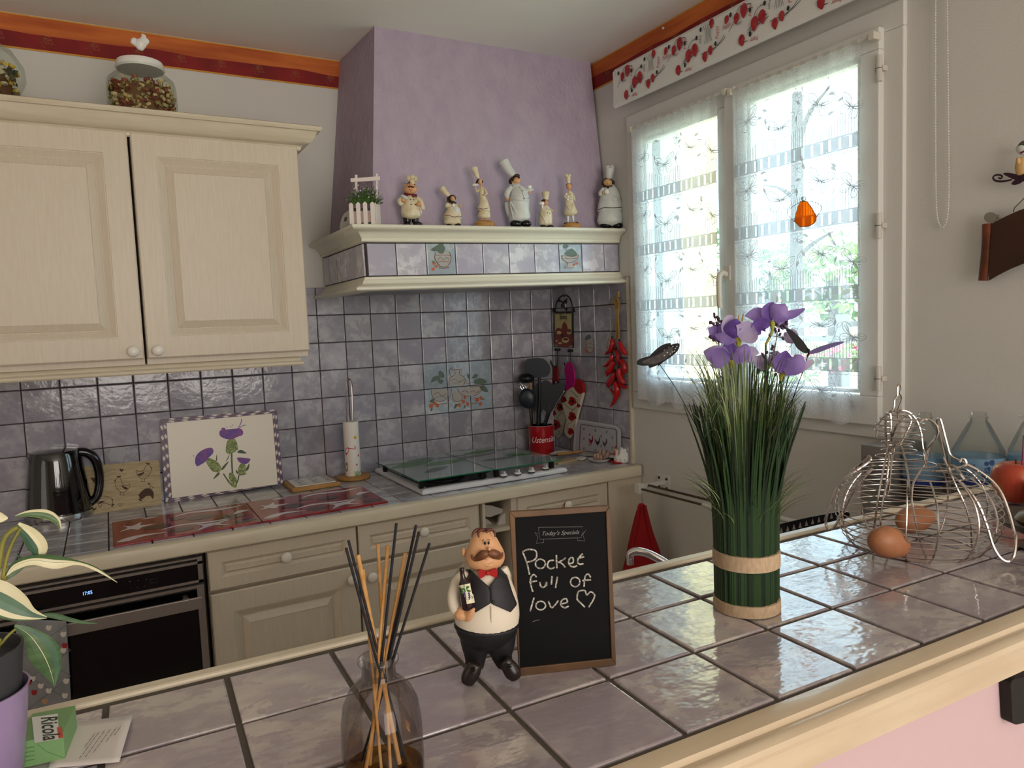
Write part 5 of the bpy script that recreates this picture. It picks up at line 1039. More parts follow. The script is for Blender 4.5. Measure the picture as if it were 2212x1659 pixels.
# ---------------------------------------------------------------- things on the bar
# reed diffuser
ZD=(680,1080,2.866); dc=on(2,BZ,832,1697); F=Fr(dc,None,ZD); s=F.s; t=thing('reed_diffuser','smoky glass diffuser bottle with black and tan reeds in the foreground','diffuser',dc)
dz=lambda y: F.w(430,y).z-BZ
SG=glass_material('smoky_bottle_glass',(236,235,234),.35,.01,.6)
H=dz(960)
prof=[(236,.002),(246,.006),(248,.012),(248,dz(1480)),(244,dz(1350)),(228,dz(1250)),(190,dz(1170)),(140,dz(1120)),(108,dz(1095)),(102,dz(1060)),(101,dz(1020)),(112,dz(1008)),(126,dz(992)),(127,dz(976)),(118,dz(964)),(100,dz(958)),(88,dz(966)),(86,dz(1010)),(88,dz(1090))]
MB().lathe([(.0005,.002)]+[(r*s,z) for r,z in prof],dc,56).build('bottle',SG,t,smooth=True)
zl=dz(1648)
m=MB().lathe([(.0005,.004),(232*s,.006),(240*s,.012),(240*s,zl),(.0005,zl)],dc,48); m.build('fragrance_oil',glass_material('amber_oil',(214,184,112),.1),t,smooth=True)
RB_=M('black_reed',(22,20,28),.7,bump=.4,bs=300); RT=M('tan_reed',(190,148,92),.7,bump=.4,bs=300,var=(178,124,62),vs=120)
for (x0,y0,x1,y1,x2,y2,mt,w,dd) in ((194,298,380,985,440,1600,RB_,9,20),(208,250,400,985,470,1620,RB_,9,-10),(505,145,415,985,375,1640,RB_,9,30),(627,155,452,985,330,1560,RB_,9,-20),(645,200,462,985,400,1610,RB_,9,10),(710,268,488,975,360,1540,RB_,9,40),
  (266,340,395,985,500,1640,RT,15,-25),(390,272,430,985,480,1500,RT,11,-50),(453,282,395,985,360,1650,RT,12,0),(560,328,440,985,380,1500,RT,13,-40),(300,430,350,985,520,1560,RT,10,-60)):
    k=(y2-y1)/(y1-y0); m=MB(); a=F.w(x0,y0,dd*2.2*s); b=F.w(x1,y1,dd*.4*s); c=b+(b-a).normalized()*((b-a).length*k*.0+ (b.z-BZ-.012)/max((a-b).normalized().z,.2)*.93)
    m.tube([a,b,c],w*s*.95,10); m.build('reed',mt,t,smooth=True)
# ---- waiter figurine
ZW=(960,1120,4.367); wc=on(2,BZ+.0003,1062,1462); F=Fr(wc,None,ZW); s=F.s
t=thing('waiter_figurine','round waiter figurine with big moustache, black waistcoat and red bow tie holding a wine bottle','figurine',wc)
WS=M('waiter_skin',(212,160,116),.42,sub=.05); WM=M('waiter_moustache',(120,72,40),.45,var=(84,46,26),vs=90); WH=M('waiter_hair',(84,42,28),.4); WV=M('waistcoat_black',(34,32,36),.6); WT_=M('trouser_black',(20,20,22),.55); SH=M('waiter_shirt',(222,210,190),.55); SHOE=M('waiter_shoe',(34,26,24),.3); RBW=M('bow_red',(168,26,28),.3)
def part(n,mt,f,sm=60,rm=0,nn=None): m=MB(); f(m); return m.build(n,mt,t,smooth=sm,remesh=rm)
hd=part('head',WS,lambda m:(F.sweep(m,[(372,118,72),(370,170,112),(374,250,150),(380,330,182),(385,400,180),(388,450,140),(390,480,90)],.86,24),F.ball(m,182,318,24,42,d=-20*s),F.ball(m,424,285,16,20,d=165*s)))
part('hair',WH,lambda m:[F.sweep(m,q,1,8) for q in ([(262,178,6,120),(272,140,13,105),(300,112,17,90),(345,104,17,80),(385,118,14,90)],[(326,178,6,140),(318,140,13,120),(335,112,15,100),(375,104,16,80)],[(396,132,10,115),(415,112,16,100),(452,106,16,80),(474,130,12,90),(478,172,6,105)],[(372,104,14,70),(420,104,14,60)])],60)
part('eye',BLK,lambda m:F.ball(m,383,232,11,17,d=134*s,df=.4)); part('eye',BLK,lambda m:F.ball(m,418,230,9,17,d=128*s,df=.4))
part('eyebrow',WH,lambda m:F.sweep(m,[(356,212,3),(374,200,4)],1,6,d=128*s)); part('eyebrow',WH,lambda m:F.sweep(m,[(406,198,3),(430,204,4)],1,6,d=122*s))
part('moustache',WM,lambda m:(F.sweep(m,[(256,338,6,120),(262,368,13,130),(290,386,20,142),(330,364,38,156),(370,338,42,164),(408,330,24,172)],.8,14),F.sweep(m,[(418,328,22,172),(450,330,40,158),(490,345,44,146),(524,362,26,132),(544,345,13,120),(546,318,6,112)],.8,14)))
part('mouth',WS,lambda m:(F.sweep(m,[(372,420,8),(398,440,16),(430,440,18),(456,420,8)],.8,10,d=152*s),F.ball(m,405,378,22,12,d=162*s)))
body=[(400,470,130),(408,560,205),(408,680,262),(405,800,292),(402,900,304),(400,980,296),(398,1030,280)]; DF=.8
part('shirt',SH,lambda m:F.sweep(m,body,DF,32))
def hw(y):
    for (x0,y0,r0),(x1,y1,r1) in zip(body,body[1:]):
        if y0<=y<=y1: k=(y-y0)/(y1-y0); return x0+(x1-x0)*k,r0+(r1-r0)*k
    return (400,130) if y<470 else (398,280)
def edge(E,y):
    for (ya,xa),(yb,xb) in zip(E,E[1:]):
        if ya<=y<=yb: return xa+(xb-xa)*(y-ya)/(yb-ya)
    return E[0][1] if y<E[0][0] else E[-1][1]
def wrapped(m,L,R,y0,y1,off,n=20,c=10):
    rows=[]
    for i in range(n+1):
        y=y0+(y1-y0)*i/n; a,b=edge(L,y),edge(R,y); cx,r=hw(y); row=[]
        for j in range(c+1):
            x=a+(b-a)*j/c; q=max(r*r-(x-cx)**2,0); row.append(F.w(x,y,(math.sqrt(q)*DF+off)*s))
        rows.append(row)
    m.grid(rows)
m=MB(); wrapped(m,[(480,205),(600,165),(750,165),(885,285)],[(480,245),(560,325),(640,418),(700,432),(802,432),(885,297)],480,885,7); wrapped(m,[(455,505),(540,505),(640,420),(700,434),(802,434),(882,618)],[(455,540),(540,590),(700,640),(810,684),(882,624)],455,882,7)
m.build('waistcoat',WV,t,smooth=60,thick=.0009)
part('button',WV,lambda m:F.ball(m,440,652,17,17,d=(205+8)*s,df=.4)); part('button',WV,lambda m:F.ball(m,462,786,17,15,d=(232+8)*s,df=.4))
m=MB(); wrapped(m,[(830,438),(1020,438)],[(830,444),(1020,444)],830,1020,4,10,2); m.build('shirt_placket',M('placket_line',(180,164,140),.6),t,thick=.0006)
part('bow_tie',RBW,lambda m:(F.slab(m,[(326,488),(392,500),(398,530),(334,568),(322,530)],150*s,118*s,3),F.slab(m,[(420,500),(492,480),(500,540),(486,556),(425,532)],150*s,118*s,3),F.ball(m,407,516,20,22,d=146*s)))
part('trousers',WT_,lambda m:(F.sweep(m,[(400,975,303),(400,1010,300),(400,1070,278),(402,1130,235)],.78,32),F.sweep(m,[(305,1080,170),(296,1200,138),(292,1300,104),(286,1400,86)],.85,20),F.sweep(m,[(512,1080,170),(530,1200,138),(545,1300,98),(575,1380,78)],.85,20)),60,.0012)
part('belt_edge',WV,lambda m:F.sweep(m,[(400,990,306),(400,1000,308),(400,1012,304)],.79,32,cap=0))
F2=Fr(wc+F.n*.016,None,ZW)
for q in ([(292,1380,66),(265,1440,80),(235,1500,78),(218,1548,62)],[(572,1345,58),(610,1400,74),(645,1455,78),(672,1500,58)]):
    m=MB(); F2.sweep(m,q,.75,18); so=m.build('shoe',SHOE,t,smooth=60)
    x,y=q[1][0],q[1][1]; m=MB(); F2.sweep(m,[(x-22,y-30,4),(x+2,y-18,5),(x+28,y-34,4)],1,6,d=62*s); F2.sweep(m,[(x-16,y-2,4),(x+4,y+6,5),(x+28,y-8,4)],1,6,d=64*s); F2.sweep(m,[(x+2,y-18,4),(x-12,y+20,3),(x-8,y+34,2)],1,6,d=62*s); m.build('lace',BLK,so,smooth=True)
part('sleeve',SH,lambda m:F.sweep(m,[(215,520,50,0),(150,600,78,30),(100,700,66,60),(92,790,60,100),(112,860,56,140),(140,890,48,165)],1,18))
part('sleeve',SH,lambda m:F.sweep(m,[(560,470,40,-20),(600,560,45,-60),(625,680,40,-80)],1,14))
part('hand',WS,lambda m:(F.ball(m,165,905,74,56,d=178*s),F.sweep(m,[(175,925,28,190),(225,932,26,235),(268,905,17,250)],1,10),F.sweep(m,[(180,905,24,200),(235,905,24,250),(280,875,15,262)],1,10),F.sweep(m,[(170,935,26,180),(215,950,24,215),(250,940,15,232)],1,10),F.sweep(m,[(200,890,20,215),(245,880,20,262),(284,850,13,268)],1,10),F.sweep(m,[(135,870,28,175),(175,852,22,205),(205,856,14,225)],1,10)),60,.0005)
WB_=M('dark_wine_bottle',(34,14,18),.15,coat=.6)
bo=part('wine_bottle',WB_,lambda m:F.sweep(m,[(163,470,22,205),(170,530,21,205),(178,570,30,205),(188,605,54,205),(200,640,62,205),(225,840,62,205)],1,22))
m=MB(); rows=[]
for i in range(9):
    k=i/8; cx=193+(228-193)*k; cy=622+(805-622)*k; row=[]
    for j in range(11):
        u=-1+2*j/10; row.append(F.w(cx+u*59,cy-u*12,205*s+math.sqrt(max(1-u*u*.92,0))*64.5*s))
    rows.append(row)
m.grid(rows); m.build('bottle_label',M('cream_label',(226,218,186),.5),bo,smooth=True)
m=MB().mat(M('grape_purple',(66,52,120),.4))
for x,y in ((195,705),(212,700),(230,708),(198,722),(216,720),(234,726),(204,740),(222,742),(236,744),(214,758),(230,760),(226,772)): F.ball(m,x,y,11,11,d=266*s,df=.3,n=8,k=5)
m.mat(M('vine_green',(60,110,50),.5))
for q in ([(165,660),(190,655),(185,675),(160,680)],[(190,690),(160,690),(170,710)],[(205,640),(235,640),(225,660),(205,665)],[(185,665),(215,655),(210,690),(190,695)],[(215,670),(248,680),(240,695),(215,690)],[(180,640),(185,620),(195,650)]): F.poly(m,q,269*s,2)
F.line(m,[(250,735),(268,740),(262,755),(252,750)],4,262*s); m.build('grape_print',None,bo,smooth=True)
# ---- chalkboard
ZK=(1080,1080,4.148); b0=on(2,BZ+.0004,1122,1460); b1=on(2,BZ+.0004,1331,1438); dr=(b1-b0).normalized(); n=V((dr.y,-dr.x,0)); 
if n.dot(CP-b0)<0: n=-n
F=Fr((b0+b1)/2,n,ZK); s=F.s; t=thing('chalkboard','small framed chalkboard with handwriting standing beside the waiter figurine','chalkboard',(b0+b1)/2)
WD=M('aged_brown_frame',(104,74,44),.5,var=(78,54,32),vs=18,vstretch=(1,1,.3),bump=.3,bs=80)
O4=[(84,108),(987,52),(1042,1480),(176,1583)]; I4=[(135,160),(950,106),(1000,1422),(181,1508)]
th=46*s
for i,nm in enumerate(('top_rail','right_stile','bottom_rail','left_stile')):
    a,b=O4[i],O4[(i+1)%4]; c,d_=I4[(i+1)%4],I4[i]; m=MB(); F.slab(m,[a,b,c,d_],0,-th); m.build('frame_piece',WD,t,bevel=.0006)
m=MB(); F.slab(m,[(x+(-6 if x<500 else 6),y+(-6 if y<800 else 6)) for x,y in I4],-.0016,-.005); m.build('slate',M('chalkboard_black',(7,7,8),.75,var=(13,13,14),vs=7,spec=.2),t)
CHK=M('white_chalk',(196,190,178),.95,var=(120,116,110),vs=500,thr=(.4,.6)); CH2=M('faint_chalk',(120,118,116),.9)
m=MB().mat(CHK); d=-.0012
def ov(cx,cy,rx,ry): return [(cx+rx*cos(k),cy+ry*sin(k)) for k in [2*PI*i/12+.5 for i in range(12)]]
for q in ([(203,465),(240,560),(265,668)],[(203,465),(250,443),(318,455),(328,510),(292,546),(238,556)],[(485,540),(440,548),(425,590),(452,616),(492,602)],[(505,492),(510,612)],[(590,518),(560,540),(518,562)],[(532,556),(562,576),(584,606)],[(616,572),(655,560),(652,518),(622,528),(618,575),(655,600),(692,588)],[(742,480),(704,522),(697,562),(720,576),(748,570)],[(690,528),(755,508)],
  [(328,692),(302,668),(276,700),(276,760),(295,822)],[(262,736),(332,724)],[(358,735),(368,776),(402,778),(416,735),(418,772)],[(467,682),(460,758)],[(514,688),(498,788)],[(812,695),(792,664),(762,690),(754,780)],[(738,722),(816,716)],
  [(306,875),(270,998)],[(434,905),(466,966),(524,900)],[(540,932),(602,918),(592,885),(556,898),(544,940),(580,966),(616,950)],[(762,962),(688,888)],[(690,885),(702,822),(760,812),(778,852),(812,822),(848,852),(832,902),(794,962)]): F.line(m,q,14,d,4)
for q in (ov(362,572,44,42),ov(674,735,42,42),ov(365,946,44,38)): F.line(m,q,13,d,2,True)
m.build('chalk_writing',None,t)['kind']='stuff'
m=MB().mat(CH2)
for q in ([(345,245),(742,240),(730,338),(358,352),(345,245)],[(345,300),(310,290),(340,330),(326,390),(392,380),(392,352)],[(730,318),(772,268),(742,312),(762,368),(694,362),(694,342)]): F.line(m,q,3,d,1)
F.line(m,[(290,1094),(320,1080),(355,1074)],5,d)
text(m,"Today's Specials",F.w(538,312,d),F.w(700,305)-F.w(400,318),F.w(538,200)-F.w(530,300),52*s,shear=.3,width=335*s,bold=.01); m.build('banner_print',None,t)
# ---- potted plant, mint box, leaflet
ZL=(0,1080,2.866); qc=bar(-.397,.115,.0004); F=Fr(qc,None,ZL); s=F.s; t=thing('potted_plant','variegated green and cream plant in a purple pot at the left edge','potted plant',qc)
zz=lambda y: F.w(60,y).z-BZ; px0=F.w(170,1300); R=.0375; zt1=zz(1130)
m=MB().lathe([(.001,.001),(R*.72,.001),(R*.74,.004),(R*.98,zt1-.002),(R,zt1),(R*.96,zt1),(R*.70,.006),(.001,.006)],qc,48); m.build('outer_pot',M('violet_glazed_pot',(156,136,174),.3,coat=.3),t,smooth=True)
zi=zz(880); m=MB().lathe([(.001,.008),(R*.66,.008),(R*.93,zi-.006),(R*.95,zi),(R*.90,zi),(R*.88,zi-.01),(.001,zi-.012)],qc,48); m.build('inner_pot',M('grey_plastic_pot',(58,58,62),.5),t,smooth=True)
LG=M('leaf_green',(58,84,50),.4,var=(78,106,64),vs=50,vstretch=(1,1,4)); LD=M('leaf_blue_green',(62,92,74),.4,var=(80,112,84),vs=40); LC=M('leaf_cream',(222,214,180),.45,var=(206,200,158),vs=30); LM=M('leaf_mid',(120,140,70),.45)
def leaf(path,mats,cup=.25,label=None):
    m=MB(); F.blade(m,path,cup,(-1,-.8,-.35,.05,.1,.5,.85,1),mats); m.build('leaf',None,t,smooth=80)
leaf([(95,100,4,40),(180,84,20,30),(285,90,30,30),(350,125,22,40),(376,185,3,50)],[LC,LC,LG,LM,LG,LG,LM],.3)
leaf([(110,150,16,0),(180,215,52,20),(235,290,62,30),(238,350,30,20),(228,396,3,0)],[LC,LC,LC,LD,LD,LD,LG],-.3)
leaf([(38,470,4,0),(90,410,26,20),(200,372,30,40),(340,385,42,50),(480,388,14,40),(600,430,12,20),(726,510,2,0)],[LG,LG,LC,LG,LC,LC,LC],.3)
leaf([(-120,560,90,60),(0,610,112,60),(110,665,92,60),(200,708,40,60),(290,728,6,50)],[LC,LC,LD,LD,LD,LC,LG],.18)
leaf([(250,712,6,50),(330,716,18,40),(430,740,14,30),(520,758,9,20),(602,765,2,10)],[LG,LG,LD,LD,LG,LG,LG],.2)
leaf([(90,778,10,80),(180,830,46,80),(262,930,100,80),(312,1040,72,70),(338,1152,3,60)],[LG,LD,LG,LC,LG,LG,LG],-.15)
leaf([(-30,1120,60,140),(30,1230,82,140),(70,1360,60,130),(100,1470,36,120),(136,1562,3,110)],[LD,LG,LG,LM,LG,LG,LD],-.2)
leaf([(-60,100,30,0),(0,110,34,0),(48,112,6,0)],[LC,LC,LC,LC,LC,LC,LM],.2); leaf([(90,330,3,-30),(150,390,12,-30),(80,440,30,-30),(20,500,6,-30)],[LG]*7,.2)
for q,w in (([(140,165),(100,220),(50,330),(20,470),(0,640)],11),([(0,900),(60,830),(130,775)],9),([(110,170),(60,200),(20,260),(-10,420)],16),([(35,470),(20,540),(-20,700)],7),([(0,860),(-20,980),(-40,1060)],10)):
    m=MB(); F.sweep(m,[(x,y,w) for x,y in q],1,10); m.build('stem',M('stem_olive',(140,134,56),.5,var=(110,112,46),vs=30),t,smooth=60)
zb=.0215; fr=on(2,BZ+.0004,141,1640); fl=on(2,BZ+.0004,40,1662); br=on(2,BZ+zb,127,1531); dx=(fr-fl).normalized(); dy=(V((br.x,br.y,0))-V((fr.x,fr.y,0))); dy=dy-dx*dy.dot(dx); L_=dy.length; dy.normalize()
t=thing('mint_box','small green herb sweets box with white name panel lying by the plant pot','box',fr-dx*.02)
GB=M('mint_green_card',(122,162,106),.5); m=MB(); w_=(fr-fl).length; m.prism([fl,fr,fr+dy*L_,fl+dy*L_],(0,0,zb)); m.build('carton',GB,t,bevel=.0006)
tp=fr+V((0,0,zb+.0004)); m=MB(); F=Fr(tp,(0,0,1),ZL); m.mat(M('label_white',(228,230,222),.5)); F.poly(m,[(196,1345),(358,1322),(366,1480),(214,1505)],.0001); m.mat(M('box_red_tab',(206,84,70),.5)); F.poly(m,[(352,1408),(382,1402),(392,1470),(362,1476)],.0002)
e1=F.w(285,1485)-F.w(270,1345); e2=F.w(345,1400)-F.w(230,1418); text(m.mat(M('brand_dark_green',(44,58,46),.5)),'Ricola',F.w(262,1415,.0003),e1,e2,.0175,width=e1.length*1.02,shear=.2,bold=.015)
m.build('name_panel',None,t)
m=MB().mat(M('fold_green',(86,140,72),.5)); F=Fr(fr-dx*.001,(dy*-1),ZL); F.line(m,[(228,1510),(290,1560),(404,1600)],3,.0004,1); 
for i in range(4): F.line(m,[(122,1545+i*26),(215,1528+i*26)],5,.0004,1)
m.build('end_print',None,t)
F=Fr((0,0,BZ+.0006),(0,0,1),ZL); c4=[(370,1392),(822,1330),(738,1622),(300,1662)]; t=thing('paper_leaflet','white printed leaflet beside the green box on the bar','paper',F.w(560,1500))
rows=[]
for i in range(9):
    r=[]
    for j in range(9):
        u,v=i/8,j/8; a=(c4[0][0]+(c4[1][0]-c4[0][0])*u,c4[0][1]+(c4[1][1]-c4[0][1])*u); b=(c4[3][0]+(c4[2][0]-c4[3][0])*u,c4[3][1]+(c4[2][1]-c4[3][1])*u)
        r.append(F.w(a[0]+(b[0]-a[0])*v,a[1]+(b[1]-a[1])*v,.0006+.003*u*u+.001*sin(v*6)*u))
    rows.append(r)
MB().grid(rows).build('sheet',M('leaflet_paper',(224,216,210),.7),t,smooth=True,thick=.0002)
m=MB()
for i,(x,n_) in enumerate(((590,5),(615,9),(650,9),(685,8),(722,5),(748,3))):
    y0=1440-(x-590)*.25; k=.0016+.003*((x-370)/450)**2+.0006
    for j in range(n_*2): F.line(m,[(x-j*7,y0+j*9.5),(x-j*7-4,y0+j*9.5+6)],6 if j%3 else 3,k,1)
m.build('small_print',M('grey_print',(130,120,122),.6),t)['kind']='stuff'
# ---- artificial grass arrangement
ZV=(1370,640,4.609); vc=on(2,BZ+.0003,1613,1311); Fv=Fr(vc,None,ZV); s=Fv.s*4.609; t=thing('grass_arrangement','artificial grass bundle with purple flowers and two butterflies, tied with beige ribbon','artificial flowers',vc)
GM=[M('grass_dark',(22,46,24),.45),M('grass_mid',(38,66,32),.45),M('grass_olive',(84,98,46),.5),M('grass_pale',(128,144,96),.5),M('grass_deep',(14,32,20),.45)]
R=63*s; zv=lambda y: Fr(vc).w(1613,y).z-BZ; zr_=zv(1190); rr=random.Random(11); m=MB()
def ribbon(m,P,w,side):
    a=[];b=[]
    for i,p in enumerate(P): h=w*(1-(i/(len(P)-1))**2*.85); a.append(p-side*h); b.append(p+side*h)
    m.grid([a,b])
fn=Fv.n; up=V((0,0,1))
for i in range(96):
    a=2*PI*i/96+rr.uniform(-.02,.02); dr=V((cos(a),sin(a),0)); m.mat(GM[rr.choice((0,0,0,1,4,1))]); r=R*rr.uniform(.96,1.02); tall=rr.uniform(.95,1.25)
    P=[vc+dr*r+up*.001,vc+dr*r+up*zr_*.6,vc+dr*r*1.03+up*zr_*1.7,vc+dr*r*rr.uniform(1.15,1.35)+up*zr_*2.5,vc+dr*r*rr.uniform(1.35,2.1)+up*zr_*(2.6+.8*tall)]
    m.tube(cr([tuple(p) for p in P],3),[.0021]*7+[.0019,.0017,.0014,.0011,.0008,.0004],5)
for i in range(90):
    a=rr.uniform(0,2*PI); dr=V((cos(a),sin(a),0)); m.mat(GM[rr.choice((0,1,4,2))]); r=R*rr.uniform(.3,.9)
    P=[vc+dr*r+up*zr_*.9,vc+dr*r+up*zr_*2,vc+dr*r*rr.uniform(1.1,1.5)+up*zr_*3.2]; m.tube(P,[.0018,.0014,.0005],4)
H0=zr_*1.5
for i in range(420):
    a=rr.uniform(0,2*PI); dr=V((cos(a),sin(a),0)); r=R*math.sqrt(rr.uniform(.05,1)); far=rr.random()<.45; l=rr.uniform(.11,.205)
    out=rr.uniform(.035,.085)*(r/R)**.6 if far else rr.uniform(.004,.042); top=(rr.uniform(.03,.075) if far and out>.05 else l)
    p0=vc+dr*r+up*H0; p1=p0+dr*out*.12+up*top*.45; p2=p0+dr*out*.5+up*top*.85; p3=p0+dr*out+up*(top if not far else top*rr.uniform(.75,1))
    sd=dr.cross(up); sd=(sd*.4+V((-fn.y,fn.x,0))*.6).normalized(); m.mat(GM[rr.choice((1,2,2,3,0,2,3)) if not far else rr.choice((3,2,1,0,3))])
    ribbon(m,[V(q) for q in cr([tuple(p0),tuple(p1),tuple(p2),tuple(p3)],4)],rr.uniform(.0006,.0013) if not far else rr.uniform(.0003,.0007),sd)
m.build('grass',None,t,smooth=60)['kind']='stuff'
m=MB().lathe([(.001,.002),(R*.95,.002),(R*.95,zr_*1.9),(.001,zr_*1.9)],vc,20); m.build('inner_core',GM[4],t)
RBN=M('beige_herringbone_ribbon',(194,168,138),.8,var=(176,150,120),vs=400,vstretch=(1,1,.3))
for y0,y1 in ((1333,1309),(1222,1191)):
    a,b=max(zv(y0+25 if 0 else y0),0),0
    z0=zv(y0-22) if y0>1300 else zv(y0-6); z1=z0+(y0-y1)*s*1.02; z0=max(z0-.0,.0008)
    m=MB().lathe([(R*1.06,z0),(R*1.10,z0+.0003),(R*1.10,z1),(R*1.06,z1+.0003)],vc,64); m.build('ribbon',RBN,t,smooth=True,thick=.0006)
PT=[M('petal_violet',(138,112,186),.5,sub=.0,var=(164,140,204),vs=60),M('petal_pale',(178,160,206),.5,var=(200,186,216),vs=60),M('petal_deep',(104,72,158),.5,var=(128,96,178),vs=60)]
for q in PT:   # thin silk lets light through
    nt=q.node_tree; tl=nt.nodes.new('ShaderNodeBsdfTranslucent'); mx=nt.nodes.new('ShaderNodeMixShader'); mx.inputs[0].default_value=.4; pb=nt.nodes['Principled BSDF']
    nt.links.new(nt.nodes['Color Ramp'].outputs[0],tl.inputs[0]); nt.links.new(pb.outputs[0],mx.inputs[1]); nt.links.new(tl.outputs[0],mx.inputs[2]); nt.links.new(mx.outputs[0],nt.nodes['Material Output'].inputs[0])
YG=M('calyx_green_yellow',(150,150,60),.5)
def flower(cal,pets,stem,stam=()):
    m=MB(); Fv.sweep(m,cal,1,10); f=m.build('flower',YG,t,smooth=60)
    for p,mt,cup in pets:
        m=MB(); Fv.blade(m,[(q[0],q[1],q[2]*1.3 if q[2]>12 else q[2],q[3]) for q in p],cup,sm=5); m.build('petal',PT[mt],f,smooth=80)
    if stem: m=MB(); Fv.sweep(m,stem,1,8); m.build('stem',GM[1],f,smooth=60)
    for q in stam: m=MB(); Fv.sweep(m,q,1,6); m.build('stamen',M('stamen_ochre',(160,130,70),.5),f)
flower([(1030,400,48),(1036,440,34),(1038,500,16),(1038,540,12)],[([(1010,410,20,-30),(900,380,70,-30),(800,350,60,-20),(735,320,6,-10)],0,.2),([(1000,400,20,20),(960,320,70,20),(960,230,50,10),(985,198,10,0)],1,.3),([(1030,410,30,50),(1010,330,90,60),(1010,270,60,50),(1020,225,10,40)],2,-.3),([(1050,420,30,60),(1110,370,100,70),(1150,300,60,60),(1180,265,6,50)],1,.3),([(1020,420,20,30),(930,420,50,40),(850,400,30,30),(800,380,5,20)],0,.1)],[(1038,530,10),(1040,700,9),(1030,900,10),(1020,1200,12)],([(1030,260,5,0),(1040,190,5,0)],[(1075,250,7,0),(1085,180,7,0)]))
flower([(1375,250,30),(1376,300,22),(1370,360,14),(1310,480,12)],[([(1350,250,30,0),(1250,190,60,0),(1170,185,40,0),(1100,195,5,0)],0,.2),([(1370,240,30,30),(1340,160,60,30),(1360,100,40,20),(1390,60,5,10)],2,.2),([(1390,240,30,40),(1440,160,80,50),(1480,110,50,40),(1500,70,6,30)],0,-.3),([(1400,250,20,20),(1500,200,36,20),(1600,170,30,10),(1700,125,10,0)],0,.2),([(1350,270,20,40),(1270,280,60,50),(1230,340,50,40),(1260,380,6,30)],2,.3),([(1400,270,20,0),(1470,270,50,0),(1500,330,20,0)],1,.2)],[(1312,470,10),(1305,700,9),(1300,1100,12)],([(1420,60,4,0),(1424,0,3,0)],[(1470,70,4,0),(1474,30,3,0)]))
flower([(970,640,40),(975,680,30),(960,720,14)],[([(950,650,20,0),(860,600,80,10),(760,570,60,10),(690,550,8,10)],1,.25),([(950,640,20,40),(850,620,80,60),(770,600,60,60),(740,620,20,50)],0,.2),([(970,640,30,20),(950,540,60,20),(940,470,40,10),(935,450,6,0)],2,.2),([(990,640,30,30),(1070,580,60,40),(1090,510,50,30),(1080,480,6,20)],0,-.2),([(990,650,20,10),(1110,600,50,10),(1180,560,50,10),(1240,565,6,0)],1,.2)],[(960,710,9),(955,900,9),(940,1150,10)])
flower([(1480,760,34),(1465,790,22),(1460,840,12)],[([(1470,760,30,60),(1480,670,80,70),(1500,600,60,60),(1510,540,8,50)],2,.2),([(1500,760,30,70),(1590,690,80,80),(1620,620,60,70),(1610,580,8,60)],0,-.3),([(1500,770,20,50),(1600,720,50,50),(1700,690,34,50),(1790,645,16,40)],1,.2),([(1450,760,20,30),(1430,690,40,30),(1440,620,20,30)],1,.2)],[(1460,830,9),(1470,1000,9),(1440,1200,11)])
flower([(1340,690,24),(1330,720,14)],[([(1330,690,20,-60),(1260,640,60,-60),(1240,590,30,-60)],1,.2),([(1340,690,20,-60),(1400,600,50,-60),(1390,550,20,-60)],1,.2),([(1330,700,20,-50),(1280,690,40,-50),(1240,660,6,-50)],1,.2),([(1500,440,20,-60),(1560,400,60,-60),(1540,340,30,-60)],1,.2)],[(1330,710,8),(1320,1100,10)])
BD=M('dark_purple_bud',(56,30,58),.6)
def spray(stem,buds):
    m=MB(); Fv.sweep(m,stem,1,7); b=m.build('bud_spray',M('brown_stem',(80,60,40),.6),t,smooth=60)
    m=MB()
    for x,y in buds: Fv.ball(m,x,y,13,20,rot=RND.uniform(-.6,.6),n=7,k=5)
    for x,y in buds: Fv.wire(m,[(x,y),(min(stem,key=lambda q:(q[0]-x)**2+(q[1]-y)**2)[:2])],3,sm=1)
    m.build('buds',BD,b,smooth=60)['kind']='stuff'
spray([(900,1100,9),(895,870,12),(880,800,8),(860,700,5),(835,480,4),(830,300,3)],[(797,180),(800,205),(770,262),(755,262),(790,275),(825,210),(840,225),(850,245),(870,255),(820,270),(752,402),(765,410),(790,432),(845,425),(862,410),(800,670),(785,655)])
spray([(1310,1080,10),(1320,900,12),(1330,750,7),(1390,560,5),(1420,400,4),(1440,300,3)],[(1415,225),(1420,260),(1420,285),(1400,330),(1410,350),(1440,340),(1470,310),(1520,245),(1515,270),(1495,300),(1450,380),(1480,420),(1350,395),(1380,500),(1370,520),(1280,580),(1290,600),(1320,560),(1400,620),(1240,735),(1235,755),(1330,770),(1320,800),(1410,780),(1430,740)])
def bfly(wings,body,wire,spots,cols,lab):
    m=MB().mat(cols[0]); 
    for q,dd,k in wings:
        m.mat(cols[k]); Fv.slab(m,q,dd*Fv.s+.0004,dd*Fv.s,3)
    m.mat(BLK); Fv.sweep(m,body,1,8); b=m.build('butterfly',None,t,smooth=50,label=lab); m=MB(); Fv.wire(m,wire,4.5); m.build('wire',BLK,b,smooth=True)
    if spots:
        m=MB()
        for x,y,r,r2,dd in spots: Fv.disc(m,x,y,r,r2,dd*Fv.s+.0009,8,-.5)
        m.build('wing_spots',M('wing_spot_white',(200,198,186),.5),b)
WGY=M('wing_grey',(84,78,78),.6,var=(60,56,58),vs=160); WDK=M('wing_black',(24,24,28),.6); WPU=M('wing_purple',(92,80,130),.6)
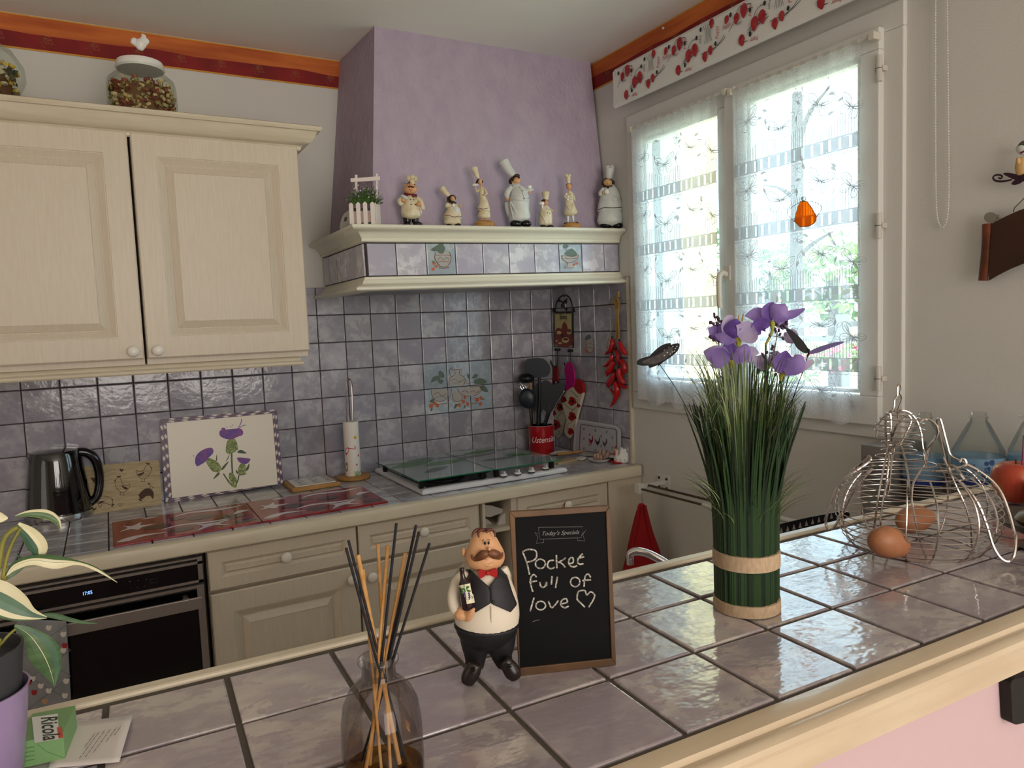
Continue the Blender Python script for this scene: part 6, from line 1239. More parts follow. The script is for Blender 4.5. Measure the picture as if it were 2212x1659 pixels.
bfly([([(150,610),(200,545),(270,490),(330,468),(365,470),(350,520),(280,570)],10,1),([(25,655),(60,622),(160,592),(240,560),(330,500),(390,475),(448,470),(440,530),(390,585),(290,655),(240,678),(200,700),(150,712),(140,690),(90,692),(35,682)],24,1),([(80,650),(170,610),(260,570),(340,520),(380,510),(370,570),(290,640),(220,668),(130,676)],28,0)],[(236,690,6,30),(255,672,9,30),(300,640,6,30)],[(255,680),(330,790),(440,960),(680,1415)],[(x,y,r,r*.6,30) for x,y,r in ((425,500,8),(410,520,8),(400,545,9),(385,500,7),(380,555,8),(360,575,8),(345,505,5),(300,535,5),(120,640,3),(150,625,3),(180,605,3),(90,655,3),(330,560,10),(300,590,8))],(WGY,WDK),'grey butterfly with white spots on the left wire')
bfly([([(1500,315),(1560,332),(1640,400),(1700,470),(1742,545),(1700,568),(1625,520),(1575,440)],10,0),([(1748,548),(1850,500),(1980,462),(2087,450),(2062,474),(1960,512),(1850,556),(1762,576)],20,1)],[(1722,600,7,15),(1742,560,12,15),(1738,525,8,15)],[(1728,590),(1690,720),(1600,960),(1540,1175)],None,(WDK,WPU),'dark butterfly with a purple wing on the right wire')
# ---- wire hen basket and eggs
ZB_=(1740,820,3.858); hc=bar(.667,.115,.0008); F=Fr(hc,None,ZB_); s=F.s; t=thing('wire_hen_basket','chrome wire egg basket shaped as a hen on the bar','basket',hc); WR_=M('basket_wire',(190,182,176),.18,metal=1)
cx_=lambda z: 900
def ring(m,y,hwid,xc,r=4.5,sq=.92):
    c=F.w(xc,y); ex=V((cos(YAW+.45),-sin(YAW+.45),0)); R_=hwid*s; m.tube([c+ex*cos(k)*R_+V((-ex.y,ex.x,0))*sin(k)*R_*sq for k in [2*PI*i/40 for i in range(40)]],r*s,6,True)
m=MB(); RG=[(1420,385,900),(1390,445,900),(1350,500,903),(1305,535,907),(1255,562,910),(1205,582,914),(1155,593,916),(1105,599,918),(1050,598,920),(998,588,920),(945,572,920),(895,548,918),(848,516,915),(802,478,911),(760,430,905)]
for y,h,x in RG: ring(m,y,h,x)
m.build('body_rings',WR_,t,smooth=True)['kind']='stuff'
m=MB(); 
for h in (120,200,290): ring(m,1425,h,900,4)
m.build('floor_rings',WR_,t,smooth=True)['kind']='stuff'
def rib(k):
    P=[]; ex=V((cos(YAW+.45),-sin(YAW+.45),0)); ey=V((-ex.y,ex.x,0))
    for y,h,x in [(1425,20,900)]+RG: P.append(F.w(x,y)+(ex*cos(k)+ey*sin(k)*.92)*h*s)
    return P
for k in (.5,1.1,2.3,2.9,3.6,4.25,4.55,4.9,5.4,5.75):
    m=MB(); m.tube(cr([tuple(p) for p in rib(k)],3),7*s,6); m.build('rib',WR_,t,smooth=True)
# neck and head: cone of rings from the breast up to the round head
m=MB()
for y,h,x in ((700,250,800),(640,180,790),(590,130,780),(560,112,765),(520,120,770),(470,165,780),(420,185,788),(370,180,790),(325,150,785),(285,105,775),(262,60,770)): ring(m,y,h,x,4.5,.75)
m.build('neck_rings',WR_,t,smooth=True)['kind']='stuff'
for q in ([(1040,1535,160),(985,1440,330),(935,1280,480),(900,1100,510),(870,900,470),(845,740,330),(820,620,160),(790,550,90),(700,560,60)],[(560,1450,60),(565,1300,330),(590,1100,470),(620,900,430),(650,750,300),(680,600,120),(690,540,70)],[(1385,1400,-60),(1370,1200,120),(1330,1050,160),(1260,900,160),(1200,760,120),(1150,650,60)],
  [(590,480,0),(600,400,0),(640,320,0),(700,272,20),(780,255,30),(860,270,10),(920,330,0),(960,430,0),(975,540,-10),(990,650,-20),(1000,740,-30)],[(880,1000,510),(900,860,450),(960,760,300),(1010,690,100),(985,580,20)]):
    m=MB(); F.wire(m,q,8); m.build('rib',WR_,t,smooth=True)
m=MB(); F.wire(m,[(675,555,60),(668,420,70),(672,300,70),(690,282,70),(708,300,70),(712,420,70),(708,520,60)],10); F.wire(m,[(735,520,80),(722,490,80),(760,380,90),(830,300,80),(862,300,80),(880,340,70),(850,420,80),(790,530,90),(745,538,80)],8); m.build('beak',WR_,t,smooth=True)
m=MB(); F.wire(m,[(772,320,30),(770,250,30),(795,180,30),(800,140,30),(785,110,30),(795,60,30),(785,38,30),(768,60,30),(765,130,30),(742,165,30),(738,220,30),(715,280,30)],8); m.build('comb',WR_,t,smooth=True)
m=MB(); F.wire(m,[(700,560,60),(690,700,200),(668,940,260),(660,968,262),(690,930,262),(715,700,200),(740,560,60)],9); m.build('wattle',WR_,t,smooth=True)
m=MB(); F.wire(m,[(1000,740,-30),(1020,600,-30),(1035,550,-30),(1085,490,-30),(1102,430,-30),(1080,370,-30),(1030,335,-30),(985,330,-30),(945,360,-20)],9); F.wire(m,[(1170,700,-40),(1140,560,-40),(1105,400,-40),(1098,340,-40),(1112,325,-40),(1130,350,-40),(1180,540,-40),(1212,632,-40),(1300,680,-20),(1440,752,0)],9); m.build('tail_loop',WR_,t,smooth=True)
for q in ([(405,738,60),(440,720,60),(500,670,60),(530,640,60),(545,660,70),(520,690,80),(440,745,120),(330,820,160),(245,940,170),(205,1060,170),(175,1140,160),(172,1215,150),(205,1248,150),(260,1200,150),(330,1060,160),(430,880,170),(560,740,120)],[(1325,830,260),(1280,770,240),(1235,720,200),(1200,725,180),(1215,780,200),(1340,900,300),(1440,1040,340),(1510,1220,340),(1560,1380,330),(1620,1480,320),(1690,1515,300),(1740,1460,280),(1755,1300,200),(1745,1290,150),(1700,1120,80),(1640,960,30),(1560,850,0),(1440,760,0),(1340,710,0)],[(1290,690,60),(1310,660,60),(1335,680,60),(1320,720,60),(1180,760,80),(1050,765,60)]):
    m=MB(); F.wire(m,q,11); m.build('wing_handle',WR_,t,smooth=True)
def egg(px,py,rx,ry,rot,u,v,label):
    c=on(2,BZ+ry*.00067*.98+.004,px,py); Fe=Fr(c); b=V((c.x,c.y,BZ+.003)); t=thing('egg',label,'egg',b,'brown eggs in the wire basket'); m=MB(); ex=rt*cos(rot)+V((0,0,1))*sin(rot); ey=Fe.n; ez=ex.cross(ey); k=14; rs=[]
    for i in range(k+1):
        a=PI*i/k; x=-cos(a); q=max(sin(a),.03)*(1-.12*x); rs.append([c+ex*x*rx*Fe.s+(ey*cos(h)+ez*sin(h))*q*ry*Fe.s for h in [2*PI*j/20 for j in range(20)]])
    m.loft(rs); m.build('shell',M('brown_eggshell',(168,112,76),.5,var=(158,102,68),vs=60,bump=.1,bs=300),t,smooth=True)
egg(1921,1172,49,38,-.45,0,0,'brown egg nearest the camera in the wire hen basket'); egg(1977,1121,44,33,.05,0,0,'brown egg lying further back in the wire hen basket')
# ---- fruit and fruit stand at the right edge
AP=M('apple_skin',(172,62,36),.35,var=(196,130,66),vs=10,vstretch=(3,3,.7),coat=.4,thr=(.45,.75))
def fruit(name,label,cat,c,rx,rz,mt,dimple=True):
    t=thing(name,label,cat,c); prof=[(.02,.12),(.3,.03),(.6,.06),(.86,.25),(.99,.5),(1,.66),(.9,.85),(.68,.97),(.4,1.0),(.2,.96),(.06,.88)] if dimple else [(.1,0),(.5,.05),(.85,.25),(1,.5),(.85,.78),(.5,.95),(.1,1)]
    MB().lathe([(rx*r,rz*z) for r,z in prof],c,32).build('flesh',mt,t,smooth=True)
    if dimple: MB().tube([V(c)+V((0,0,rz*.88)),V(c)+V((.002,.001,rz*1.08))],[.0013,.0016],6).build('stalk',M('apple_stalk',(70,50,30),.7),t)
ac=on(2,BZ+.0005,2193,1086); Fa=Fr(ac); fruit('apple','red and orange apple standing on the bar behind the fruit stand','apple',ac,46*Fa.s,88*Fa.s,AP)
fc=on(2,BZ+.0005,2262,1185); Ff=Fr(fc,None,(2080,880,4.606)); t=thing('fruit_stand','dark steel fruit dish on a stand, cut by the right edge','fruit stand',fc)
zt_=Ff.w(850,1120).z-BZ; rd=(Ff.w(850,1100)-Ff.w(272,1100)).length
m=MB().lathe([(.001,zt_-.022),(rd*.5,zt_-.019),(rd*.85,zt_-.008),(rd,zt_),(rd*.985,zt_+.001),(rd*.84,zt_-.006),(rd*.5,zt_-.017),(.001,zt_-.020)],fc,56); m.build('dish',M('dark_pewter',(92,84,78),.3,metal=.9),t,smooth=True)
m=MB().lathe([(.001,0),(.035,0),(.036,.003),(.008,.006),(.007,zt_-.021),(.001,zt_-.02)],fc,24); m.build('foot',M('dark_pewter',),t,smooth=True)
m=MB(); Ff.sweep(m,[(606,280,8),(602,420,9),(590,570,9)],1,8); m.build('magenta_post',M('magenta_post',(120,24,70),.3),t,smooth=True); m=MB(); Ff.wire(m,[(536,70),(552,84),(600,95),(680,100)],7); m.build('hook',CHROME,t,smooth=True)
c=fc+V((-.012,.0,zt_-.013)); fruit('avocado','brownish green avocado lying in the fruit dish','fruit',c,(Ff.w(850,1100)-Ff.w(385,1100)).length*.62,.028,M('avocado_skin',(110,84,40),.35,var=(86,66,34),vs=60),False)
c2=on(2,BZ+.03,2232,1085); fruit('apple','yellow orange apple mostly outside the frame beside the red apple','apple',on(2,BZ+.0005,2255,1105),.024,.05,M('apple_yellow',(206,150,80),.35,var=(196,90,50),vs=10),True)
# ---- black plate on the front of the bar
a=on(1,-2.30,2184,1470); t=thing('black_plate','black rounded plate on the pink bar front at the right edge','plate',V((a.x,a.y,1.0))); 
nb=-BV; F=Fr(bar(.5,-.1185),nb); m=MB(); F.slab(m,round_quad([(2183,1469),(2300,1440),(2305,1540),(2188,1568)],12),.012,.0002); m.build('cover',M('matt_black',(14,12,12),.6),t,bevel=.001)
# ---------------------------------------------------------------- wall and window things
ZS=(1560,300,5.53); F=Fr((XR-.062,-1.354,1.715),(-1,0,0),ZS); t=thing('glass_ornament','orange glass ornament with wire wings hanging in front of the lace','ornament',V((XR-.062,-1.354,1.69)))
OG=M('orange_glass',(255,120,10),.1,trans=.55,ior=1.1,coat=.3); m=MB(); F.slab(m,[(935,750),(1010,745),(1065,820),(1120,920),(1115,980),(1080,1020),(1025,1045),(930,1050),(862,985),(880,900),(905,815)],.0015,-.0015); m.build('glass_body',OG,t)
m=MB(); DW=M('dark_wire',(50,50,56),.5)
F.wire(m,[(935,750),(905,815),(880,900),(862,985),(930,1050),(1025,1045),(1080,1020),(1115,980),(1120,920),(1065,820),(1010,745)],5,sm=1,closed=True); m.build('rim_wire',DW,t)
m=MB(); F.wire(m,[(920,762),(860,795),(800,850),(778,880),(810,935),(860,985)],3); m.build('wing_wire',DW,t); m=MB(); F.wire(m,[(1040,745),(1110,760),(1182,800),(1176,860),(1125,935)],3); m.build('wing_wire',DW,t)
m=MB(); F.ball(m,972,716,26,28); m.build('glass_bead',glass_material('clear_bead',(220,230,236),.3),t,smooth=True)
# poppy blind
t=thing('poppy_blind','raised white roman blind printed with red poppies above the window','blind',V((XR-.04,-1.3,2.205)))
m=MB(); y0,y1=-2.0,-.562
rs=[]
for x,z in ((XR-.001,2.338),(XR-.058,2.342),(XR-.068,2.330),(XR-.066,2.27),(XR-.070,2.215),(XR-.062,2.205),(XR-.050,2.208),(XR-.046,2.25),(XR-.03,2.30),(XR-.001,2.32)): rs.append([V((x,y0,z)),V((x,y1,z))])
m.add([p for r in rs for p in r],[(2*i,2*i+1,2*i+3,2*i+2) for i in range(len(rs)-1)]); k=len(rs); m.add([r[1] for r in rs],[tuple(range(k))]); m.build('folded_fabric',M('blind_cotton',(222,220,214),.85,bump=.2,bs=200),t)
F=Fr((XR-.0705,-1,2.27),(-1,0,0)); PR1=M('poppy_print_red',(150,28,40),.8,var=(180,60,60),vs=60); PR2=M('poppy_print_ink',(40,48,46),.8); PR3=M('poppy_print_pink',(176,60,70),.8); m=MB()
def yz(y,z,d=0): return V((XR-.0712-d,y,z))
def pop(y,z,k,rot=0,flip=1):
    m.mat(PR1); P_=[(-.9,.2),(-.5,.8),(.1,.9),(.7,.6),(.9,0),(.5,-.9),(.1,-1.3),(-.4,-1),(-.9,-.4)]; R=[(a*cos(rot)-b*sin(rot),a*sin(rot)+b*cos(rot)) for a,b in P_]; m.ngon([yz(y+a*k*1.05*flip,max(min(z+b*k*1.35,2.334),2.210),.0003) for a,b in R])
def ink(pts,w=.0009):
    m.mat(PR2); P_=cr(pts,3) if len(pts)>2 else pts; a=[];b=[]
    for i,p in enumerate(P_):
        p0=P_[max(i-1,0)];p1=P_[min(i+1,len(P_)-1)]; dx,dy=p1[0]-p0[0],p1[1]-p0[1]; l=math.hypot(dx,dy) or 1; a.append(yz(p[0]-dy/l*w,p[1]+dx/l*w,.0002)); b.append(yz(p[0]+dy/l*w,p[1]-dx/l*w,.0002))
    m.grid([a,b])
def bud(y,z,k=.005): m.mat(PR2); m.ngon([yz(y+k*cos(q),z+k*1.4*sin(q),.0004) for q in [2*PI*i/8 for i in range(8)]])
def word(y,z,ang,col=PR3,sz=.016,w=.034): m.mat(col); text(m,'Poppy',yz(y,z,.0003),(0,-cos(ang),sin(ang)),(0,sin(ang),cos(ang)),sz,shear=.3,width=w)
P0=-.60
for r in range(5):
    b=P0-.262*r
    pop(b-.02,2.300,.011,.2); pop(b-.047,2.312,.014,0); ink([(b-.02,2.312),(b-.035,2.326),(b-.075,2.318)]); ink([(b+.01,2.27),(b-.01,2.29),(b-.03,2.30)]); ink([(b-.05,2.31),(b-.08,2.305)]); bud(b+.002,2.316); bud(b-.07,2.302)
    pop(b-.085,2.262,.014,0); pop(b-.112,2.270,.014,-.3); ink([(b-.06,2.248),(b-.09,2.262),(b-.13,2.268)]); ink([(b-.06,2.242),(b-.1,2.252),(b-.135,2.26)]); ink([(b-.065,2.236),(b-.09,2.29),(b-.12,2.30)]); bud(b-.122,2.300); bud(b-.07,2.236)
    pop(b-.038,2.232,.012,-.4); ink([(b-.03,2.222),(b-.06,2.222)]); pop(b-.155,2.235,.011,-.3); pop(b-.178,2.246,.010,-.3); bud(b-.2,2.256); ink([(b-.14,2.245),(b-.2,2.246),(b-.24,2.262)]); ink([(b-.17,2.235),(b-.21,2.25),(b-.235,2.27)])
    for q in range(6): ink([(b-.155-.006*q,2.27),(b-.16-.004*q,2.30),(b-.150-.009*q,2.326)],.0006)
    pop(b-.185,2.322,.010,0); bud(b-.14,2.318); pop(b-.245,2.31,.009,.5)
    word(b-.03,2.278,.1,PR2,.011,.022); word(b-.085,2.222,PI,PR3,.016,.030); word(b-.075,2.30,PI/2,PR3); word(b-.212,2.285,PI/2,PR3,.018,.038); word(b-.245,2.285,.1,PR3,.018,.034); word(b-.135,2.29,-PI/2,PR2,.012,.026)
m.build('poppy_print',None,t)['kind']='stuff'
# bead chain of the blind
t=thing('bead_chain','white bead chain loop hanging on the wall right of the window','chain',V((XR-.008,-1.69,1.63)))
P_=[(XR-.008,-1.679+0,2.2),(XR-.008,-1.680,2.0),(XR-.008,-1.683,1.75),(XR-.008,-1.686,1.67),(XR-.008,-1.692,1.64),(XR-.008,-1.701,1.630),(XR-.008,-1.709,1.645),(XR-.008,-1.713,1.68),(XR-.008,-1.713,1.75),(XR-.008,-1.708,2.0),(XR-.008,-1.704,2.2)]
Q=cr(P_,14); m=MB(); m.tube(Q,.0006,5)
acc=0
for i in range(1,len(Q)):
    a,b=V(Q[i-1]),V(Q[i]); L=(b-a).length
    while acc<L: m.ell(a.lerp(b,acc/L),.0021,6,4); acc+=.0062
    acc-=L
m.build('beads',PVC,t,smooth=True)['kind']='stuff'
# small round hook in the border
t=thing('wall_eyelet','small white screw eyelet in the orange wallpaper border','eyelet',on(0,XR-.003,1433,61)); MB().lathe([(.0045,0),(.0048,.003),(.003,.004),(.0015,.002)],on(0,XR-.0026,1433,61),14,Matrix.Rotation(-PI/2,4,'Y')).build('ring',PVC,t,smooth=True)
# scroll shaped wall plaque with iron swirl, right edge
ZR=(2000,250,4.1475); F=Fr((XR-.02,-1.83,1.6),(-1,0,0),ZR); s=F.s; t=thing('scroll_plaque','rust brown metal scroll plaque with a chef holding it up, right edge','wall plaque',V((XR-.02,-1.82,1.50)))
RU=M('rusty_brown_enamel',(70,42,28),.4,metal=.3,var=(52,32,24),vs=9); RU2=M('rusty_roll',(120,62,34),.35,metal=.3,var=(44,28,26),vs=12)
m=MB(); F.slab(m,[(590,968),(650,935),(740,890),(830,850),(1000,790),(1000,1290),(879,1322),(760,1370),(650,1425),(560,1478)],.004,.001); m.build('sheet',RU,t)
m=MB(); F.sweep(m,[(548,968,42),(540,1200,42),(512,1478,42)],.5,18,cap=0); m.build('rolled_edge',RU2,t,smooth=60)
m=MB(); F.slab(m,[(528+58*cos(k)+50,912+48*sin(k)) for k in [2*PI*i/16 for i in range(16)]],.003,0); F.ball(m,650,905,18,20,d=.002,df=.4); F.sweep(m,[(630,900,10),(665,915,12)],.4,8); m.build('grey_disc',M('grey_disc',(128,122,108),.5),t,smooth=60)
PI_=M('plum_iron',(44,18,34),.4); m=MB(); F.sweep(m,[(770,572,7),(690,588,9),(625,582,9),(602,555,8),(625,532,8),(668,532,8),(684,548,8),(672,562,7),(650,556,7)],.8,8); F.slab(m,[(690,520),(730,510),(800,522),(850,535),(879,520),(960,500),(960,600),(860,585),(800,575),(740,550)],.004,.001,3); F.slab(m,[(765,610),(790,580),(840,560),(870,575),(840,605),(790,620)],.006,.003,3); m.build('iron_swirl',PI_,t,smooth=50)
m=MB(); F.sweep(m,[(860,385,40),(850,450,48),(860,520,42)],.6,14); F.ball(m,828,405,20,34,d=.006,df=.6); m.build('figure_body',SKIN2,t,smooth=60); m=MB().mat(WHITEF); F.ball(m,868,300,56,52,df=.6); m.mat(WINE); F.sweep(m,[(845,335,8),(880,318,8)],.8,8,d=.016); m.mat(M('hat_grey',(90,86,80),.5)); F.sweep(m,[(820,285,8),(860,250,20),(900,245,24)],.6,10,d=.004); m.build('figure_head',None,t,smooth=60)
m=MB(); F.wire(m,[(785,865,0),(792,830,0),(820,800,0),(900,720,0)],5); m.build('hanging_wire',M('grey_wire',(110,108,100),.4,metal=.6),t)
# ---- towel on the oven handle
F=Fr((-1.28,OY-.045,.70),(0,-1,0),ZL); t=thing('oven_towel','quilted grey hen print towel hanging over the left of the oven handle','towel',V((-1.27,OY-.045,.52)))
QT=M('quilted_grey',(150,150,152),.85,bump=.8,bs=50,var=(134,134,138),vs=30); m=MB(); F.slab(m,[(100,740),(410,756),(424,950),(440,1255),(445,1290),(438,1322),(80,1340)],.004,-.006,0); m.build('cloth',QT,t,bevel=.002)
m=MB()
for x,y,c in ((390,830,0),(400,900,1),(408,1120,0),(390,930,0),(300,1180,0),(275,1245,2),(200,1105,0),(210,1190,1),(180,1125,1),(300,790,0),(350,1010,0),(400,1210,0),(330,1100,2),(250,1150,0)):
    m.mat([M('hen_white',(222,216,204),.8),M('hen_red',(160,40,44),.8),M('hen_tan',(190,150,110),.8)][c]); F.poly(m,[(x-18,y),(x-6,y-16),(x+4,y-10),(x+20,y-14),(x+14,y+14),(x-6,y+18)],.0046,2)
m.build('hen_print',None,t)
m=MB()
for a,b in (((150,760),(440,930)),((120,900),(440,1090)),((120,1060),(440,1250)),((430,760),(150,960)),((440,930),(130,1140)),((440,1090),(170,1300))): F.line(m,[a,b],3,.0044,1)
m.build('quilting_seam',M('seam_grey',(104,104,108),.9),t)
# ---------------------------------------------------------------- prints on decorated tiles
TB1=M('glaze_blue_grey',(158,176,188),.22,coat=.3); GL=M('glaze_green_grey',(92,110,98),.3); BRN=M('glaze_brown',(132,88,66),.3); ORG=M('glaze_orange',(190,104,62),.3); IV=M('glaze_ivory',(196,192,184),.25,alpha=.7)
BLUEG=tile_material('bluish_decor_tile',[(160,174,182),(186,192,194),(150,162,172)],.2,.0014)
def deco(tile,F,fills,lines,mat=None):
    if mat:
        me=tile.data.copy(); me.materials.clear(); me.materials.append(mat); tile.data=me
    m=MB()
    for q,mt,dd in fills: m.mat(mt); F.poly(m,q,dd,3)
    for q,w,mt in lines: m.mat(mt); F.line(m,q,w,.0016)
    o=m.build('glaze_print',None,tile); 
    M_=tile.matrix_world.copy() if 0 else tile.matrix_local
    o.parent=tile; bpy.context.view_layer.update(); o.matrix_parent_inverse=tile.matrix_world.inverted()
ZH=(700,340,3.253); F=Fr((0,HY-.001,1.68),(0,-1,0),ZH)
el=lambda x,y,a,b: [(x+a*cos(k),y+b*sin(k)) for k in [2*PI*i/10 for i in range(10)]]
deco(DT[('h',2,0)],F,[([(785,670),(830,655),(880,668),(890,700),(880,740),(860,765),(820,765),(795,740),(782,705)],IV,.0010),(el(772,745,12,10),ORG,.0012),(el(790,765,12,10),ORG,.0013),(el(768,785,11,12),ORG,.0012),([(750,650),(790,620),(820,605),(840,625),(820,650),(790,660)],GL,.0012),([(800,640),(830,605),(850,640),(835,675),(805,670)],GL,.0013),([(755,725),(780,735),(770,745)],GL,.0014)],[([(785,670),(778,705),(800,745),(825,768),(860,768),(885,740),(893,700),(880,665)],4,BRN),([(785,690),(840,686),(890,690)],3,BRN),([(800,720),(820,700),(840,722),(860,702),(880,722)],3,BRN),([(790,735),(840,732),(880,735)],3,BRN),([(850,640),(890,620),(905,640),(890,650)],2,IV),([(808,776),(840,780),(880,772)],5,BRN)],BLUEG)
deco(DT[('h',7,0)],F,[([(1675,690),(1785,685),(1775,715),(1745,735),(1705,735),(1680,715)],IV,.0010),([(1690,680),(1710,655),(1740,640),(1765,660),(1780,685),(1740,700)],GL,.0012),([(1680,630),(1690,610),(1720,620),(1700,640)],GL,.0012),(el(1755,755,9,9),ORG,.0013),(el(1775,745,11,10),ORG,.0012),([(1708,735),(1740,735),(1750,770),(1695,770)],IV,.0009)],[([(1672,690),(1680,718),(1710,738),(1740,738),(1775,718),(1790,686)],4,BRN),([(1672,690),(1730,694),(1790,686)],3,BRN),([(1712,738),(1710,760),(1690,776),(1760,776)],4,BRN),([(1690,706),(1720,712),(1750,712),(1775,704)],4,BRN),([(1700,640),(1710,660)],2,BRN)],BLUEG)
ZT1=(660,600,5.53); F=Fr((0,-.0105,1.25),(0,-1,0),ZT1)
def btile(c,r): return DT[('b',c+15,3-r)]
BG=BLUEG
deco(btile(0,0),F,[([(1600,1110),(1640,1130),(1660,1180),(1620,1200),(1590,1160)],GL,.0012),([(1520,1190),(1590,1170),(1610,1220),(1560,1230),(1500,1250)],GL,.0012),([(1600,1210),(1650,1230),(1620,1270),(1580,1240)],GL,.0013)],[([(1480,1285),(1520,1220),(1600,1180)],4,GL),([(1660,1190),(1690,1240)],3,GL),([(1545,1300),(1570,1260),(1640,1240)],3,GL)],BG)
deco(btile(1,0),F,[([(1760,1100),(1870,1095),(1850,1150),(1890,1180),(1908,1230),(1890,1280),(1720,1290),(1712,1230),(1740,1180),(1780,1160)],IV,.0010)],[([(1870,1090),(1750,1100),(1760,1075),(1730,1085),(1720,1130),(1745,1185)],6,BRN),([(1845,1105),(1840,1150),(1890,1185),(1908,1235),(1890,1285)],6,BRN),([(1780,1105),(1785,1155),(1730,1190),(1712,1240),(1725,1285)],5,BRN),([(1730,1230),(1780,1210),(1830,1240),(1890,1220)],4,BRN),([(1750,1250),(1800,1260),(1860,1240)],4,GL)],BG)
deco(btile(2,0),F,[([(2020,1150),(2060,1160),(2040,1195),(1990,1200)],GL,.0012),([(1930,1140),(1970,1190),(1940,1200)],GL,.0012),([(2020,1220),(2070,1200),(2130,1210),(2170,1250),(2100,1270),(2020,1265)],GL,.0013)],[([(1920,1270),(1990,1250),(2060,1230)],4,GL)],BG)
deco(btile(0,1),F,[([(1505,1340),(1690,1328),(1690,1440),(1660,1470),(1580,1480),(1530,1450),(1510,1390)],IV,.0010),(el(1500,1530,24,28),ORG,.0012),(el(1545,1500,24,22),ORG,.0013),(el(1575,1530,18,20),ORG,.0014),([(1480,1480),(1530,1440),(1535,1490)],GL,.0015),([(1490,1595),(1510,1550),(1520,1580)],GL,.0015)],[([(1505,1345),(1510,1400),(1545,1455),(1620,1478),(1692,1440)],6,BRN),([(1530,1400),(1580,1370),(1630,1410),(1690,1380)],6,BRN),([(1540,1440),(1600,1420),(1680,1430)],5,GL),([(1560,1515),(1690,1500)],8,BRN)],BG)
deco(btile(1,1),F,[([(1710,1325),(1745,1325),(1760,1400),(1770,1470),(1870,1465),(1880,1400),(1840,1320),(1950,1310),(1952,1400),(1900,1400)],IV,.0010),(el(1835,1520,18,24),ORG,.0013),(el(1885,1480,20,22),ORG,.0013),(el(1905,1430,16,20),ORG,.0013),(el(1935,1510,18,26),ORG,.0013),([(1775,1570),(1790,1510),(1820,1520)],GL,.0015),([(1890,1560),(1900,1520),(1915,1540)],GL,.0015)],[([(1708,1330),(1745,1335),(1720,1430),(1706,1480)],5,BRN),([(1750,1380),(1775,1470),(1860,1465),(1870,1400)],6,BRN),([(1815,1320),(1860,1390),(1952,1420)],6,BRN),([(1870,1370),(1900,1350),(1950,1370)],6,BRN)],BG)
deco(btile(2,1),F,[([(1965,1305),(2105,1295),(2090,1350),(2030,1400),(1968,1410)],IV,.0010),([(2080,1300),(2140,1290),(2180,1360),(2110,1350)],GL,.0012),(el(2050,1455,24,26),ORG,.0013),(el(2095,1435,18,20),ORG,.0013),(el(2090,1505,18,22),ORG,.0013),([(2100,1450),(2145,1440),(2120,1460)],GL,.0015)],[([(1970,1310),(2110,1298),(2090,1360),(2030,1405),(1970,1415)],6,BRN),([(1970,1370),(2000,1350),(2040,1370),(2080,1350)],6,BRN),([(1975,1440),(2030,1430)],6,BRN),([(1975,1500),(2060,1495)],6,BRN)],BG)
F=Fr((XR-.0105,-.28,1.35),(-1,0,0),(1000,600,5.53))
deco(DT[('r',3,4)],F,[([(1480,740),(1550,735),(1565,800),(1540,880),(1495,880),(1470,810)],IV,.0010),([(1450,740),(1480,690),(1520,680),(1530,720),(1490,740)],GL,.0012),(el(1465,860,14,18),ORG,.0012),(el(1480,890,14,16),ORG,.0013)],[([(1475,745),(1468,810),(1495,885),(1540,885),(1566,800),(1552,738)],5,BRN),([(1475,800),(1520,780),(1560,805)],4,BRN),([(1478,840),(1520,835),(1555,845)],4,BRN)])
F=Fr((0,-.0105,1.1),(0,-1,0),(0,550,2.5527)); m=MB()
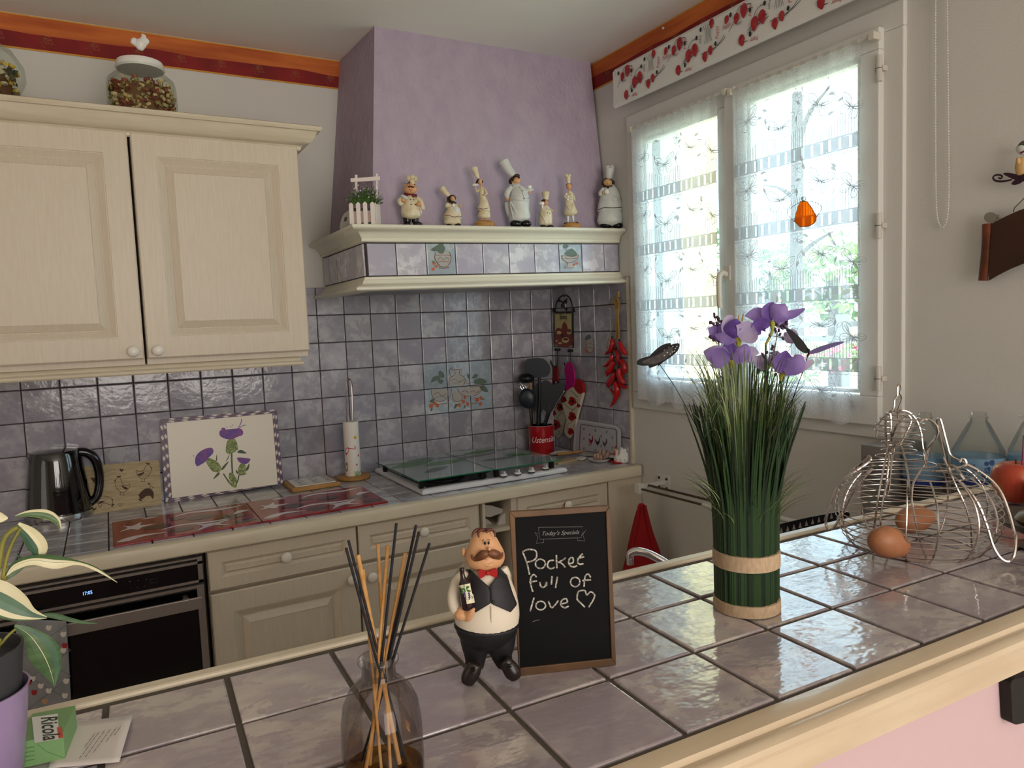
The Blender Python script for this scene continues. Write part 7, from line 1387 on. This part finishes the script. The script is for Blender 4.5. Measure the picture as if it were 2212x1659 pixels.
# ---------------------------------------------------------------- garden outside
TRK=M('tree_bark',(70,66,72),.9); LF1=M('garden_leaf',(110,150,70),.7,var=(70,110,50),vs=8); LF2=M('garden_leaf_dark',(60,96,60),.7,var=(90,130,80),vs=8)
def ow(px,py,x): return on(0,x,px,py)
a=ow(1722,760,7.5); t=thing('garden_tree','bare garden tree trunk seen through the near window','tree',V((a.x,a.y,-.2)))
F=Fr((7.5,a.y,1.5),(-1,0,0)); m=MB()
F.sweep(m,[(1724,905,16),(1722,700,14),(1720,560,13),(1722,430,13),(1722,300,12),(1722,200,10)],1,12,cap=0); m.build('trunk',TRK,t,smooth=True)
for q in ([(1722,440,6),(1705,420,5),(1680,405,3),(1650,400,1)],[(1724,560,6),(1740,540,5),(1765,520,4),(1800,500,2)],[(1722,330,6),(1745,250,5),(1790,190,2)]):
    m=MB(); F.sweep(m,q,1,8); m.build('branch',TRK,t,smooth=True)
def bush(name,label,cat,px,py,x,rx,rz,mt,seed,n=420,fl=None):
    c=ow(px,py,x); t=thing(name,label,cat,V((c.x,c.y,-.2))); q=random.Random(seed); m=MB()
    for i in range(n):
        v=V((q.gauss(0,1),q.gauss(0,1),q.gauss(0,1))).normalized()*q.uniform(.6,1); p=c+V((v.x*rx,v.y*rx,v.z*rz)); a=V((q.uniform(-1,1),q.uniform(-1,1),q.uniform(-1,1))).normalized(); b=a.orthogonal().normalized(); k=rx*q.uniform(.07,.13)
        m.mat(fl if fl and q.random()<.4 else mt).add([p-a*k,p+b*k*.6,p+a*k,p-b*k*.6],[(0,1,2,3)])
    m.build('foliage',None,t)['kind']='stuff'; m=MB(); m.tube([V((c.x,c.y,-.2)),c],rx*.08,8); m.build('stem',TRK,t)
bush('garden_shrub','round green shrub in the garden right of the tree','shrub',1800,600,9,1.0,.75,LF1,1); bush('garden_shrub','blue green shrub left of the tree in the garden','shrub',1668,590,11,.9,.6,LF2,2); bush('garden_shrub','tall shrub behind the near window edge','shrub',1930,560,13,.8,1.1,LF1,3)
bush('garden_shrub','green shrub showing beside the house wing','shrub',1545,580,9,.8,.8,LF2,4)
bush('flower_bed','low bed of pink flowers in the garden','flower bed',1810,775,4.2,.34,.12,LF1,5,380,M('pink_petals',(226,70,110),.6)); bush('flower_bed','low bed of white flowers under the pink ones','flower bed',1700,800,3.6,.3,.12,LF1,6,300,M('white_petals',(236,232,226),.6))
t=thing('garden_fence','grey garden fence rail behind the flower beds','fence',V((6,-.5,-.2)))
for z in (1.12,1.28): MB().box((6,-4,z),(6.06,4,z+.06)).build('rail',M('grey_fence',(104,110,116),.7),t)
for y in (-3,-1.2,.6,2.4): MB().box((5.95,y,-.2),(6.05,y+.1,1.42)).build('post',M('grey_fence',),t)
